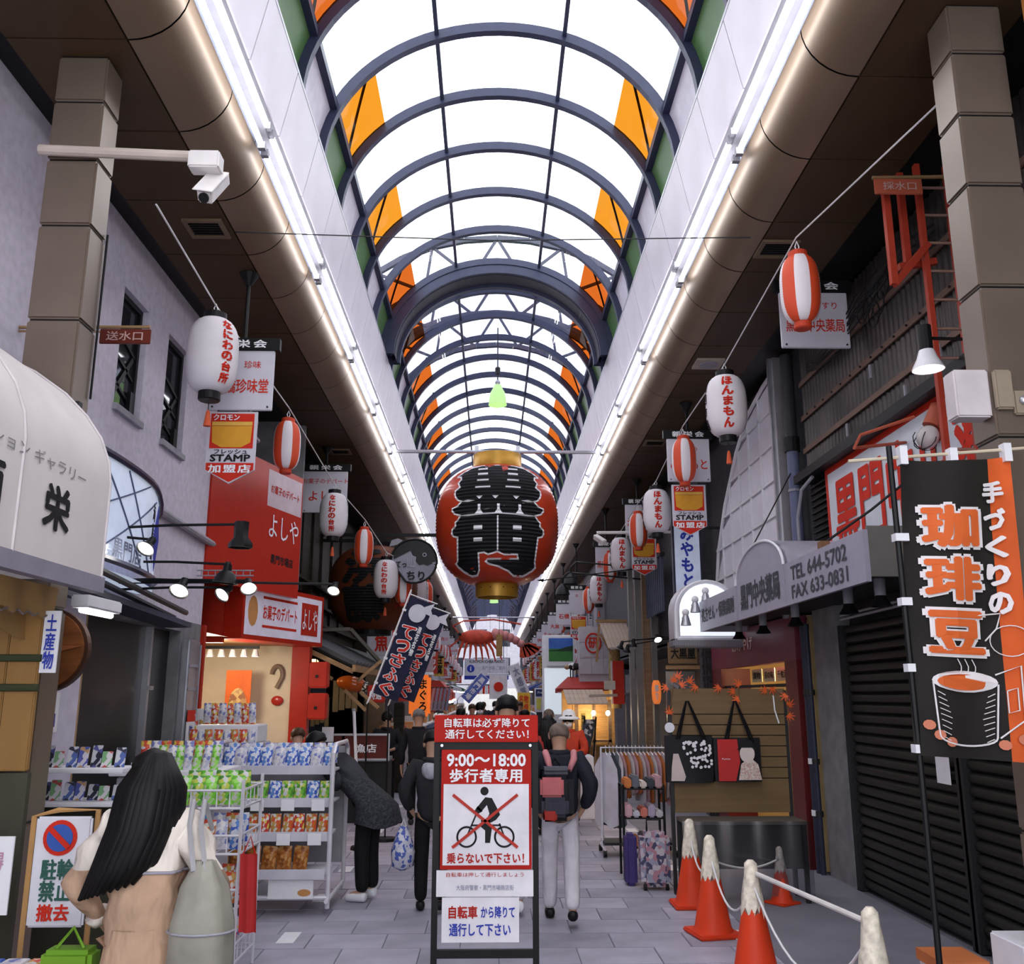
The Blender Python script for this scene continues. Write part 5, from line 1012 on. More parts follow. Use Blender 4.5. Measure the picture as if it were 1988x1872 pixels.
shopsign(2.36, 26, 4.1, .44, .68, 'white hanging plate with a round red mark, small on the right', '㊂', '')
for k in range(7): shopsign(2.3, 30 + k * 4.5, 4.1, .5, .68, 'tiny distant white hanging plate in the right hand row', '', ['石橋', '大黒', '丸善', '伊勢屋', '近江', '高砂', '魚丸'][k], 0, 'distant plates on the right')
for k in range(5): shopsign(-2.35, 34 + k * 6, 4.3, .5, .68, 'tiny distant white hanging plate in the left hand row', '', ['山本', '川口', '西川', '深広', '新魚栄'][k], 0, 'distant plates on the left')
def stamp(x, y, z1, s, lab):
    t = thing('stamp_plate', lab, 'sign', (x, y, z1 - .72 * s), 'stamp member plates'); w = .49 * s; z = lambda v: z1 - v * s
    m = MB(); m.prism([(-w / 2, -.6 * s), (0, -.74 * s), (w / 2, -.6 * s), (w / 2, 0), (-w / 2, 0)][::1], (x, y, z1), EX, EZ, .02); m.build('board', plate, t)
    m = MB(); rect(m, (x, y - .004, z(.20)), EX, EZ, w * .88, .36 * s, .004); m.build('red_field', INKR, t)
    m = MB(); m.prism([(-.19 * s, -.12 * s), (-.1 * s, -.17 * s), (.1 * s, -.17 * s), (.19 * s, -.12 * s), (.2 * s, .05 * s), (-.2 * s, .05 * s)], (x, y - .008, z(.20)), EX, EZ, .003); m.build('yellow_block', yell, t)
    m = MB(); rect(m, (x, y - .008, z(.125)), EX, EZ, .40 * s, .04 * s, .003); m.build('yellow_band', M('stamp_amber', (.72, .42, .08), .5), t)
    txt('クロモン', (x - .06 * s, y - .004, z(.06)), EX, EZ, .26 * s, .065 * s, INKW, t, .03); txt('フレッシュ', (x, y, z(.415)), EX, EZ, .33 * s, .05 * s, INKK, t, .02); txt('STAMP', (x, y, z(.48)), EX, EZ, .4 * s, .075 * s, INKK, t, .035)
    m = MB(); m.prism([(-w / 2 + .01, -.60 * s), (0, -.725 * s), (w / 2 - .01, -.60 * s), (w / 2 - .01, -.53 * s), (-w / 2 + .01, -.53 * s)], (x, y - .004, z1), EX, EZ, .004); m.build('red_point', INKR, t); txt('加盟店', (x, y - .004, z(.59)), EX, EZ, .42 * s, .085 * s, INKW, t, .03, sp=1.2)
    for dx in (-.15, .15): MB().tube([(x + dx * s, y + .01, z1), (x + dx * s, y + .01, z1 + .07)], .005, 4).build('ring', DARK, t)
stamp(-2.56, 8.8, 4.62, .98, 'yellow and red stamp member plate hanging on the left above the curved sign'); stamp(2.82, 13, 4.86, 1.0, 'yellow and red stamp member plate above the みやもと sign on the right'); stamp(2.97, 18, 4.92, 1.0, 'yellow and red stamp member plate, second on the right behind a striped lantern'); stamp(2.4, 26, 4.05, .95, 'small far stamp member plate among the right hand lanterns')
t = thing('vertical_sign', 'blue lettered vertical light sign reading みやもと on the right', 'sign', (3.18, 15, 3.5)); MB().bevbox(2.95, 3.42, 15, 15.12, 3.48, 4.75, .01).build('box', M('navy_box', (.03, .03, .06), .4), t); MB().box(2.98, 3.39, 14.995, 15, 3.51, 4.72).build('face', M('pale_blue_face', (.5, .56, .75), .35, emit=.15, ecol=(.8, .88, 1)), t); txt(vert('みやもと'), (3.185, 14.995, 4.1), EX, EZ, .22, 1.0, INKB, t, .04)
MB().bar((3.42, 15.06, 4.6), (3.75, 15.06, 4.6), .04).build('bracket', DARK, t)
# pendant lamps on the centre line
pg = M('green_glass_shade', (.45, .72, .3), .2, emit=.45, ecol=(.6, 1, .35)); pl = None
for y, lab in ((17.0, 'pale green glass pendant lamp under the skylight'), (52.0, 'tiny far green pendant lamp under the distant vault')):
    if pl is None:
        pl = thing('pendant_lamp', lab, 'lamp', (.08, y, 7.3)); MB().tube([(.08, y, 7.72), (.08, y, 8.9)], .012, 6).build('stem', DARK, pl); MB().lathe([(.05, 0), (.05, .12), (.03, .14)], (.08, y, 7.95), 12).build('ballast', DARK, pl); MB().lathe([(.035, .42), (.07, .4), (.09, .34), (.14, .25), (.165, .1), (.175, 0), (.17, 0), (.13, .25), (.06, .35)], (.08, y, 7.32), 24, close=False).build('glass_shade', pg, pl, smooth=True); MB().lathe([(.04, .4), (.05, .46), (.03, .5)], (.08, y, 7.32), 12).build('neck', STEEL, pl); MB().ell((.08, y, 7.5), (.06, .06, .08)).build('bulb', M('cool_bulb', (1, 1, .9), .4, emit=3, ecol=(.95, 1, .8)), pl)
    else: dup(pl, (.08, y, 6.9), lab, sc=1.4)
# ---------------------------------------------------------------- navy slanted banners
navy = M('navy_banner_cloth', (.018, .02, .05), .8, var=.2); WB = M('white_blowfish_ink', (.6, .58, .66), .7)
def slant(P, Q, w, lab, body, sub, nm='slanted_banner', mt=None, ink=INKR, outl=INKW, icon=True, pole=True):
    P = Vector(P); Q = Vector(Q); v = (P - Q).normalized(); u = Vector((v.z, 0, -v.x)).normalized(); H = (P - Q).length
    t = thing(nm, lab, 'banner', Q, None); m = MB(); C = (P + Q) / 2 + u * w / 2
    m.add([P, P + u * w, Q + u * w, Q], [(0, 3, 2, 1)])
    bm = MB(); a, b = 4, 14; bm.v = [P + (Q - P) * (j / b) + u * w * (i / a) + EY * .012 * math.sin(i * 2 + j) for j in range(b + 1) for i in range(a + 1)]; bm.f = [[j * 5 + i, (j + 1) * 5 + i, (j + 1) * 5 + i + 1, j * 5 + i + 1] for j in range(b) for i in range(a)]; bm.mi = [0] * len(bm.f); bm.build('cloth', mt or navy, t, smooth='all')
    if pole:
        MB().tube([P + v * .08 - u * .02, Q - v * .16 - u * .02], .012, 6).build('pole', WHITE, t); MB().tube([P - u * .03 + v * .02, P + u * (w + .04) + v * .02], .008, 5).build('cross_rod', WHITE, t)
        for k in (.15, .4, .65, .9): q = P + (Q - P) * k; MB().bar(q - u * .035, q + u * .015, .03, .03).build('tab', WHITE, t)
    if pole or True: MB().tube([Q - v * .14 - u * .02, (Q - v * .14 - u * .02) * 1.0 - EZ * ((Q - v * .14).z - .02)], .012, 6).build('stand', BLACK, t); MB().lathe([(.16, 0), (.15, .04), (.02, .05)], ((Q - v * .14 - u * .02).x, Q.y, 0), 14).build('stand_base', BLACK, t)
    n = len(body); h = H * (.72 if icon else .9) / n
    for k, ch in enumerate(body):
        c = P - v * (H * (.27 if icon else .05) + (k + .5) * h) + u * w * (.42 if sub else .5)
        if outl: txt(ch, c, u, v, w * .62, h * .95, outl, t, .07, 'letter_outline', .022)
        txt(ch, c, u, v, w * .54, h * .86, ink, t, .02, 'lettering', .032)
    if sub: txt(vert(sub), P - v * H * .4 + u * w * .82, u, v, w * .16, H * .3, INKW, t, .03, off=.022)
    if icon:
        c = P - v * H * .14 + u * w * .5; m = MB(); m.prism([(w * .34 * math.cos(q * PI / 10), w * .36 * math.sin(q * PI / 10)) for q in range(20)], c - EY * .022, u, v, .004); m.build('blowfish_body', WB, t)
        m = MB(); m.prism([(.05, .1), (.18, .2), (.16, .1), (.22, .02), (.1, .03)], c - EY * .026, u, v, .003); m.build('blowfish_tail', WB, t)
    return t
slant((-1.10, 12.5, 3.2), (-1.56, 12.5, 1.93), .34, 'front navy banner slanting with red outlined letters and a blowfish', 'てっさふぐ', '浪花名物')
slant((-.92, 13.2, 3.12), (-1.36, 13.2, 1.9), .3, 'rear navy banner half hidden behind the front navy banner', 'てっさふぐ', '浪花名物')
# fish ornament and bracket beams
t = thing('fish_ornament', 'shiny orange fish shaped ornament with red tail under the eave', 'ornament', (-2.25, 15.6, 1.95)); MB().ell((-2.3, 15.6, 2.08), (.26, .12, .13), Matrix.Rotation(.18, 3, 'Y'), 20, 10).build('body', M('glossy_orange', (.55, .1, .012), .15, coat=.6), t, smooth='all'); MB().lathe([(.12, 0), (.13, .08)], (-2.12, 15.6, 2.0), 16, Matrix.Rotation(1.8, 3, 'Y')).build('dark_collar', MVOR('collar_print', [(.02, .02, .02), (.6, .55, .5), (.05, .02, .02)], 40), t); MB().bevbox(-2.03, -1.75, 15.55, 15.62, 1.78, 2.06, .02).build('red_tail', REDP, t); txt('特選', (-1.9, 15.548, 1.9), EX, EZ, .2, .14, INKW, t, .03)
for k in range(5): MB().tube([(-2.5 + k * .09, 15.6, 2.16), (-2.46 + k * .09, 15.55, 2.27)], .008, 4).build('spine', BLACK, t)
t = thing('timber_bracket', 'crossed tan timber struts carrying the slanted banners', 'bracket', (-2.0, 15.2, 1.7))
for a, b in (((-3.1, 15.2, 2.5), (-2.55, 15.2, 2.15)), ((-1.78, 15.2, 2.44), (-2.15, 15.2, 2.12)), ((-2.35, 15.2, 1.98), (-2.0, 15.2, 1.66)), ((-2.1, 15.2, 1.95), (-1.8, 15.2, 1.7))): MB().bar(a, b, .05, .05).build('strut', tan, t)
# ================================================================ MIDDLE AND FAR MARKET
# ---------------------------------------------------------------- right, beyond the wine red shop
t = thing('dome_sign', 'arched silver light sign glowing white beside the pharmacy canopy', 'sign', (3.0, 13.3, 2.6))
ap = [(-.48, 0), (.48, 0)] + [(.48 * math.cos(a), .42 + .44 * math.sin(a)) for a in [PI * i / 14 for i in range(15)]]
m = MB(); m.prism(ap, (3.06, 13.25, 2.66), EX, EZ, .4); m.build('housing', M('silver_housing', (.55, .5, .55), .3, .5), t, smooth=True)
m = MB(); m.prism([(x * .82, .06 + y * .86) for x, y in ap], (3.06, 13.24, 2.66), EX, EZ, .01); m.build('glow_face', M('white_glow_face', (.8, .85, 1), .4, emit=.8, ecol=(.85, .92, 1)), t)
MB().tube([(3.06 + x * .92, 13.235, 2.68 + y * .94) for x, y in ap] + [(3.06 - .44, 13.235, 2.68)], .03, 6).build('arch_rib', WHITE, t)
MB().bevbox(2.56, 3.56, 13.2, 13.6, 2.56, 2.68, .02).build('striped_base', MWAVE('steel_ribbing', (.3, .29, .32), (.18, .17, .2), 14, 'X', .4), t)
pw = None
for k, (x, z) in enumerate(((2.68, 3.02), (2.82, 3.2), (2.97, 3.32))):
    lab = 'small white ball head spot lamp on the arched sign, ' + ('lowest', 'middle', 'topmost')[k] + ' of three'
    if pw is None:
        pw = thing('ball_spot', lab, 'lamp', (x, 12.9, z - .2), 'white spots on the arched sign'); MB().ell((x, 12.9, z), (.05, .05, .05)).build('ball', WHITE, pw, smooth='all'); MB().lathe([(.04, 0), (.075, -.14), (.07, -.14), (.03, -.02)], (x, 12.9, z - .04), 14, close=False).build('shade', STEEL, pw, smooth=True); MB().tube([(x, 12.9, z - .05), (x + .02, 13.24, z - .05)], .01, 5).build('arm', STEEL, pw)
    else: dup(pw, (x, 12.9, z - .2), lab)
wb = sroot('wall_right_brick', (3.6, 15.5, 0)); MB().box(3.52, 3.95, 15.32, 15.95, 0, 3.4).build('brick_core', M('mortar', (.1, .1, .11), .9), wb)
br = M('dark_brick', (.035, .032, .036), .6); bp_ = None
for j in range(34):
    for i in range(2):
        x = 3.52 + i * .115 - (.05 if j % 2 else 0); z = .02 + j * .1
        if bp_ is None: bp_ = MB().bevbox(-.052, .052, -.02, .02, 0, .085, .004).build('brick', br, wb)
        o = bp_ if (i == 0 and j == 0) else bp_.copy()
        if o is not bp_: COL.objects.link(o)
        o.parent = wb; o.location = Vector((x + .06, 15.31, z)) - WO[wb.name]
        o2 = bp_.copy(); COL.objects.link(o2); o2.parent = wb; o2.rotation_euler = (0, 0, PI / 2); o2.location = Vector((3.51, 15.39 + i * .2 + (.05 if j % 2 else 0), z)) - WO[wb.name]
wm = sroot('wall_right_market', (3.7, 20, 0)); dwall = M('slate_upper_wall', (.07, .068, .08), .7, var=.2)
MB().box(3.62, 3.9, 15.95, 30, 2.9, 6.2).build('upper_wall', dwall, wm); MB().box(4.6, 4.8, 15.95, 30, 0, 2.9).build('inner_wall', M('dim_shop_wall', (.2, .16, .12), .8), wm); MB().box(3.62, 5, 15.95, 30, 2.85, 2.95).build('shop_ceiling', dwall, wm)
for k in range(9): MB().box(3.3, 3.36, 18.1 + k * .22, 18.16 + k * .22, 3.5, 4.6).build('railing_bar', M('blue_grey_bar', (.1, .11, .16), .5), wm)
MB().box(3.28, 3.38, 18, 20.1, 4.58, 4.64).build('railing_top', DARK, wm); MB().box(3.25, 3.62, 20.3, 21.6, 3.75, 5.2).build('dark_box_window', M('green_black_glass', (.03, .04, .045), .1), wm)
for k, (x, w, c) in enumerate(((2.97, .05, 0), (3.14, .06, 0), (3.32, .07, 1), (3.5, .05, 0))):
    o = MB().box(x - w, x + w, 19.9 + .1 * k, 20.1 + .1 * k, 0, 6.1).build('market_post', M('post_grey', (.2, .185, .18), .5, .3) if not c else MW('post_wood', (.36, .22, .13), (.25, .15, .09)), None)
    tag(o, ['slim grey steel post left of the market posts', 'grey steel post second from the left among market posts', 'brown wooden post among the grey market posts', 'rightmost grey steel market post'][k], 'post')
t = thing('timber_sign', 'brown timber shop sign with black letters under the arched sign', 'sign', (3.25, 15.9, 2.4)); MB().bevbox(3.0, 3.5, 16.0, 16.06, 2.42, 2.78, .01).build('board', MW('sign_timber', (.3, .18, .09), (.2, .12, .06)), t); txt('大黒屋', (3.25, 15.998, 2.6), EX, EZ, .42, .2, INKK, t, .03); MB().bar((2.95, 16, 2.36), (3.55, 16, 2.36), .08, .06).build('lintel', tan, t)
t = thing('shop_window', 'greyish shop window behind the brick pillar with an indoor camera', 'window', (3.25, 16.3, 1.2)); MB().box(3.0, 3.5, 16.3, 16.34, 1.2, 2.3).build('pane', M('hazy_glass', (.25, .24, .25), .15), t); MB().bar((3.1, 16.27, 2.1), (3.2, 16.2, 2.02), .05, .05).build('camera', GREYP, t)
pw = None
for k, (x, z) in enumerate(((2.36, 2.72), (2.46, 2.66), (2.56, 2.76), (2.98, 2.84))):
    armlamp('black clip lamp with pale bulb on the stall arm, %s' % ('leftmost', 'second from left', 'third from left', 'the single lit one at right')[k], (3.4, 17, 2.95 - .03 * k), (x, 17, z + .12), .4 - .2 * k, .075, k == 3)
t = thing('red_post_box', 'plain tall red box panel on the market post', 'box', (2.94, 22, 1.7)); MB().bevbox(2.80, 3.06, 21.9, 22.2, 1.70, 2.68, .01).build('body', REDP, t); MB().box(2.78, 2.80, 21.95, 22.15, 1.7, 2.68).build('side_trim', M('pale_side', (.5, .48, .5)), t)
t = thing('grey_cabinet', 'grey electric cabinet beside the tall red panel', 'cabinet', (3.22, 21.9, 1.95)); MB().bevbox(3.08, 3.34, 21.8, 22, 1.95, 2.36, .01).build('body', M('cabinet_grey', (.33, .33, .38), .5), t); MB().box(3.2, 3.22, 21.79, 21.8, 2.12, 2.2).build('handle', DARK, t)
tag(MB().bevbox(3.08, 3.36, 21.85, 22.05, .0, 1.9, .01).build('post_cover', M('dull_grey_panel', (.15, .15, .17), .6), None), 'dull grey panel standing under the electric cabinet', 'panel')
t = thing('red_paper_lantern', 'orange lit paper lantern between the market posts', 'lantern', (3.42, 19.6, 1.75)); Lant(.1, 1.72, 2.2, .05, 16, .003).body(18).xf(Matrix.Translation((3.40, 19.6, 0))).build('shade', M('orange_lantern_glow', (.7, .16, .05), .5, emit=.5, ecol=(1, .25, .05)), t, smooth='all'); txt(vert('祭り'), (3.39, 19.49, 1.96), EX, EZ, .09, .3, INKW, t, .04)
# wooden gate roof with log post
ply = MW('pale_pine_board', (.62, .5, .42), (.5, .38, .3), 5, .6, (1, 1, .3))
t = thing('pine_gable_roof', 'small pale pine gable roof on a mossy log post', 'roof', (2.9, 22, 2.4))
for k in range(7): m = MB(); x0 = 2.5 + k * .09; m.add([(x0, 21.9, 3.55), (x0 + .083, 21.9, 3.55), (x0 + .083 + .13, 21.3, 2.93), (x0 + .13, 21.3, 2.93), (x0, 21.9, 3.58), (x0 + .083, 21.9, 3.58), (x0 + .083 + .13, 21.3, 2.96), (x0 + .13, 21.3, 2.96)], [(0, 1, 2, 3), (7, 6, 5, 4), (3, 2, 6, 7), (0, 4, 5, 1), (0, 3, 7, 4), (1, 5, 6, 2)]); m.build('roof_board', ply, t)
MB().bar((2.42, 21.9, 3.6), (3.15, 21.9, 3.6), .08, .06).build('ridge', tan, t); MB().bar((2.5, 21.85, 3.52), (2.42, 21.85, 2.65), .05, .06).build('brace', tan, t); MB().bar((2.52, 21.85, 3.3), (2.85, 21.85, 2.7), .04, .05).build('brace', tan, t); MB().lathe([(.14, 1.6), (.15, 2.2), (.13, 2.95)], (2.9, 22.3, 0), 12).build('log_post', M('mossy_log', (.32, .25, .1), .8, var=.4, scale=8), t, smooth=True)
t = thing('round_mark_sign', 'pale stone sign wall with a round red trade mark', 'sign', (2.6, 24, 2.4)); pst = M('pale_tile', (.52, .5, .56), .5); MB().box(2.22, 3.15, 24.05, 24.25, 0, 3.6).build('wall_block', pst, t)
for i in range(3):
    for j in range(3): MB().bevbox(2.22 + i * .31, 2.525 + i * .31, 24, 24.05, 2.42 + j * .4, 2.815 + j * .4, .006).build('tile', pst, t)
MB().tube([(2.58 + .19 * math.cos(a), 23.985, 3.2 + .24 * math.sin(a)) for a in [2 * PI * i / 24 for i in range(25)]], .022, 6).build('red_ring', INKR, t); txt('研', (2.58, 23.99, 3.2), EX, EZ, .26, .28, INKR, t, .03); txt('SINCE 1964', (2.52, 23.995, 2.84), EX, EZ, .4, .05, M('rust_ink', (.5, .2, .1)), t)
t = thing('red_awning', 'dark red shop awning over the pine stall on the right', 'awning', (2.2, 24, 2.0)); m = MB(); m.add([(1.95, 24.4, 2.36), (2.9, 24.4, 2.36), (2.9, 23.6, 2.08), (1.62, 23.6, 2.06), (1.62, 23.6, 1.95), (2.9, 23.6, 1.97), (1.62, 24.4, 2.06), (1.62, 24.4, 1.95)], [(0, 3, 2, 1), (3, 4, 5, 2), (0, 6, 3), (6, 7, 4, 3)]); m.build('cloth', M('awning_red', (.36, .025, .018), .6), t); MB().bar((1.62, 23.6, 1.96), (2.9, 23.6, 1.96), .03).build('front_rail', STEEL, t)
t = thing('pine_stall', 'pine board stall with plank eave and bare bulbs on the right', 'stall', (2.3, 22, 0))
for k in range(9): m = MB(); x0 = 1.68 + k * .105; m.bar((x0 + .05, 22.5, 2.02), (x0 + .09, 21.7, 1.70), .098, .02); m.build('eave_board', ply, t)
for x in (1.95, 2.35, 2.72): MB().box(x - .04, x + .04, 22, 22.08, 0, 1.8).build('post', tan, t)
MB().box(2.0, 2.75, 22.0, 22.5, .85, .9).build('counter', tan, t); MB().box(1.66, 2.9, 22.6, 22.7, 0, 2.0).build('back_board', MW('amber_board', (.5, .3, .12), (.36, .2, .07)), t); MB().bar((2.2, 21.6, 1.88), (2.85, 21.6, 1.9), .05, .06).build('notched_beam', ply, t)
for x in (2.32, 2.65, 1.84): b_ = MB().ell((x, 21.8, 1.5), (.05, .05, .06)).build('bulb', lampon, t); MB().tube([(x, 21.8, 1.56), (x, 21.8, 1.75)], .006, 4).build('bulb_cord', BLACK, b_)
for k, (x, tx) in enumerate(((1.8, '牛カツ'), (2.1, '神戸牛'))): MB().box(x - .06, x + .06, 21.95, 21.96, 1.0, 1.5).build('menu_slip', M('yellow_slip', (.7, .45, .1), .7), t); txt(vert(tx), (x, 21.948, 1.25), EX, EZ, .08, .42, INKK, t, .02)
li = bpy.data.lights.new('stall_glow', 'POINT'); li.energy = 30; li.color = (1, .8, .5); li.shadow_soft_size = .1; lo_ = bpy.data.objects.new('stall_light', li); COL.objects.link(lo_); lo_.parent = t; lo_.location = (0, .1, 1.45)
tag(MB().bevbox(2.55, 2.8, 21.5, 21.6, 2.02, 2.22, .01).build('pale_box', M('cream_board', (.66, .58, .5)), None), 'small cream box sign below the pine gable roof', 'box')
t = thing('easel_board', 'black tilted menu easel in front of the pine stall', 'easel', (1.75, 18, .9)); m = MB(); m.add([(1.62, 18, .95), (1.85, 18, .95), (1.98, 18.15, 1.45), (1.75, 18.15, 1.45)], [(0, 1, 2, 3)]); m.build('board', MVOR('menu_print', [(.02, .02, .025), (.05, .05, .07), (.5, .45, .45)], 14), t); MB().tube([(1.63, 18, 0), (1.76, 18.15, 1.5)], .015, 5).build('leg', BLACK, t); MB().tube([(1.84, 18, 0), (1.98, 18.15, 1.5)], .015, 5).build('leg', BLACK, t); MB().tube([(1.8, 18.5, 0), (1.86, 18.15, 1.4)], .015, 5).build('leg', BLACK, t)
tag(MB().bevbox(1.25, 1.62, 15.3, 15.9, 0, .95, .01).build('white_counter_box', M('white_counter', (.8, .78, .84), .4), None), 'white freezer box behind the man with the backpack', 'box')
t = thing('pasture_picture', 'framed picture of a green field under blue sky on the right', 'picture', (2.03, 28, 2.75)); MB().bevbox(1.62, 2.46, 28, 28.06, 2.74, 3.62, .01).build('frame', WHITE, t)
MB().box(1.68, 2.4, 27.99, 28, 3.25, 3.56).build('sky_band', M('print_sky', (.06, .16, .55), .5, var=.3, scale=2), t); MB().box(1.68, 2.4, 27.99, 28, 2.88, 3.25).build('grass_band', M('print_grass', (.05, .2, .05), .5), t); m = MB(); m.prism([(-.36, 0), (.36, 0), (.36, .16), (.1, .1), (-.1, .04), (-.36, .02)], (2.04, 27.985, 3.18), EX, EZ, .004); m.build('hill_print', M('print_hill', (.025, .05, .03), .6), t)
t = thing('white_light_sign', 'bright blank white light sign under the pasture picture', 'sign', (1.95, 28.3, 1.3)); MB().bevbox(1.5, 2.45, 28.08, 28.5, 0, 3.66, .01).build('box', WHITE, t); MB().box(1.55, 2.4, 28.07, 28.08, 1.35, 2.68).build('face', M('cold_glow_face', (.8, .88, 1), .5, emit=.45, ecol=(.82, .92, 1)), t)
t = thing('cow_figure', 'small black and white cow figure above the red awning', 'figure', (2.15, 24.6, 2.4)); MB().ell((2.12, 24.36, 2.62), (.17, .08, .1), n=12, m=7).build('body', MVOR('cow_hide', [(.02, .02, .02), (.7, .68, .7), (.02, .02, .02)], 7), t, smooth='all'); MB().ell((1.93, 24.36, 2.6), (.07, .05, .06), n=10, m=6).build('head', M('cow_tan', (.4, .25, .12)), t, smooth='all')
for x in (2.02, 2.08, 2.18, 2.24): MB().tube([(x, 24.36, 2.56), (x, 24.36, 2.33)], .018, 5).build('leg', BLACK, t)
MB().tube([(2.28, 24.36, 2.66), (2.32, 24.36, 2.56)], .008, 4).build('tail', BLACK, t)
t = thing('drinks_poster', 'poster of three tall drinks under a navy heading', 'poster', (1.69, 30, 1.4)); MB().bevbox(1.34, 2.04, 30, 30.04, 1.38, 2.12, .008).build('sheet', M('poster_pale', (.6, .6, .68)), t); MB().box(1.4, 1.98, 30.04, 30.1, 0, 2.1).build('stand', DARK, t); MB().box(1.38, 2.0, 29.99, 30, 1.86, 2.08).build('heading_band', M('poster_navy', (.02, .03, .12)), t); txt('Fresh Juice', (1.69, 29.985, 1.97), EX, EZ, .5, .1, INKW, t, .01)
for x, c in ((1.47, (.55, .5, .1)), (1.69, (.6, .06, .04)), (1.91, (.6, .4, .08))): m = MB(); m.prism([(-.06, -.17), (.06, -.17), (.08, .17), (-.08, .17)], (x, 29.985, 1.63), EX, EZ, .004); m.build('glass_print', M('drink_%d' % int(x * 100), c), t)
t = thing('yellow_poster', 'yellow hanging price poster at the end of the right stalls', 'poster', (1.0, 30, 1.3)); MB().box(.8, 1.2, 30, 30.02, 1.3, 1.98).build('sheet', M('poster_yellow', (.7, .42, .05)), t); MB().box(.95, 1.05, 30.02, 30.06, 0, 1.6).build('stand', DARK, t); txt('名物\n串焼', (1.0, 29.995, 1.65), EX, EZ, .3, .5, INKR, t, .02)
pw = None
for x, z, lab in ((1.51, 4.25, 'black dome gooseneck lamp, lower of the pair by the right tubes'), (1.69, 4.48, 'black dome gooseneck lamp, upper of the pair by the right tubes')):
    t = thing('gooseneck_lamp', lab, 'lamp', (x, 20, z - .3)); MB().lathe([(.03, 0), (.05, -.03), (.12, -.1), (.16, -.24), (.15, -.24), (.1, -.1)], (x, 20, z), 18, close=False).build('shade', DARK, t, smooth=True); MB().tube([(x, 20, z - .02), (x, 20, z + .12), (x + .12, 20, z + .24), (x + .4, 20, z + .22), (x + 1.7, 20, z + .1)], .018, 6).build('gooseneck', BLACK, t)
t = thing('arrow_rod', 'thin black rod with arrow tip pointing left under the right tubes', 'rod', (1.3, 19, 4.2)); MB().tube([(1.05, 19, 4.2), (3.4, 19, 4.5)], .012, 5).build('rod', BLACK, t); MB().lathe([(.04, 0), (.002, .14)], (1.05, 19, 4.2), 8, Matrix.Rotation(-PI / 2, 3, 'Y')).build('tip', BLACK, t)
t = thing('security_camera', 'white security camera on an arm among the right hand lanterns', 'camera', (2.05, 17.5, 4.6)); MB().tube([(2.0, 17.6, 4.95), (3.65, 17.6, 4.97)], .03, 6).build('arm', wp, t); b = MB().bevbox(-.05, .05, -.16, .16, -.05, .05, .01); b.xf(Matrix.Translation((2.05, 17.5, 4.8)) @ Matrix.Rotation(.6, 4, 'X') @ Matrix.Rotation(.5, 4, 'Z')); b.build('camera_body', wp, t)
# ---------------------------------------------------------------- left, beyond the timber shop
t = thing('tuna_lantern', 'big orange glowing box lantern lettered まぐろ on the left', 'lantern', (-1.67, 22, 1.4)); MB().bevbox(-1.92, -1.43, 22, 22.3, 1.42, 2.36, .06).build('glow_body', M('orange_paper_glow', (.7, .14, .03), .5, emit=.55, ecol=(1, .22, .03), var=.2), t); MB().box(-1.75, -1.6, 22.12, 22.2, 0, 1.45).build('stand', BLACK, t); txt(vert('まぐろ'), (-1.6, 21.995, 1.9), EX, EZ, .18, .72, INKK, t, .02)
t = thing('pink_light_box', 'pale pink box sign above the orange tuna lantern', 'sign', (-1.55, 22, 2.1)); MB().bevbox(-1.75, -1.38, 21.95, 22.2, 2.42, 2.72, .01).build('box', M('pale_pink_box', (.62, .45, .5), .5), t); MB().box(-1.76, -1.36, 21.94, 21.95, 2.36, 2.42).build('base', STEEL, t)
tag(MB().bevbox(-1.98, -1.8, 21.9, 22.1, 2.1, 2.5, .01).build('violet_box', M('violet_box', (.12, .1, .4), .5), None), 'small violet box left of the pink box sign', 'box')
for k, (x0, y) in enumerate(((-1.5, 25.5), (-1.75, 31), (-1.9, 38))):
    t = thing('red_hood', 'red hood awning on the left stalls, %s' % ('nearest', 'middle', 'farthest')[k], 'awning', (x0, y, 1.7)); m = MB(); m.add([(-2.6, y, 2.35), (x0 + .1, y, 2.28), (x0 + .35, y, 1.98), (x0 + .35, y, 1.74), (-2.6, y, 1.74), (-2.6, y + 2, 2.35), (x0 + .1, y + 2, 2.28), (x0 + .35, y + 2, 1.98), (x0 + .35, y + 2, 1.74), (-2.6, y + 2, 1.74)], [(0, 4, 3, 2, 1), (1, 2, 7, 6), (2, 3, 8, 7), (0, 1, 6, 5)]); m.build('hood', M('hood_red', (.42, .04, .03), .5), t); MB().tube([(x0 + .36, y, 1.72), (x0 + .36, y + 2, 1.72)], .03, 6).build('lamp_tube', M('hood_glow', (1, 1, 1), .4, emit=8, ecol=(1, .9, .8)), t)
tag(MB().bevbox(-2.0, -1.8, 19.5, 19.8, 0, 1.75, .02).build('dark_pillar_box', dk, None), 'dark wooden pillar box left of the orange tuna lantern', 'pillar')
tag(MB().tube([(-2.6, 22.2, 2.07), (-.9, 22.2, 2.07)], .012, 5).build('cloth_rail', DARK, None), 'thin rail carrying striped cloths beside the tuna lantern', 'rail')
for k in range(5): m = MB(); m.bar((-1.35 + k * .09, 22.2, 2.07), (-1.42 + k * .09, 22.1, 1.55), .07, .01); tag(m.build('striped_cloth', MWAVE('navy_white_cloth', (.04, .05, .2), (.6, .58, .64), 30, 'X', .8), None), 'blue and white striped cloth hanging beside the tuna lantern', 'cloth', 'striped cloths by the tuna lantern')
slant((-.36, 30, 2.58), (-.98, 30, 1.86), .34, 'far blue and white slanted banner left of the flag', '黒門市場', '', 'slanted_banner', M('blue_white_cloth', (.12, .16, .5), .7), INKW, None, False)
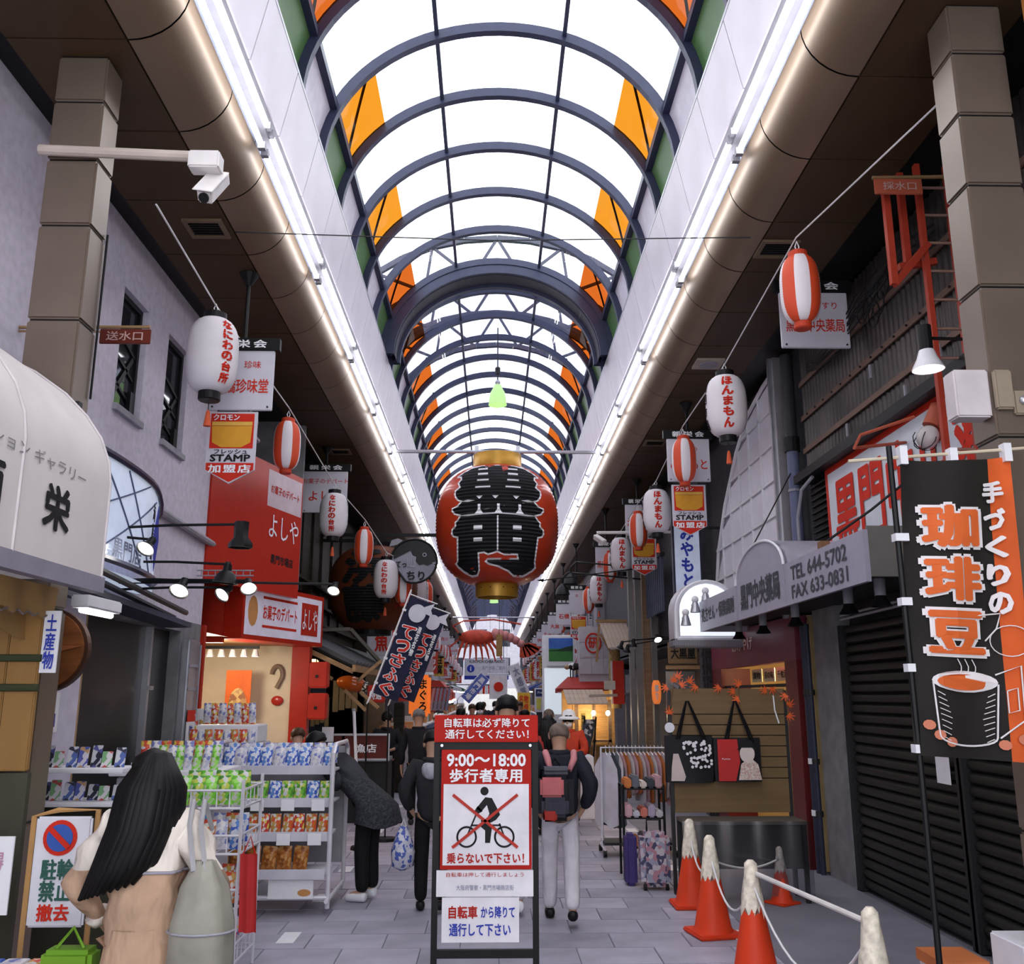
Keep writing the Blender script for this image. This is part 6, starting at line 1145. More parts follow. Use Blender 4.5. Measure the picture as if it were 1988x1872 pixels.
slant((.62, 36, 2.95), (1.1, 36, 1.7), .42, 'far white slanted banner right of the flag with dark letters', '大感賞', '', 'slanted_banner', M('white_banner_cloth', (.66, .64, .7), .7), M('slate_ink'), None, False)
t = thing('japan_flag', 'white flag with a red disc hanging at the end of the arcade', 'flag', (.28, 40, 1.7)); m = MB(); m.v = [Vector((-.12 + .76 * i / 8, 40 + .03 * math.sin(i), 2.74 - j * 1.0 / 4)) for j in range(5) for i in range(9)]; m.f = [[j * 9 + i, (j + 1) * 9 + i, (j + 1) * 9 + i + 1, j * 9 + i + 1] for j in range(4) for i in range(8)]; m.mi = [0] * 32; m.build('cloth', M('flag_white', (.75, .73, .78), .7), t, smooth='all'); m = MB(); m.prism([(.2 * math.cos(q * PI / 12), .2 * math.sin(q * PI / 12)) for q in range(24)], (.27, 39.95, 2.24), EX, EZ, .004); m.build('red_disc', INKR, t); MB().tube([(-.2, 40, 2.78), (.72, 40, 2.78)], .015, 5).build('rod', STEEL, t)
for x in (-.1, .62): MB().tube([(x, 40, 2.78), (x, 40, 9.0)], .006, 4).build('cord', DARK, t)
t = thing('striped_curtain', 'red and white striped festival curtain far down the arcade', 'curtain', (-.6, 44, 1.9)); 
for k in range(8): MB().box(-1.1 + k * .13, -.98 + k * .13, 44, 44.02, 1.95, 2.35).build('stripe', INKR if k % 2 else INKW, t)
MB().bar((-3.2, 44, 2.37), (.0, 44, 2.37), .04).build('rail', DARK, t)
# lobster
t = thing('lobster_model', 'huge red lobster model hanging across the far arcade', 'model', (-.15, 45, 3.9)); lob = M('lobster_red', (.5, .06, .03), .4, var=.3); lob2 = M('lobster_pink', (.55, .22, .2), .45)
MB().ell((-.55, 45, 4.62), (.62, .3, .26), n=16, m=9).build('carapace', lob, t, smooth='all')
for k in range(6): MB().ell((.05 + k * .17, 45, 4.72 - .012 * k * k), (.14, .26 - .02 * k, .2 - .014 * k), n=12, m=7).build('tail_segment', lob2, t, smooth='all')
for k in range(5): m = MB(); a = -.9 + k * .3; m.prism([(0, -.05), (.42, -.1), (.46, .05), (.42, .12), (0, .05)], (.92 + .05 * k, 44.95, 4.4), Vector((math.cos(a - .6), 0, math.sin(a - .6))), Vector((-math.sin(a - .6), 0, math.cos(a - .6))), .04); m.build('tail_fan', lob, t)
for k in range(8): x = -1.0 + k * .13; MB().tube([(x, 44.9, 4.5), (x - .12 + .05 * k, 44.8, 4.2), (x - .2 + .08 * k, 44.8, 3.85 + .03 * (k % 3))], [.05, .04, .02], 6).build('leg', lob, t, smooth=True)
MB().tube([(-1.1, 45, 4.7), (-1.35, 45, 5.0), (-1.0, 44.9, 5.15), (0, 44.9, 5.2), (.9, 44.9, 5.05)], .03, 6).build('antenna', lob, t); MB().tube([(-1.1, 45, 4.6), (-1.45, 45, 4.3), (-1.4, 45, 4.0)], .03, 6).build('antenna', lob, t)
MB().ell((-1.12, 44.85, 4.72), (.06, .06, .06), n=8, m=5).build('eye', BLACK, t)
for x in (-.6, .6): MB().tube([(x, 45, 4.8), (x, 45, 5.55)], .012, 4).build('hanging_wire', DARK, t)
for c_ in t.children: c_.location = Vector(c_.location) * 1.45; c_.scale = (1.45,) * 3
t.location = (-.15, 45, 3.55)
t = thing('wood_tablet', 'vertical wooden tablet hanging before the lobster', 'tablet', (.32, 43, 3.6)); MB().bevbox(.18, .46, 43, 43.08, 3.62, 4.6, .02).build('board', MW('tablet_wood', (.4, .24, .08), (.28, .16, .05)), t); MB().tube([(.32, 43.04, 4.6), (.32, 43.04, 9.0)], .012, 5).build('cord', DARK, t)
t = thing('information_board', 'wide white information board closing the far end of the arcade', 'sign', (-.4, 75, 3)); MB().bevbox(-2.2, 1.3, 75, 75.2, 3.1, 4.75, .02).build('board', M('board_white', (.66, .65, .72), .5), t); MB().box(-2.2, 1.3, 74.98, 75, 3.1, 3.4).build('navy_band', INKB, t); txt('KUROMON ICHIBA MARKET', (-.4, 75, 4.5), EX, EZ, 2.8, .25, INKK, t, .02); txt('黒門市場 ご案内', (.1, 75, 4.0), EX, EZ, 1.8, .3, M('slate_ink'), t); m = MB(); m.prism([(.3 * math.cos(q * PI / 10), .3 * math.sin(q * PI / 10)) for q in range(20)], (-1.7, 74.99, 3.95), EX, EZ, .005); m.build('info_disc', INKB, t); txt('i', (-1.7, 74.985, 3.95), EX, EZ, .1, .35, INKW, t, .03)
for x in (-1.8, .9): MB().tube([(x, 75.1, 4.75), (x, 75.1, 8.0)], .03, 6).build('hanger', DARK, t)
# ---------------------------------------------------------------- rows of further shops on both sides
rnd = random.Random(3)
cols = [(.3, .28, .32), (.42, .4, .46), (.2, .17, .15), (.5, .47, .5), (.16, .16, .2), (.36, .28, .2)]
acol = [('green', (.05, .18, .08)), ('red', (.45, .04, .03)), ('blue', (.05, .09, .3)), ('white', (.62, .6, .66)), ('orange', (.6, .2, .04)), ('brown', (.2, .11, .05))]
words_ = ['鮮魚', '精肉', '果物', '漬物', '昆布', '寿司', 'たこ焼', '海鮮丼', '串カツ', '玉子', '豆腐', '茶舗']
for sgn, side in ((-1, 'left'), (1, 'right')):
    y = 24.1 if sgn < 0 else 30.0; k = 0; xf = XC + sgn * 3.3
    while y < LEN - 1:
        L = rnd.uniform(4.2, 6.5); xo = lambda a: xf - sgn * a
        def bx(m, d0, d1, ya, yb, za, zb): a, b = sorted((xo(d0), xo(d1))); return m.box(a, b, ya, yb, za, zb)
        w = sroot('wall_%s_far' % side, (xf, y + L / 2, 0)); wm_ = M('far_wall_%d' % (k % 6), cols[(k * 5 + (sgn > 0)) % 6], .8)
        bx(MB(), -.3, 0, y, y + L - .06, 2.7, 6.15).build('upper_wall', wm_, w); bx(MB(), -1.5, 0, y - .1, y, 0, 2.7).build('party_wall', wm_, w); bx(MB(), -1.4, 0, y, y + L, 2.62, 2.7).build('shop_ceiling', WHITE, w)
        for q in (.25, .65): bx(MB(), 0, .03, y + L * q, y + L * q + .9, 3.6, 4.9).build('far_window', glassdark, w); bx(MB(), 0, .05, y + L * q - .06, y + L * q, 3.55, 4.95).build('far_window_frame', GREYP, w)
        nm, ac = acol[(k * 3 + (2 if sgn > 0 else 0)) % 6]; aw = thing('shop_awning', '%s sloping awning among the distant %s hand shops' % (nm, side), 'awning', (xf, y + L / 2, 2.3), 'distant awnings on the %s' % side)
        m = MB(); d = rnd.uniform(.7, 1.2); m.add([(xo(0), y + .2, 2.75), (xo(d), y + .2, 2.35), (xo(d), y + L - .3, 2.35), (xo(0), y + L - .3, 2.75), (xo(d), y + .2, 2.15), (xo(d), y + L - .3, 2.15)], [(0, 1, 2, 3), (1, 4, 5, 2), (0, 4, 1)]); m.build('cloth', M('awning_' + nm, ac, .7), aw)
        MB().tube([(xo(d - .1), y + .3, 2.12), (xo(d - .1), y + L - .4, 2.12)], .03, 6).build('lamp_tube', M('stall_tube_glow', (1, 1, 1), .4, emit=6, ecol=(1, .92, .82)), aw)
        sg = thing('projecting_sign', 'projecting vertical sign lettered %s far on the %s' % (words_[(k * 2 + (sgn > 0)) % 12], side), 'sign', (xo(.35), y + .4, 3.0), 'distant projecting signs on the %s' % side); a, b = sorted((xo(.1), xo(.62))); MB().bevbox(a, b, y + .4, y + .5, 2.9, 4.1, .01).build('box', M('far_sign_%d' % (k % 3), [(.62, .6, .66), (.55, .06, .04), (.65, .4, .08)][k % 3]), sg); MB().bar((xo(.2), y + .45, 3.9), (xo(-.05), y + .45, 3.9), .05).build('bracket', DARK, sg); txt(vert(words_[(k * 2 + (sgn > 0)) % 12]), ((a + b) / 2, y + .398, 3.5), EX, EZ, .36, 1.0, [INKR, INKW, INKK][k % 3], sg, .03)
        ctn = thing('stall_counter', 'street side display counter far on the %s' % side, 'counter', (xo(.6), y + L / 2, 0), 'distant counters on the %s' % side); bx(MB(), .3, .9, y + .4, y + L - .5, 0, .85).build('counter_body', M('counter_%d' % (k % 3), [(.5, .48, .52), (.3, .2, .12), (.12, .16, .3)][k % 3]), ctn); bx(MB(), .25, .95, y + .35, y + L - .45, .85, .9).build('counter_top', WHITE, ctn)
        for q in range(5): tag(bx(MB(), .35, .8, y + .6 + q * .7, y + 1.1 + q * .7, .9, 1.05 + .2 * rnd.random()).build('goods_crate', M('crate_%d' % (q % 4), [(.6, .25, .1), (.6, .58, .6), (.15, .3, .1), (.5, .08, .05)][q % 4]), None), 'small goods crate on a distant counter at the %s' % side, 'crate', 'crates on the distant %s counters' % side)
        y += L; k += 1
# ---------------------------------------------------------------- the street beyond the arcade's end
we = sroot('wall_far_end', (0, 101, 0)); MB().box(-9, 9, 101, 101.5, 0, 14).build('facade', M('far_facade', (.3, .29, .33), .8), we)
for i in range(6):
    for j in range(3): MB().box(-7 + i * 2.5, -5.6 + i * 2.5, 100.95, 101, 4 + j * 3, 5.8 + j * 3).build('far_window', glassdark, we)
MB().box(-3, 3, 100.8, 101, 0, 2.6).build('shopfront', M('far_shopfront', (.5, .48, .45), .6), we)
# ================================================================ GOODS
def snack(w, h, d):
    m = MB(); a, b = 6, 7
    for s in (-1, 1):
        V = [(-w / 2 + w * i / a, s * d / 2 * (math.sin(PI * i / a) ** .6) * (math.sin(PI * min(max((j - .5) / (b - 1), 0), 1)) ** .7), h * j / b) for j in range(b + 1) for i in range(a + 1)]
        F = [(j * (a + 1) + i, j * (a + 1) + i + 1, (j + 1) * (a + 1) + i + 1, (j + 1) * (a + 1) + i) for j in range(b) for i in range(a)]
        m.add(V, F if s < 0 else [f[::-1] for f in F])
    return m
PK = {}
def pal(n, cols): return MVOR('pack_' + n, cols, 34, .25)
blue = pal('blue', [(.06, .12, .5), (.6, .62, .72), (.12, .25, .6), (.7, .7, .76)]); green = pal('green', [(.15, .45, .05), (.5, .55, .1), (.6, .6, .6), (.08, .25, .04)]); oran = pal('orange', [(.55, .14, .03), (.65, .6, .55), (.5, .3, .08), (.6, .08, .04)]); brow = pal('brown', [(.32, .1, .02), (.4, .16, .04), (.22, .07, .02), (.5, .25, .08)]); redw = pal('red', [(.5, .05, .04), (.68, .64, .66), (.6, .1, .05), (.7, .5, .1)]); lime = pal('lime', [(.2, .6, .06), (.35, .7, .15), (.6, .62, .55), (.15, .45, .05)]); whit = pal('white', [(.66, .64, .7), (.5, .5, .6), (.7, .66, .68), (.2, .22, .5)])
def packs(n, x0, x1, y, z, h, mats, lab, grp, tilt=-.18, w=None, dy=0):
    key = (round(h, 2), mats[0].name); w = w or (x1 - x0) / n * .95; out = []
    for k in range(n):
        mt = mats[k % len(mats)]; kk = (round(h, 2), round(w, 3), mt.name)
        x = x0 + (x1 - x0) * (k + .5) / n; loc = (x, y + dy * k + random.uniform(-.01, .01), z)
        if kk not in PK: o = snack(w, h, .07).build('snack_bag', mt, None, smooth='all', origin=(0, 0, 0)); PK[kk] = o; o.location = loc; tag(o, lab, 'snack', grp)
        else: o = dup(PK[kk], loc, lab, None, grp)
        o.rotation_euler = (tilt, random.uniform(-.06, .06), random.uniform(-.15, .15))
wire = M('white_wire', (.72, .7, .76), .35, .2)
# ---- tiered snack rack
t = thing('snack_rack', 'white tube framed tiered rack of snacks before the sweet shop', 'rack', (-2.0, 9.3, 0))
for x in (-2.62, -1.46):
    MB().tube([(x, 8.92, .05), (x, 8.92, 1.38), (x, 9.05, 1.45), (x, 9.7, 1.45), (x, 9.8, 1.38), (x, 9.8, .05)], .022, 8).build('side_frame', wire, t, smooth=True); MB().tube([(x, 8.85, .12), (x, 9.85, .12)], .02, 8).build('foot_rail', wire, t)
for j, (y, z) in enumerate(((9.35, 1.2), (9.22, .92), (9.1, .64), (8.98, .34))):
    MB().box(-2.6, -1.48, y - .14, y + .3, z, z + .02).build('shelf', WHITE, t); MB().box(-2.6, -1.48, y - .16, y - .14, z - .03, z + .05).build('price_strip', M('price_strip', (.6, .58, .66)), t)
MB().tube([(-2.62, 8.92, .14), (-1.46, 8.92, .14)], .022, 8).build('bottom_rail', wire, t); MB().box(-2.6, -1.48, 9.76, 9.79, .3, 1.4).build('back_panel', M('rack_grey', (.34, .33, .36)), t)
for k in range(8):
    x = -2.5 + (k % 4) * .28; j = k // 4; MB().box(x, x + .12, (9.04, 8.92)[j] , (9.05, 8.93)[j], (.86, .58)[j], (.96, .68)[j]).build('price_card', INKW, t)
packs(9, -2.58, -1.5, 9.28, 1.23, .19, [blue, whit, blue], 'blue and white snack bag on the top tier of the rack', 'snacks on the top tier', -.3); packs(9, -2.58, -1.5, 9.42, 1.26, .19, [blue, whit], 'blue white snack bag in the rear top row', 'snacks in the rear top row', -.2)
packs(9, -2.58, -1.5, 9.16, .95, .17, [green, blue, green], 'green snack bag on the second tier of the rack', 'snacks on the second tier', -.3); packs(10, -2.58, -1.5, 9.04, .67, .17, [oran, redw, oran], 'orange and white snack bag on the third tier', 'snacks on the third tier', -.3); packs(6, -2.5, -1.66, 8.95, .37, .2, [brow], 'brown cracker bag on the lowest tier', 'crackers on the lowest tier', -.15)
t = thing('rack_poster', 'white advert card with orange print on the rack base', 'poster', (-1.75, 8.88, .1)); MB().box(-1.98, -1.58, 8.87, 8.88, .14, .34).build('card', INKW, t); m = MB(); m.prism([(.06 * math.cos(q * PI / 6), .03 * math.sin(q * PI / 6)) for q in range(12)], (-1.66, 8.868, .19), EX, EZ, .002); m.build('orange_print', M('orange_print'), t)
# ---- wire rack near the woman
t = thing('wire_rack', 'white wire basket rack of sweets beside the woman in beige', 'rack', (-2.0, 7.1, 0))
for x in (-2.28, -1.74):
    for y in (6.85, 7.4): MB().tube([(x, y, 0), (x, y, 1.32)], .014, 6).build('post', wire, t)
for z in (.25, .6, .95, 1.25):
    MB().tube([(-2.28, 6.85, z), (-1.74, 6.85, z), (-1.74, 7.4, z), (-2.28, 7.4, z), (-2.28, 6.85, z)], .01, 5).build('basket_rim', wire, t); MB().tube([(-2.28, 6.85, z - .12), (-1.74, 6.85, z - .12), (-1.74, 7.4, z - .12), (-2.28, 7.4, z - .12), (-2.28, 6.85, z - .12)], .01, 5).build('basket_base', wire, t)
    for k in range(7): x = -2.28 + k * .09; MB().tube([(x, 6.85, z), (x, 6.85, z - .12), (x, 7.4, z - .12)], .005, 4).build('basket_wire', wire, t)
    for k in range(6): y = 6.85 + k * .11; MB().tube([(-1.74, y, z), (-1.74, y, z - .12)], .005, 4).build('basket_wire', wire, t)
for j, (z, mt) in enumerate(((1.14, [lime, green]), (.84, [whit, blue, oran]), (.49, [oran, whit]), (.14, [redw, whit]))):
    packs(5, -2.25, -1.77, 6.98, z, .2, mt, 'sweet bag in the %s basket of the wire rack' % ('top', 'second', 'third', 'lowest')[j], 'sweets in the %s basket' % ('top', 'second', 'third', 'lowest')[j]); packs(5, -2.25, -1.77, 7.2, z + .02, .2, mt[::-1], 'sweet bag at the back of the %s basket' % ('top', 'second', 'third', 'lowest')[j], 'rear sweets in the %s basket' % ('top', 'second', 'third', 'lowest')[j])
packs(7, -2.75, -2.25, 8.0, 1.3, .2, [lime, whit], 'bright green sweet bag piled before the charcoal door', 'green sweets before the door', -.2); packs(8, -3.0, -2.3, 8.3, 1.3, .22, [redw, whit, oran], 'red and white sweet bag stacked by the steel duct', 'red sweets by the duct', -.1); packs(7, -3.05, -2.5, 10.2, 1.42, .22, [redw, oran], 'red candy bag on the inner heap before the sweet shop', 'candy on the inner heap', -.1); packs(7, -3.0, -2.45, 10.0, 1.62, .2, [whit, redw], 'white candy bag topping the inner heap', 'candy topping the inner heap', 0)
t = thing('candy_table', 'low white table heaped with sweets before the charcoal door', 'table', (-2.65, 8.3, 0)); MB().bevbox(-3.1, -2.2, 7.9, 8.55, 1.26, 1.3, .006).build('table_top', WHITE, t); MB().bevbox(-3.05, -2.25, 7.95, 8.5, .1, 1.25, .01).build('body', M('table_side', (.4, .38, .42)), t)
for x in (-3.0, -2.3): MB().box(x - .03, x + .03, 8.2, 8.26, 0, .1).build('leg', DARK, t)
t = thing('candy_case', 'stepped white case of candy before the red shop', 'case', (-2.75, 10.2, 0)); MB().bevbox(-3.1, -2.4, 9.9, 10.5, 0, 1.42, .01).build('lower_step', M('case_pale', (.5, .46, .5)), t); MB().bevbox(-3.05, -2.42, 9.95, 10.4, 1.42, 1.6, .01).build('upper_step', WHITE, t)
packs(6, -3.05, -2.45, 9.88, 1.05, .24, [redw, whit], 'hanging candy bag on the front of the stepped case', 'candy on the case front', 0); packs(6, -3.05, -2.45, 9.87, .7, .24, [whit, oran], 'lower hanging candy bag on the stepped case', 'lower candy on the case', 0)
t = thing('red_apron', 'red cloth bag hanging on the wire rack corner', 'bag', (-1.66, 7.0, .3)); m = MB(); m.v = [Vector((-1.72 + .12 * i / 5 + .02 * j / 6, 6.8 + .02 * math.sin(i * 2), .84 - .5 * j / 6)) for j in range(7) for i in range(6)]; m.f = [[j * 6 + i, (j + 1) * 6 + i, (j + 1) * 6 + i + 1, j * 6 + i + 1] for j in range(6) for i in range(5)]; m.mi = [0] * 30; m.build('cloth', M('red_cloth'), t, smooth='all'); MB().tube([(-1.7, 6.8, .84), (-1.66, 6.82, .95), (-1.62, 6.8, .84)], .006, 4).build('strap', REDP, t)
# ---- picture shelf
t = thing('picture_shelf', 'white two tier shelf of small pictures under the barrel lid', 'shelf', (-2.75, 6.5, 0))
for z in (1.22, 1.43): MB().bevbox(-3.1, -2.42, 6.4, 6.7, z - .03, z, .004).build('board', WHITE, t)
for x in (-3.08, -2.45): MB().box(x - .015, x + .015, 6.66, 6.7, 0, 1.45).build('upright', GREYP, t)
MB().box(-3.1, -2.42, 6.68, 6.7, .1, 1.2).build('back_board', M('dark_olive_plinth'), t)
for j, z in enumerate((1.43, 1.22)):
    for k in range(8):
        x = -3.05 + k * .08; o = MB().bevbox(-.033, .033, -.006, .006, 0, random.uniform(.09, .15), .003).build('postcard', MVOR('card_%d' % (k % 4), [[(.6, .58, .66), (.1, .12, .4), (.5, .3, .15)], [(.03, .03, .05), (.5, .5, .55), (.1, .1, .3)], [(.65, .62, .66), (.2, .4, .2), (.5, .1, .1)], [(.1, .15, .4), (.6, .6, .66), (.05, .05, .08)]][k % 4], 30), None)
        o.location = (x, 6.5 + .02 * (k % 2), z); o.rotation_euler = (-.2, 0, random.uniform(-.1, .1)); tag(o, 'small picture card leaning on the %s shelf board' % ('upper', 'lower')[j], 'card', 'cards on the %s shelf' % ('upper', 'lower')[j])
# ---- no parking board and notices
t = thing('no_parking_board', 'standing white board with a round no parking sign', 'sign', (-2.16, 5.0, 0)); MB().bevbox(-2.30, -2.02, 5.0, 5.03, .78, 1.3, .01).build('board', M('board_white'), t); MB().tube([(-2.32, 5.02, 0), (-2.32, 5.02, 1.3), (-2.2, 5.02, 1.33), (-2.0, 5.02, 1.33), (-2.0, 5.02, 0)], .014, 6).build('frame', M('tan_frame', (.45, .25, .1), .5), t)
rx = Matrix.Rotation(PI / 2, 3, 'X'); MB().lathe([(.085, 0), (.085, .004)], (-2.17, 4.998, 1.2), 24, rx).build('red_ring', INKR, t); MB().lathe([(.065, 0), (.065, .004)], (-2.17, 4.994, 1.2), 24, rx).build('blue_disc', M('sign_blue', (.04, .1, .4)), t); m = MB(); m.bar((-2.22, 4.986, 1.245), (-2.12, 4.986, 1.155), .004, .025); m.build('red_slash', INKR, t)
txt('駐輪\n禁止', (-2.17, 5.0, 1.0), EX, EZ, .16, .2, M('dark_green_ink', (.03, .1, .08)), t, .03); txt('撤去', (-2.17, 5.0, .85), EX, EZ, .16, .08, INKR, t, .03)
for k, (x, z, lab) in enumerate(((-2.48, .86, 'large white notice sheet left of the no parking board'), (-2.62, .72, 'lower white notice sheet at the left edge'))):
    t = thing('notice_sheet', lab, 'notice', (x, 4.9, z)); MB().box(x - .13, x + .13, 4.9 - .05 * k, 4.91 - .05 * k, z, z + .36).build('sheet', WHITE, t); txt('お買得\n198円', (x, 4.9 - .05 * k, z + .2), EX, EZ, .18, .18, M('pink_ink', (.5, .25, .35)), t, .01); MB().box(x - .015, x + .015, 4.92 - .05 * k, 4.94 - .05 * k, 0, z + .1).build('stand', GREYP, t)
t = thing('postcard_tray', 'low tray of flat packed cards in the lower left corner', 'tray', (-2.2, 4.3, 0)); MB().bevbox(-2.5, -1.86, 4.1, 4.6, .7, .74, .006).build('tray', M('tan_frame'), t); MB().box(-2.45, -1.9, 4.15, 4.55, 0, .7).build('stand', M('dark_box'), t)
for k in range(10):
    o = MB().bevbox(-.05, .05, -.09, .09, 0, .02, .004).build('flat_pack', [whit, oran, brow, blue][k % 4], None); o.location = (-2.42 + (k % 5) * .11, 4.24 + (k // 5) * .2, .742); tag(o, 'flat packet lying in the lower left tray', 'packet', 'packets in the lower left tray')
# ---- clothes rack on the right
t = thing('clothes_rack', 'white clothes rack on casters beside the slatwall stand', 'rack', (1.8, 12, 0)); MB().tube([(1.36, 12, .1), (1.36, 12, 1.26), (2.22, 12, 1.26), (2.22, 12, .1)], .016, 8).build('frame', wire, t, smooth=True); MB().tube([(1.36, 11.75, .1), (1.36, 12.25, .1)], .016, 6).build('foot', wire, t); MB().tube([(2.22, 11.75, .1), (2.22, 12.25, .1)], .016, 6).build('foot', wire, t); MB().box(1.36, 2.22, 11.8, 12.2, .14, .17).build('base_shelf', DARK, t)
for x in (1.36, 2.22):
    for y in (11.76, 12.24): MB().lathe([(.04, -.02), (.04, .02)], (x, y, .05), 12, Matrix.Rotation(PI / 2, 3, 'Y')).build('caster', BLACK, t)
def garment(L, D, T):
    m = MB(); n = 7; R_ = 9
    for s in (-1, 1):
        V = []
        for j in range(R_ + 1):
            f = j / R_; wd = D * (.35 + .65 * min(1, f * 5)) * (1 + .15 * f)
            for i in range(n + 1): q = i / n - .5; V.append((s * (T / 2) * (.6 + .6 * f) * math.cos(PI * q * .96) + .012 * math.sin(i * 2.3 + j * .6) * f, q * wd + .01 * math.sin(j), -L * f + .03 * math.cos(i * 1.7) * f))
        F = [(j * (n + 1) + i, (j + 1) * (n + 1) + i, (j + 1) * (n + 1) + i + 1, j * (n + 1) + i + 1) for j in range(R_) for i in range(n)]; m.add(V, F if s < 0 else [q[::-1] for q in F])
    return m
gc = [('pale_grey', (.55, .53, .6)), ('charcoal_tweed', (.06, .065, .08)), ('slate', (.14, .15, .18)), ('white', (.66, .62, .66)), ('coral', (.62, .2, .15)), ('pink', (.6, .36, .4)), ('cream', (.62, .54, .48)), ('orange', (.6, .2, .06)), ('lilac', (.45, .38, .5))]
for k in range(17):
    n_, c_ = gc[k] if k < 3 else gc[3 + (k * 2) % 6]; x = 1.42 + k * .047; L = .85 if k < 3 else random.uniform(.45, .62)
    t = thing('hanging_garment', '%s garment hanging on the white clothes rack' % n_.replace('_', ' '), 'garment', (x, 12, 1.25), 'garments on the clothes rack')
    garment(L, .46, .05 if k < 3 else .04).xf(Matrix.Translation((x, 12, 1.2)) @ Matrix.Rotation(.5 if k < 3 else .15, 4, 'Z')).build('cloth', M('cloth_' + n_, c_, .85, bump=.2), t, smooth='all'); MB().tube([(x, 12, 1.2), (x, 12, 1.27), (x, 12.02, 1.285)], .004, 4).build('hook', STEEL, t); MB().tube([(x, 11.85, 1.18), (x, 12, 1.21), (x, 12.15, 1.18)], .006, 4).build('hanger', WHITE, t)
t = thing('goods_stand', 'black stand of folded scarves before the clothes rack', 'stand', (1.65, 10.6, 0))
for x in (1.42, 1.86):
    MB().tube([(x, 10.5, 0), (x, 10.5, .95), (x, 10.8, .95), (x, 10.8, 0)], .014, 6).build('side_frame', BLACK, t)
for z in (.3, .6, .9): MB().box(1.42, 1.86, 10.5, 10.8, z, z + .015).build('shelf', BLACK, t)
for k in range(15):
    z = (.317, .617, .917)[k // 5]; n_, c_ = gc[(k * 4 + 3) % 9]; tag(MB().bevbox(1.44 + (k % 5) * .083, 1.515 + (k % 5) * .083, 10.48, 10.78, z, z + .07 + .03 * (k % 3), .015).build('folded_scarf', M('cloth_' + n_, c_, .85, bump=.2), None), 'folded scarf on the %s of the black stand' % ('lowest shelf', 'middle shelf', 'top')[k // 5], 'scarf', 'scarves on the %s' % ('lowest shelf', 'middle shelf', 'top')[k // 5])
t = thing('patterned_suitcase', 'flower patterned upright bag at the foot of the slatwall', 'bag', (1.66, 9.95, 0)); MB().bevbox(1.5, 1.8, 9.85, 10.1, .03, .55, .05).build('body', MVOR('floral_cloth', [(.3, .3, .4), (.5, .45, .5), (.06, .06, .12), (.4, .2, .25)], 26), t); MB().tube([(1.58, 9.97, .55), (1.58, 9.97, .66), (1.72, 9.97, .66), (1.72, 9.97, .55)], .01, 5).build('handle', BLACK, t)
for x in (1.54, 1.76): MB().lathe([(.03, -.015), (.03, .015)], (x, 9.9, .03), 10, Matrix.Rotation(PI / 2, 3, 'Y')).build('wheel', BLACK, t)
tag(MB().bevbox(1.38, 1.5, 10.1, 10.3, 0, .5, .03).build('violet_bag', M('violet_cloth', (.06, .04, .16), .8), None), 'dark violet cloth bag standing beside the patterned bag', 'bag')
# ---- pedestrian sign stand
t = thing('sign_stand', 'tall black framed street sign forbidding bicycles in the walkway', 'sign', (-.04, 5.9, 0)); sx0, sx1 = -.335, .265
for x in (sx0, sx1): MB().bevbox(x - .018, x + .018, 5.9, 5.94, 0, 1.62, .004).build('leg', BLACK, t)
for z in (1.575, .40, .1): MB().box(sx0, sx1, 5.905, 5.935, z, z + .045).build('cross_bar', BLACK, t)
for x in (sx0, sx1): MB().bevbox(x - .025, x + .025, 5.6, 6.25, 0, .035, .008).build('foot', BLACK, t)
for x in (sx0 + .03, sx1 - .03): MB().lathe([(.009, 0), (.009, .006)], (x, 5.897, 1.60), 10, rx).build('bolt', STEEL, t)
sr = M('sign_red', (.42, .012, .006), .65); sw_ = M('sign_white', (.76, .72, .78), .45)
MB().bevbox(-.352, .282, 5.875, 5.9, 1.62, 1.78, .004).build('header_board', sr, t); txt('自転車は必ず降りて', (-.03, 5.875, 1.735), EX, EZ, .52, .055, INKW, t, .012); txt('通行してください！', (-.03, 5.875, 1.668), EX, EZ, .51, .055, INKW, t, .012)
MB().bevbox(-.305, .24, 5.885, 5.9, .89, 1.575, .003).build('red_panel', sr, t); txt('9:00〜18:00', (-.033, 5.885, 1.515), EX, EZ, .48, .075, INKW, t, .022); txt('歩行者専用', (-.035, 5.885, 1.425), EX, EZ, .44, .08, INKW, t, .03, sp=1.1)
MB().box(-.29, .225, 5.879, 5.885, .915, 1.375).build('white_field', sw_, t)
C0 = Vector((-.033, 5.878, 1.17))
def sp(pts, nm, mt, off=.0): m = MB(); m.prism(pts, C0 - EY * off, EX, EZ, .003); return m.build(nm, mt, t)
sp([(-.01 + .025 * math.cos(q * PI / 8), .165 + .025 * math.sin(q * PI / 8)) for q in range(16)], 'rider_head', INKK); sp([(-.06, .065), (-.005, .13), (.035, .125), (.06, .08), (.085, .03), (.06, .0), (.03, -.015), (.0, -.005), (.02, .035), (.005, .085), (-.03, .045)][::-1], 'rider_body', INKK); sp([(-.06, .065), (-.05, .08), (-.02, .05), (-.055, .03), (-.075, .045)][::-1], 'rider_arm', INKK); sp([(-.03, .0), (.02, .01), (.035, -.05), (.025, -.13), (-.005, -.13), (-.005, -.06), (-.03, -.04)][::-1], 'rider_leg', INKK)
for cx_ in (-.115, .11): MB().tube([C0 + Vector((cx_ + .056 * math.cos(q * PI / 14), -.002, -.095 + .056 * math.sin(q * PI / 14))) for q in range(29)], .006, 5).build('wheel', INKK, t)
for a, b in (((-.115, -.095), (-.06, .03)), ((.11, -.095), (.08, -.02)), ((-.085, -.03), (.09, -.03))): MB().bar(C0 + Vector((a[0], -.002, a[1])), C0 + Vector((b[0], -.002, b[1])), .004, .009).build('bike_tube', INKK, t)
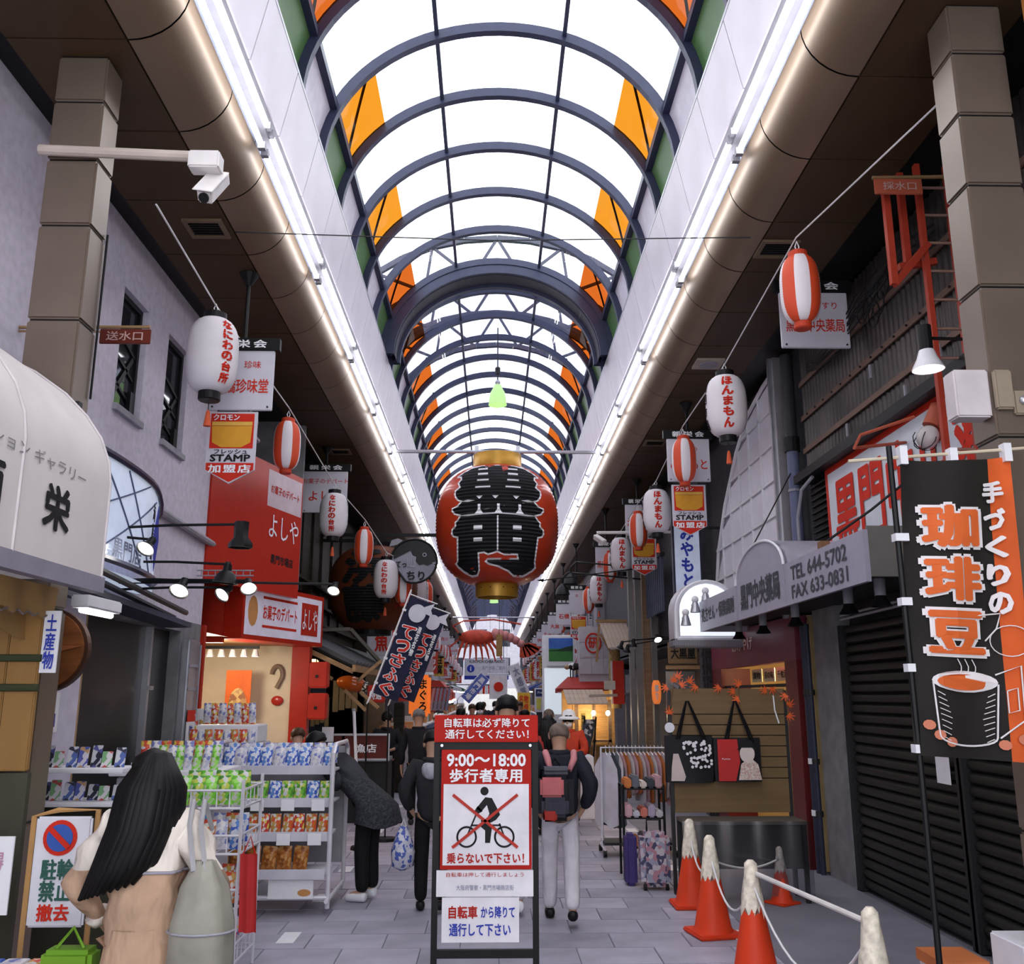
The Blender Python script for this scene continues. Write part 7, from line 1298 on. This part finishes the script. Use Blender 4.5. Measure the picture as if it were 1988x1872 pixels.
for s in (-1, 1): MB().bar(C0 + Vector((-.2, -.006, .15 * s - .005)), C0 + Vector((.19, -.006, -.15 * s - .005)), .003, .017).build('red_cross_bar', M('cross_red', (.45, .03, .02), .5), t)
txt('乗らないで下さい！', (-.035, 5.879, .955), EX, EZ, .46, .06, sr, t, .02)
MB().box(-.325, .25, 5.888, 5.9, .74, .885).build('white_strip', sw_, t); txt('大阪府警察・黒門市場商店街', (-.037, 5.888, .79), EX, EZ, .34, .03, M('slate_ink'), t, .0); txt('自転車は押して通行しましょう', (-.037, 5.888, .862), EX, EZ, .46, .025, sr, t, .0)
MB().box(-.29, .165, 5.89, 5.9, .49, .735).build('lower_notice', sw_, t); txt('自転車', (-.165, 5.89, .655), EX, EZ, .17, .07, sr, t, .025); txt('から降りて', (.04, 5.89, .655), EX, EZ, .2, .065, INKB, t, .02); txt('通行して下さい', (-.065, 5.89, .56), EX, EZ, .36, .07, INKB, t, .02)
# ---- small fittings
t = thing('wall_fan', 'round grey wall fan half hidden behind the stamp plate on the left', 'fan', (-3.1, 11.0, 4.9)); rx = Matrix.Rotation(PI / 2, 3, 'X')
MB().lathe([(.15, 0), (.17, .03), (.15, .08), (.05, .1)], (-3.02, 10.9, 5.12), 20, rx).build('housing', M('fan_grey', (.16, .15, .15), .4), t, smooth=True); MB().lathe([(.06, 0), (.06, .02)], (-3.02, 10.88, 5.12), 14, rx).build('hub', STEEL, t); MB().bar((-3.4, 10.95, 5.1), (-3.0, 10.95, 5.1), .04).build('bracket', DARK, t); MB().bevbox(-3.2, -2.85, 10.85, 11.0, 4.9, 4.95, .01).build('pale_tray', GREYP, t)
t = thing('cable_bundle', 'tangled black cables on the corrugated wall beside the red ladder', 'cable', (3.5, 7.5, 5.3)); rk = random.Random(11)
for k in range(9):
    p = [Vector((3.66, 10.2, 5.72 - .02 * k))] + [Vector((3.62 - .02 * (i % 2), 10.2 - i * .55, 5.7 - .02 * k - .12 * math.sin(i * 1.1) + rk.uniform(-.07, .07))) for i in range(1, 7)]; MB().tube(p, .007, 5).build('cable', BLACK, t, smooth='all')
for k in range(5): c = Vector((3.6, 7.9 + .12 * k, 5.5 + rk.uniform(-.1, .1))); MB().tube([c + Vector((0, .13 * math.cos(a), .12 * math.sin(a))) for a in [2 * PI * i / 12 for i in range(13)]], .007, 5).build('cable_loop', BLACK, t)
tag(MB().lathe([(.05, 0), (.05, .006)], (1.80, 9.68, 1.58), 18, rx).build('round_badge', WHITE, None), 'small white round badge on the slatwall stand upright', 'badge')
tag(MB().tube([(2.88, 9.69, 1.9), (2.885, 9.685, 1.75), (2.92, 9.685, 1.62)], .008, 5).build('white_ribbon', INKW, None), 'short white ribbon dangling on the upper right of the slatwall', 'ribbon')
packs(8, -3.1, -2.4, 9.84, 1.3, .26, [redw, whit, oran], 'tall red and white candy bag clipped along the case rim', 'candy along the case rim', -.05)
packs(6, -3.35, -2.95, 10.75, 1.35, .28, [redw, oran, lime], 'candy bag on the doorway heap of the red shop', 'candy on the doorway heap', -.05)
t = thing('candy_stand', 'pale stand of candy in the red shop doorway', 'stand', (-3.15, 10.85, 0)); MB().bevbox(-3.37, -2.93, 10.68, 10.95, 0, 1.34, .01).build('body', M('case_pale'), t); MB().box(-3.36, -2.94, 10.9, 10.93, 1.34, 1.75).build('back_card', WHITE, t)
# ================================================================ PEOPLE
def skin(nodes, edges, root=0, sub=2):
    me = bpy.data.meshes.new('k'); me.from_pydata([n[0] for n in nodes], edges, []); o = bpy.data.objects.new('k', me); TS.collection.objects.link(o)
    o.modifiers.new('s', 'SKIN'); sl = me.skin_vertices[0].data
    for i, n in enumerate(nodes): sl[i].radius = n[1] if isinstance(n[1], tuple) else (n[1], n[1]); sl[i].use_root = (i == root)
    ss = o.modifiers.new('u', 'SUBSURF'); ss.levels = sub; ss.render_levels = sub
    TS.view_layers[0].update(); dg = TS.view_layers[0].depsgraph; ev = bpy.data.meshes.new_from_object(o.evaluated_get(dg))
    m = MB(); m.add([v.co.copy() for v in ev.vertices], [tuple(p.vertices) for p in ev.polygons]); bpy.data.objects.remove(o); bpy.data.meshes.remove(me); bpy.data.meshes.remove(ev); return m
SK = M('skin_tone', (.5, .29, .2), .55, var=.06); HK = M('black_hair', (.006, .0055, .006), .55, var=.3, scale=20); HG = M('grey_hair', (.2, .19, .19), .7, var=.3, scale=20); HB = M('brown_hair', (.06, .03, .015), .5, var=.3, scale=20)
def clothm(n, c, rough=.8):
    new = 'wear_' + n not in MATS; m = M('wear_' + n, c, rough, var=.16, scale=5, bump=.35)
    if new:                                                     # broad slanting folds as relief
        nt = m.node_tree; bp = nt.nodes['Bump']; n2 = [q for q in nt.nodes if q.type == 'TEX_NOISE' and q.inputs['Scale'].default_value > 20][0]; mp = nt.nodes.new('ShaderNodeMapping'); mp.inputs['Scale'].default_value = (1, 1, .35); mp.inputs['Rotation'].default_value = (0, .6, 0)
        nt.links.new(nt.nodes['Texture Coordinate'].outputs['Object'], mp.inputs['Vector']); nt.links.new(mp.outputs[0], n2.inputs['Vector']); n2.inputs['Scale'].default_value = 13; n2.inputs['Detail'].default_value = 2; bp.inputs['Strength'].default_value = .9; bp.inputs['Distance'].default_value = .03
    return m
def person(lab, loc, H=1.65, face=0, lean=(0, 0), stride=.0, jacket=('black', (.012, .012, .016)), pants=('black', (.01, .01, .012)), hair=HK, shoe=BLACK, arms='down', hairstyle='short', extra=None, jl=.80, puff=1.0, headtilt=0, mask=False, grp=None, skirt=0, eyes=False, yoke=None, fold=.006):
    s = H / 1.68; lx, ly = lean
    def up(x, y, z): f = max(0, z - .92); return Vector(((x + lx * f) * s, (y + ly * f) * s, (z - .25 * (lx * lx + ly * ly) * f) * s))
    def P(x, y, z): return up(x, y, z)
    st_ = stride
    hipL, hipR = P(-.09, 0, .88), P(.09, 0, .88)
    knL, knR = Vector((-.095, st_ * .55 + .02, .48)) * s, Vector((.095, -st_ * .35 + .03, .48)) * s
    anL, anR = Vector((-.095, st_, .09)) * s, Vector((.095, -st_, .10 + abs(st_) * .25)) * s
    toL, toR = anL + Vector((-.01, .15, -.05)) * s, anR + Vector((.01, .14, -.05 - abs(st_) * .2)) * s
    shL, shR = P(-.18, 0, 1.37), P(.18, 0, 1.37)
    if arms == 'down': elL, elR, wrL, wrR = P(-.25, -.03, 1.10), P(.25, -.03, 1.10), P(-.25, .07, .86), P(.25, .07, .86)
    elif arms == 'pocket': elL, elR, wrL, wrR = P(-.29, -.08, 1.12), P(.29, -.08, 1.12), P(-.2, .08, .93), P(.2, .08, .93)
    elif arms == 'fore': elL, elR, wrL, wrR = P(-.26, .02, 1.12), P(.26, .02, 1.12), P(-.12, .24, 1.08), P(.12, .24, 1.08)
    elif arms == 'bent': elL, elR, wrL, wrR = P(-.34, -.02, 1.12), P(.3, .02, 1.12), P(-.26, .12, .93), P(.24, .2, 1.0)
    hx = headtilt
    nb, hl, hm, ht = P(0, .01, 1.43), P(hx * .4, .03, 1.51), P(hx * .8, .025, 1.58), P(hx, .015, 1.645)
    N = [(P(0, 0, .92), .10 * s), (P(0, 0, 1.1), .10 * s), (P(0, 0, 1.3), .105 * s), (nb, .05 * s), (hl, .072 * s), (hm, .088 * s), (ht, .062 * s), (shL, .05 * s), (elL, .037 * s), (wrL, .026 * s), (shR, .05 * s), (elR, .037 * s), (wrR, .026 * s), (hipL, .08 * s), (knL, .052 * s), (anL, .036 * s), (toL, .034 * s), (hipR, .08 * s), (knR, .052 * s), (anR, .036 * s), (toR, .034 * s)]
    E = [(0, 1), (1, 2), (2, 3), (3, 4), (4, 5), (5, 6), (2, 7), (7, 8), (8, 9), (2, 10), (10, 11), (11, 12), (0, 13), (13, 14), (14, 15), (15, 16), (0, 17), (17, 18), (18, 19), (19, 20)]
    for wi, el, sg in ((9, elL, 1), (12, elR, -1)):                  # hands: palm, four fingers, thumb
        w = N[wi][0]; d = (w - el).normalized(); side = d.cross(Vector((0, 1, 0))).normalized() if abs(d.y) < .9 else Vector((1, 0, 0)); inn = Vector((0, 1, 0)) - d * d.y; inn = inn.normalized() if inn.length > .1 else EZ
        pi = len(N); N.append((w + d * .07 * s, .022 * s)); E.append((wi, pi))
        for k in range(4):
            a = len(N); ln = (.062, .072, .067, .052)[k]; o_ = inn * (k - 1.5) * .018 * s
            N.append((w + d * .105 * s + o_, .0085 * s)); N.append((w + d * (.105 + ln * .55) * s + o_ + side * sg * .01 * s, .008 * s)); N.append((w + d * (.105 + ln) * s + o_ + side * sg * .03 * s, .007 * s)); E += [(pi, a), (a, a + 1), (a + 1, a + 2)]
        a = len(N); N.append((w + d * .05 * s + inn * .035 * s, .01 * s)); N.append((w + d * .095 * s + inn * .05 * s, .008 * s)); E += [(pi, a), (a, a + 1)]
    F = Matrix.Translation(Vector(loc)) @ Matrix.Rotation(face, 4, 'Z')
    b = skin(N, E, 0, 1)
    hc = (hm + ht) / 2
    b.ell(hm + Vector((-.088, .0, -.005)) * s, Vector((.014, .026, .034)) * s, n=8, m=5); b.ell(hm + Vector((.088, .0, -.005)) * s, Vector((.014, .026, .034)) * s, n=8, m=5); b.ell(hm + Vector((0, .098, -.03)) * s, Vector((.016, .022, .026)) * s, n=8, m=5)
    b.xf(F); o = b.build('person', SK, None, smooth='all'); tag(o, lab, 'person', grp)
    def part(m, nm, mt, par=o, sm='all'): return m.xf(F).build(nm, mt, par, smooth=sm)
    k = puff
    top = [(P(0, 0, jl), .172 * s * k), (P(0, 0, 1.05), .15 * s * k), (P(0, 0, 1.25), .155 * s * k), (P(0, 0, 1.38), .10 * s), (shL, .085 * s * k), (elL, .068 * s * k), (wrL + (elL - wrL) * .08, .052 * s), (shR, .085 * s * k), (elR, .068 * s * k), (wrR + (elR - wrR) * .08, .052 * s)]
    j = skin(top, [(0, 1), (1, 2), (2, 3), (2, 4), (4, 5), (5, 6), (2, 7), (7, 8), (8, 9)], 2, 2)
    for v in j.v:
        c = P(0, 0, v.z / s) if lx == 0 and ly == 0 else Vector((lx * max(0, v.z / s - .92) * s, ly * max(0, v.z / s - .92) * s, v.z))
        if abs(v.x - c.x) < .19 * s: v.y = c.y + (v.y - c.y) * .82
        f = fold * math.sin(v.z * 30 + v.x * 24) + fold * .6 * math.sin(v.x * 45 - v.z * 18); v.y += f; v.x += fold * .8 * math.sin(v.z * 40 + v.y * 25)
    if yoke:
        bm = bmesh.new(); V_ = [bm.verts.new(v) for v in j.v]
        for f in j.f: bm.faces.new([V_[i] for i in f])
        bmesh.ops.bisect_plane(bm, geom=bm.verts[:] + bm.edges[:] + bm.faces[:], plane_co=(0, 0, yoke[0] * s), plane_no=(0, 0, 1)); bm.verts.index_update()
        j.v = [v.co.copy() for v in bm.verts]; j.f = [[v.index for v in f.verts] for f in bm.faces]; bm.free()
        yk = MB(); lo_j = MB(); vv = j.v
        for f in j.f: (yk if sum(vv[i].z for i in f) / len(f) > yoke[0] * s else lo_j).f.append(f)
        for q in (yk, lo_j):
            ids = sorted({i for f in q.f for i in f}); mp_ = {a: b for b, a in enumerate(ids)}
            q.v = [vv[i].copy() for i in ids]; q.f = [[mp_[i] for i in f] for f in q.f]; q.mi = [0] * len(q.f)
        part(yk, 'yoke', clothm(*yoke[1])); j = lo_j
        rg = sorted([v for v in vv if abs(v.z - yoke[0] * s) < 1e-4 and abs(v.x) < .2 * s], key=lambda v: math.atan2(v.y, v.x))
        if len(rg) > 6: m_ = MB(); m_.tube([v * 1.0 + Vector((v.x, v.y, 0)).normalized() * .004 for v in rg + rg[:1]], .007, 5); part(m_, 'yoke_piping', clothm('slate_piping', (.3, .28, .34)))
        for w_, e_ in ((wrL, elL), (wrR, elR)): m_ = MB(); m_.tube([w_ + (e_ - w_) * .05, w_ + (e_ - w_) * .22], [.05 * s, .058 * s], 12); part(m_, 'cuff', clothm(*yoke[1]))
    part(j, 'jacket', clothm(*jacket))
    MB_ = MB(); MB_.tube([P(.075 * math.cos(a), .01 + .07 * math.sin(a), 1.425) for a in [2 * PI * i / 12 for i in range(13)]], .03 * s, 8); part(MB_, 'collar', clothm(*jacket))
    if skirt:
        m = MB(); m.lathe([(.15 * s, .95 * s), (.19 * s, .7 * s), (.22 * s, skirt * s), (.2 * s, skirt * s)], n=20, close=False); part(m, 'skirt', clothm(*pants))
    legs = [(P(0, 0, .93), .115 * s), (hipL + Vector((0, 0, -.06)), .088 * s), (knL, .078 * s), (anL + Vector((0, 0, -.015)), .066 * s), (hipR + Vector((0, 0, -.06)), .088 * s), (knR, .078 * s), (anR + Vector((0, 0, -.015)), .066 * s)]
    part(skin(legs, [(0, 1), (1, 2), (2, 3), (0, 4), (4, 5), (5, 6)], 0, 2), 'trousers', clothm(*pants))
    for a_, t_ in ((anL, toL), (anR, toR)):
        d = (t_ - a_); part(skin([(a_ + Vector((0, -.05, -.045)) * s, .045 * s), (a_ + Vector((0, .04, -.04)) * s, .05 * s), (t_ + Vector((0, .03, -.01)) * s, .038 * s)], [(0, 1), (1, 2)], 1, 2), 'shoe', shoe)
    c = (hm + ht) / 2
    if hairstyle != 'bald':
        m = MB(); m.ell(c + Vector((0, -.012, .008)) * s, Vector((.098, .112, .098)) * s, Matrix.Rotation(-.42, 3, 'X'), 18, 10, -.32 if hairstyle == 'short' else -.5, 1)
        if hairstyle == 'long':
            for i in range(9):
                a = PI + .35 + (PI - .7) * i / 8; r = .085
                q = [c + Vector((math.cos(a) * r, math.sin(a) * r, .03)) * s, c + Vector((math.cos(a) * .11, math.sin(a) * .12, -.1)) * s, c + Vector((math.cos(a) * .11, math.sin(a) * .14, -.24)) * s, c + Vector((math.cos(a) * .10 + .012 * math.sin(i * 3), math.sin(a) * .15, -.38 - .03 * (i % 3))) * s]
                m.tube(q, [.04 * s, .045 * s, .036 * s, .012 * s], 7)
        rj = random.Random(5)
        for v in m.v: d_ = (v - c).normalized(); v += d_ * rj.uniform(-.004, .007) * s
        part(m, 'hair', hair)
    else:
        m = MB(); m.ell(c + Vector((0, -.014, -.012)) * s, Vector((.094, .102, .088)) * s, Matrix.Rotation(-.35, 3, 'X'), 18, 10, -.5, 1); part(m, 'cropped_hair', M('grey_stubble', (.16, .12, .1), .8, var=.35, scale=14))
    if eyes:
        for x in (-.032, .032): m = MB(); m.ell(hm + Vector((x, .088, .005)) * s, Vector((.014, .008, .008)) * s, n=8, m=5); part(m, 'eye', INKK)
    if mask: m = MB(); m.ell(hm + Vector((0, .05, -.055)) * s, Vector((.07, .06, .045)) * s, n=12, m=7); part(m, 'face_mask', INKW)
    def P2(x, y, z): return F @ P(x, y, z)
    o['_'] = 0; del o['_']
    if extra: extra(o, part, P, s, F)
    return o
# --- woman in beige with long black hair (near left)
def ex_w(o, part, P, s, F):
    m = MB(); m.tube([P(.07 * math.cos(a), -.02 + .085 * math.sin(a), 1.42 + .01 * math.cos(a)) for a in [2 * PI * i / 14 for i in range(15)]], .022, 8); part(m, 'navy_collar_stripe', clothm('navy', (.02, .025, .06)))
    m = MB(); m.tube([P(.08 * math.cos(a), -.03 + .1 * math.sin(a), 1.395) for a in [2 * PI * i / 14 for i in range(15)]], .022, 8); part(m, 'white_collar_stripe', clothm('cream_white', (.68, .6, .54)))
    m = MB(); c = P(0, .0, 1.58)
    for i in range(16):
        a = PI + .15 + (PI - .3) * i / 15; w = i / 15
        q = [c + Vector((math.cos(a) * .03, math.sin(a) * .035, .102)), c + Vector((math.cos(a) * .112, math.sin(a) * .125, -.04)), c + Vector((math.cos(a) * .115 - .03 * (1 - w), math.sin(a) * .15, -.2)), c + Vector((math.cos(a) * .10 - .11 * (1 - w) - .01, math.sin(a) * .17, -.32 - .06 * (1 - w))), c + Vector((math.cos(a) * .07 - .2 * (1 - w) - .02, math.sin(a) * .17 - .01, -.4 - .11 * (1 - w)))]
        m.tube(q, [.04, .05, .045, .032, .008], 7)
    part(m, 'long_hair', HK)
    for dz, r in ((.74, .19), (.70, .192)): m = MB(); m.tube([P(r * math.cos(a), r * .8 * math.sin(a), dz) for a in [2 * PI * i / 18 for i in range(19)]], .014, 6); part(m, 'hem_band', clothm('beige_dark', (.45, .28, .18)))
WX, WY = -1.53, 4.45
person('woman with long black hair in a beige jacket at the lower left', (WX, WY, 0), 1.62, -.12, (.0, .0), 0, ('beige', (.5, .325, .225)), ('beige', (.5, .325, .225)), HK, BLACK, 'bent', 'short', ex_w, .72, 1.16, -.02, skirt=.42, yoke=(1.19, ('cream_white', (.72, .64, .58))), fold=.015)
t = thing('shoulder_bag', 'pale grey drawstring bag hanging from the beige woman\'s right shoulder', 'bag', (WX + .3, WY - .12, .62)); m = MB(); m.lathe([(.02, .62), (.11, .64), (.14, .75), (.135, .95), (.1, 1.1), (.05, 1.18), (.04, 1.2)], (WX + .29, WY - .13, 0), 18)
for i, v in enumerate(m.v): v.y = WY - .13 + (v.y - WY + .13) * .7; v.x += .012 * math.sin(i * 2.1)
m.build('bag_body', M('pale_nylon', (.3, .28, .24), .4, var=.2, bump=.5), t, smooth='all')
for dx in (0, .05): MB().tube([(WX + .25 + dx, WY - .16, 1.16), (WX + .2 + dx, WY - .1, 1.34), (WX + .18 + dx, WY, 1.43), (WX + .2 + dx, WY + .08, 1.3)], .012, 6).build('strap', M('grey_strap', (.35, .34, .36), .6), t)
MB().tube([(WX + .29 + .14 * math.cos(a), WY - .13 + .1 * math.sin(a), .92) for a in [2 * PI * i / 16 for i in range(17)]], .006, 5).build('seam', GREYP, t)
t = thing('green_bag', 'bright green shopping bag held low at the left edge', 'bag', (WX - .31, WY, .5)); MB().bevbox(WX - .42, WX - .2, WY - .05, WY + .08, .5, .82, .02).build('bag_body', M('green_bag_cloth', (.14, .3, .02), .6, bump=.3), t); MB().tube([(WX - .37, WY, .82), (WX - .31, WY + .02, .9), (WX - .25, WY, .82)], .008, 5).build('handle', M('green_bag_cloth'), t)
# --- person bending over the snack rack in a grey coat
def ex_b(o, part, P, s, F):
    m = MB(); n = 14; rows = []
    for j in range(8):
        f = j / 7; z = 1.32 - f * .62; r = .15 + .09 * f; c = P(0, 0, z) if z > .92 else P(0, -.05 * (f), z)
        rows += [c + Vector((r * 1.05 * math.cos(2 * PI * i / n), r * .95 * math.sin(2 * PI * i / n) - .05 * f + .012 * math.sin(i * 2.4), .02 * math.sin(i * 1.3) * f)) for i in range(n)]
    m.add(rows, [(j * n + i, (j + 1) * n + i, (j + 1) * n + (i + 1) % n, j * n + (i + 1) % n) for j in range(7) for i in range(n)]); part(m, 'long_coat', MVOR('checked_tweed', [(.03, .032, .038), (.045, .047, .055), (.022, .023, .03)], 60, .9))
person('person in a grey checked coat bending over the snack rack', (-1.18, 9.5, 0), 1.66, 1.15, (0, .95), 0, ('tweed', (.035, .037, .045)), ('black', (.008, .008, .009)), HK, WHITE, 'fore', 'short', ex_b)
# --- elderly man in black further along, white cap companion
person('elderly grey haired man in black walking away left of the sign', (-1.12, 14.6, 0), 1.66, 0, (0, .1), .16, ('black2', (.012, .012, .016)), ('black', (.008, .008, .009)), HG, DARK, 'down')
def ex_cap(o, part, P, s, F): m = MB(); m.ell(P(0, 0, 1.62), Vector((.105, .115, .085)) * s, None, 16, 8, -.2, 1); part(m, 'white_cap', INKW); m = MB(); m.lathe([(.02, 0), (.09, .0), (.09, .012)], P(0, .1, 1.6), 12); part(m, 'cap_brim', INKW)
person('person in a white cap beside the grey haired man', (-.84, 15.2, 0), 1.63, 0, (0, 0), .1, ('navy2', (.02, .022, .035)), ('black', (.008, .008, .009)), HK, DARK, 'down', 'short', ex_cap)
# --- person partly behind the sign, left
def ex_h(o, part, P, s, F): m = skin([(P(0, -.06, 1.40), .1), (P(0, -.1, 1.3), .11), (P(-.1, -.04, 1.33), .09)], [(0, 1), (1, 2)], 0, 2); part(m, 'pale_hood', clothm('pale_grey2', (.42, .42, .48)))
person('person in a pale hooded jacket half hidden behind the left sign edge', (-.55, 9.0, 0), 1.55, .05, (0, 0), .08, ('grey_black', (.02, .02, .025)), ('black', (.008, .008, .009)), HK, BLACK, 'pocket', 'short', ex_h)
t = thing('carrier_bag', 'blue and white plastic carrier bag held left of the sign', 'bag', (-.82, 8.95, .35)); m = MB(); m.lathe([(.03, .36), (.1, .4), (.11, .52), (.07, .66), (.03, .74)], (-.8, 8.95, 0), 12); m.build('bag_body', pal('carrier', [(.6, .6, .68), (.08, .12, .4), (.5, .5, .6)]), t, smooth='all'); MB().tube([(-.83, 8.95, .72), (-.8, 8.96, .8), (-.77, 8.95, .72)], .006, 4).build('handle', INKW, t)
# --- tall person directly behind the sign
person('tall dark haired person in a black coat directly behind the sign', (.14, 8.9, 0), 1.86, 0, (0, 0), .1, ('black3', (.01, .01, .013)), ('pale', (.5, .48, .52)), HK, INKW, 'pocket', 'short', None, .72, 1.15)
# --- man with the pink strapped backpack
mb_ = person('man with cropped hair walking away wearing a black jacket and pale trousers', (.6, 8.55, 0), 1.65, -.05, (0, .05), .2, ('ink_blue', (.016, .018, .028)), ('pale2', (.66, .63, .68)), HG, BLACK, 'pocket', 'bald', None, .84, 1.12)
t = thing('backpack', 'black and red backpack with pink straps on the man\'s back', 'backpack', (.53, 8.38, .85)); bx_ = .55
b = MB().bevbox(bx_ - .15, bx_ + .15, 8.22, 8.42, .86, 1.26, .06); b.build('body', clothm('pack_black', (.02, .02, .025)), t, smooth=True); b = MB().bevbox(bx_ - .13, bx_ + .1, 8.16, 8.24, .9, 1.06, .03); b.build('front_pocket', clothm('pack_slate', (.05, .05, .07)), t, smooth=True); b = MB().bevbox(bx_ - .14, bx_ + .06, 8.19, 8.24, 1.06, 1.22, .02); b.build('pink_panel', clothm('pack_pink', (.55, .16, .17)), t, smooth=True); MB().bevbox(bx_ - .12, bx_ + .0, 8.15, 8.18, .87, .97, .015).build('red_panel', clothm('pack_red', (.4, .04, .03)), t, smooth=True)
MB().bevbox(bx_ - .13, bx_ + .13, 8.24, 8.42, 1.24, 1.30, .03).build('top_flap', clothm('pack_grey', (.12, .12, .15)), t, smooth=True)
for sx in (-1, 1): m = MB(); m.tube([(bx_ + .04 + sx * .08, 8.38, 1.26), (bx_ + .05 + sx * .115, 8.40, 1.36), (bx_ + .05 + sx * .125, 8.52, 1.405), (bx_ + .05 + sx * .12, 8.62, 1.36)], [.022, .03, .03, .025], 8); m.build('pink_strap', clothm('strap_pink', (.62, .24, .26)), t, smooth='all')
MB().tube([(bx_ - .04, 8.4, 1.3), (bx_, 8.42, 1.36), (bx_ + .05, 8.4, 1.3)], .01, 5).build('haul_loop', BLACK, t)
# --- further crowd
person('woman with long dark hair in a red coat beyond the backpack man', (.8, 13.6, 0), 1.58, .1, (0, 0), .08, ('red_coat', (.42, .04, .035)), ('black', (.008, .008, .009)), HK, BLACK, 'down', 'long', None, .6, 1.1)
def ex_hat(o, part, P, s, F): m = MB(); m.lathe([(.17, 0), (.15, .03), (.1, .05), (.09, .12), (.03, .15)], P(0, 0, 1.6), 18); part(m, 'white_hat', INKW)
person('masked person in a white brimmed hat and red jacket facing the camera', (1.16, 14.4, 0), 1.62, PI - .3, (0, 0), 0, ('red_jacket', (.55, .06, .03)), ('grey', (.1, .1, .12)), HK, BLACK, 'fore', 'short', ex_hat, .8, 1.15, 0, True, None, 0, True)
person('man in dark clothes behind the red coat woman', (.98, 16.5, 0), 1.66, PI, (0, 0), 0, ('black4', (.015, .015, .018)), ('black', (.008, .008, .009)), HK, BLACK, 'down', 'bald', None, .8, 1, 0, True, None, 0, True)
person('masked man facing the camera in the far crowd', (-.25, 20, 0), 1.72, PI, (0, 0), .05, ('char', (.03, .03, .035)), ('black', (.008, .008, .009)), HK, BLACK, 'down', 'short', None, .8, 1, 0, True, None, 0, True)
for k, (x, y, h, f) in enumerate(((-.62, 19, 1.62, PI), (-.5, 24, 1.65, 0), (.3, 23, 1.66, PI), (.62, 18, 1.6, 0), (.75, 26, 1.7, 0), (-.9, 27, 1.64, 0), (.1, 30, 1.68, PI), (-.3, 33, 1.64, 0), (.5, 34, 1.7, 0))):
    person('dark dressed passer-by in the distant crowd', (x, y, 0), h, f, (0, 0), .1, [('navy2', (.02, .022, .035)), ('char', (.03, .03, .035)), ('brownc', (.08, .05, .035))][k % 3], ('black', (.008, .008, .009)), [HK, HB, HG][k % 3], BLACK, 'down', 'short', None, .8, 1.05, 0, k % 2 == 0, 'distant passers-by')
person('brown haired person in a navy and white hooded top by the red shop', (-2.3, 11.6, 0), 1.5, .6, (.1, .35), 0, ('navy_white', (.03, .035, .06)), ('black', (.008, .008, .009)), HB, BLACK, 'fore', 'short', lambda o, part, P, s, F: part(skin([(P(0, -.08, 1.38), .1), (P(-.12, -.04, 1.35), .08), (P(.12, -.04, 1.35), .08)], [(0, 1), (0, 2)], 0, 2), 'white_hood', clothm('white_hood', (.6, .58, .62))))
person('dark haired shopkeeper behind the maroon counter', (-1.75, 16.0, 0), 1.6, PI, (0, 0), 0, ('black4', (.015, .015, .018)), ('black', (.008, .008, .009)), HK, BLACK, 'fore', 'short', None, .8, 1, 0, False, None, 0, True)
bpy.data.scenes.remove(TS)
for o in list(bpy.data.objects):
    if o.name not in S.objects: bpy.data.objects.remove(o)
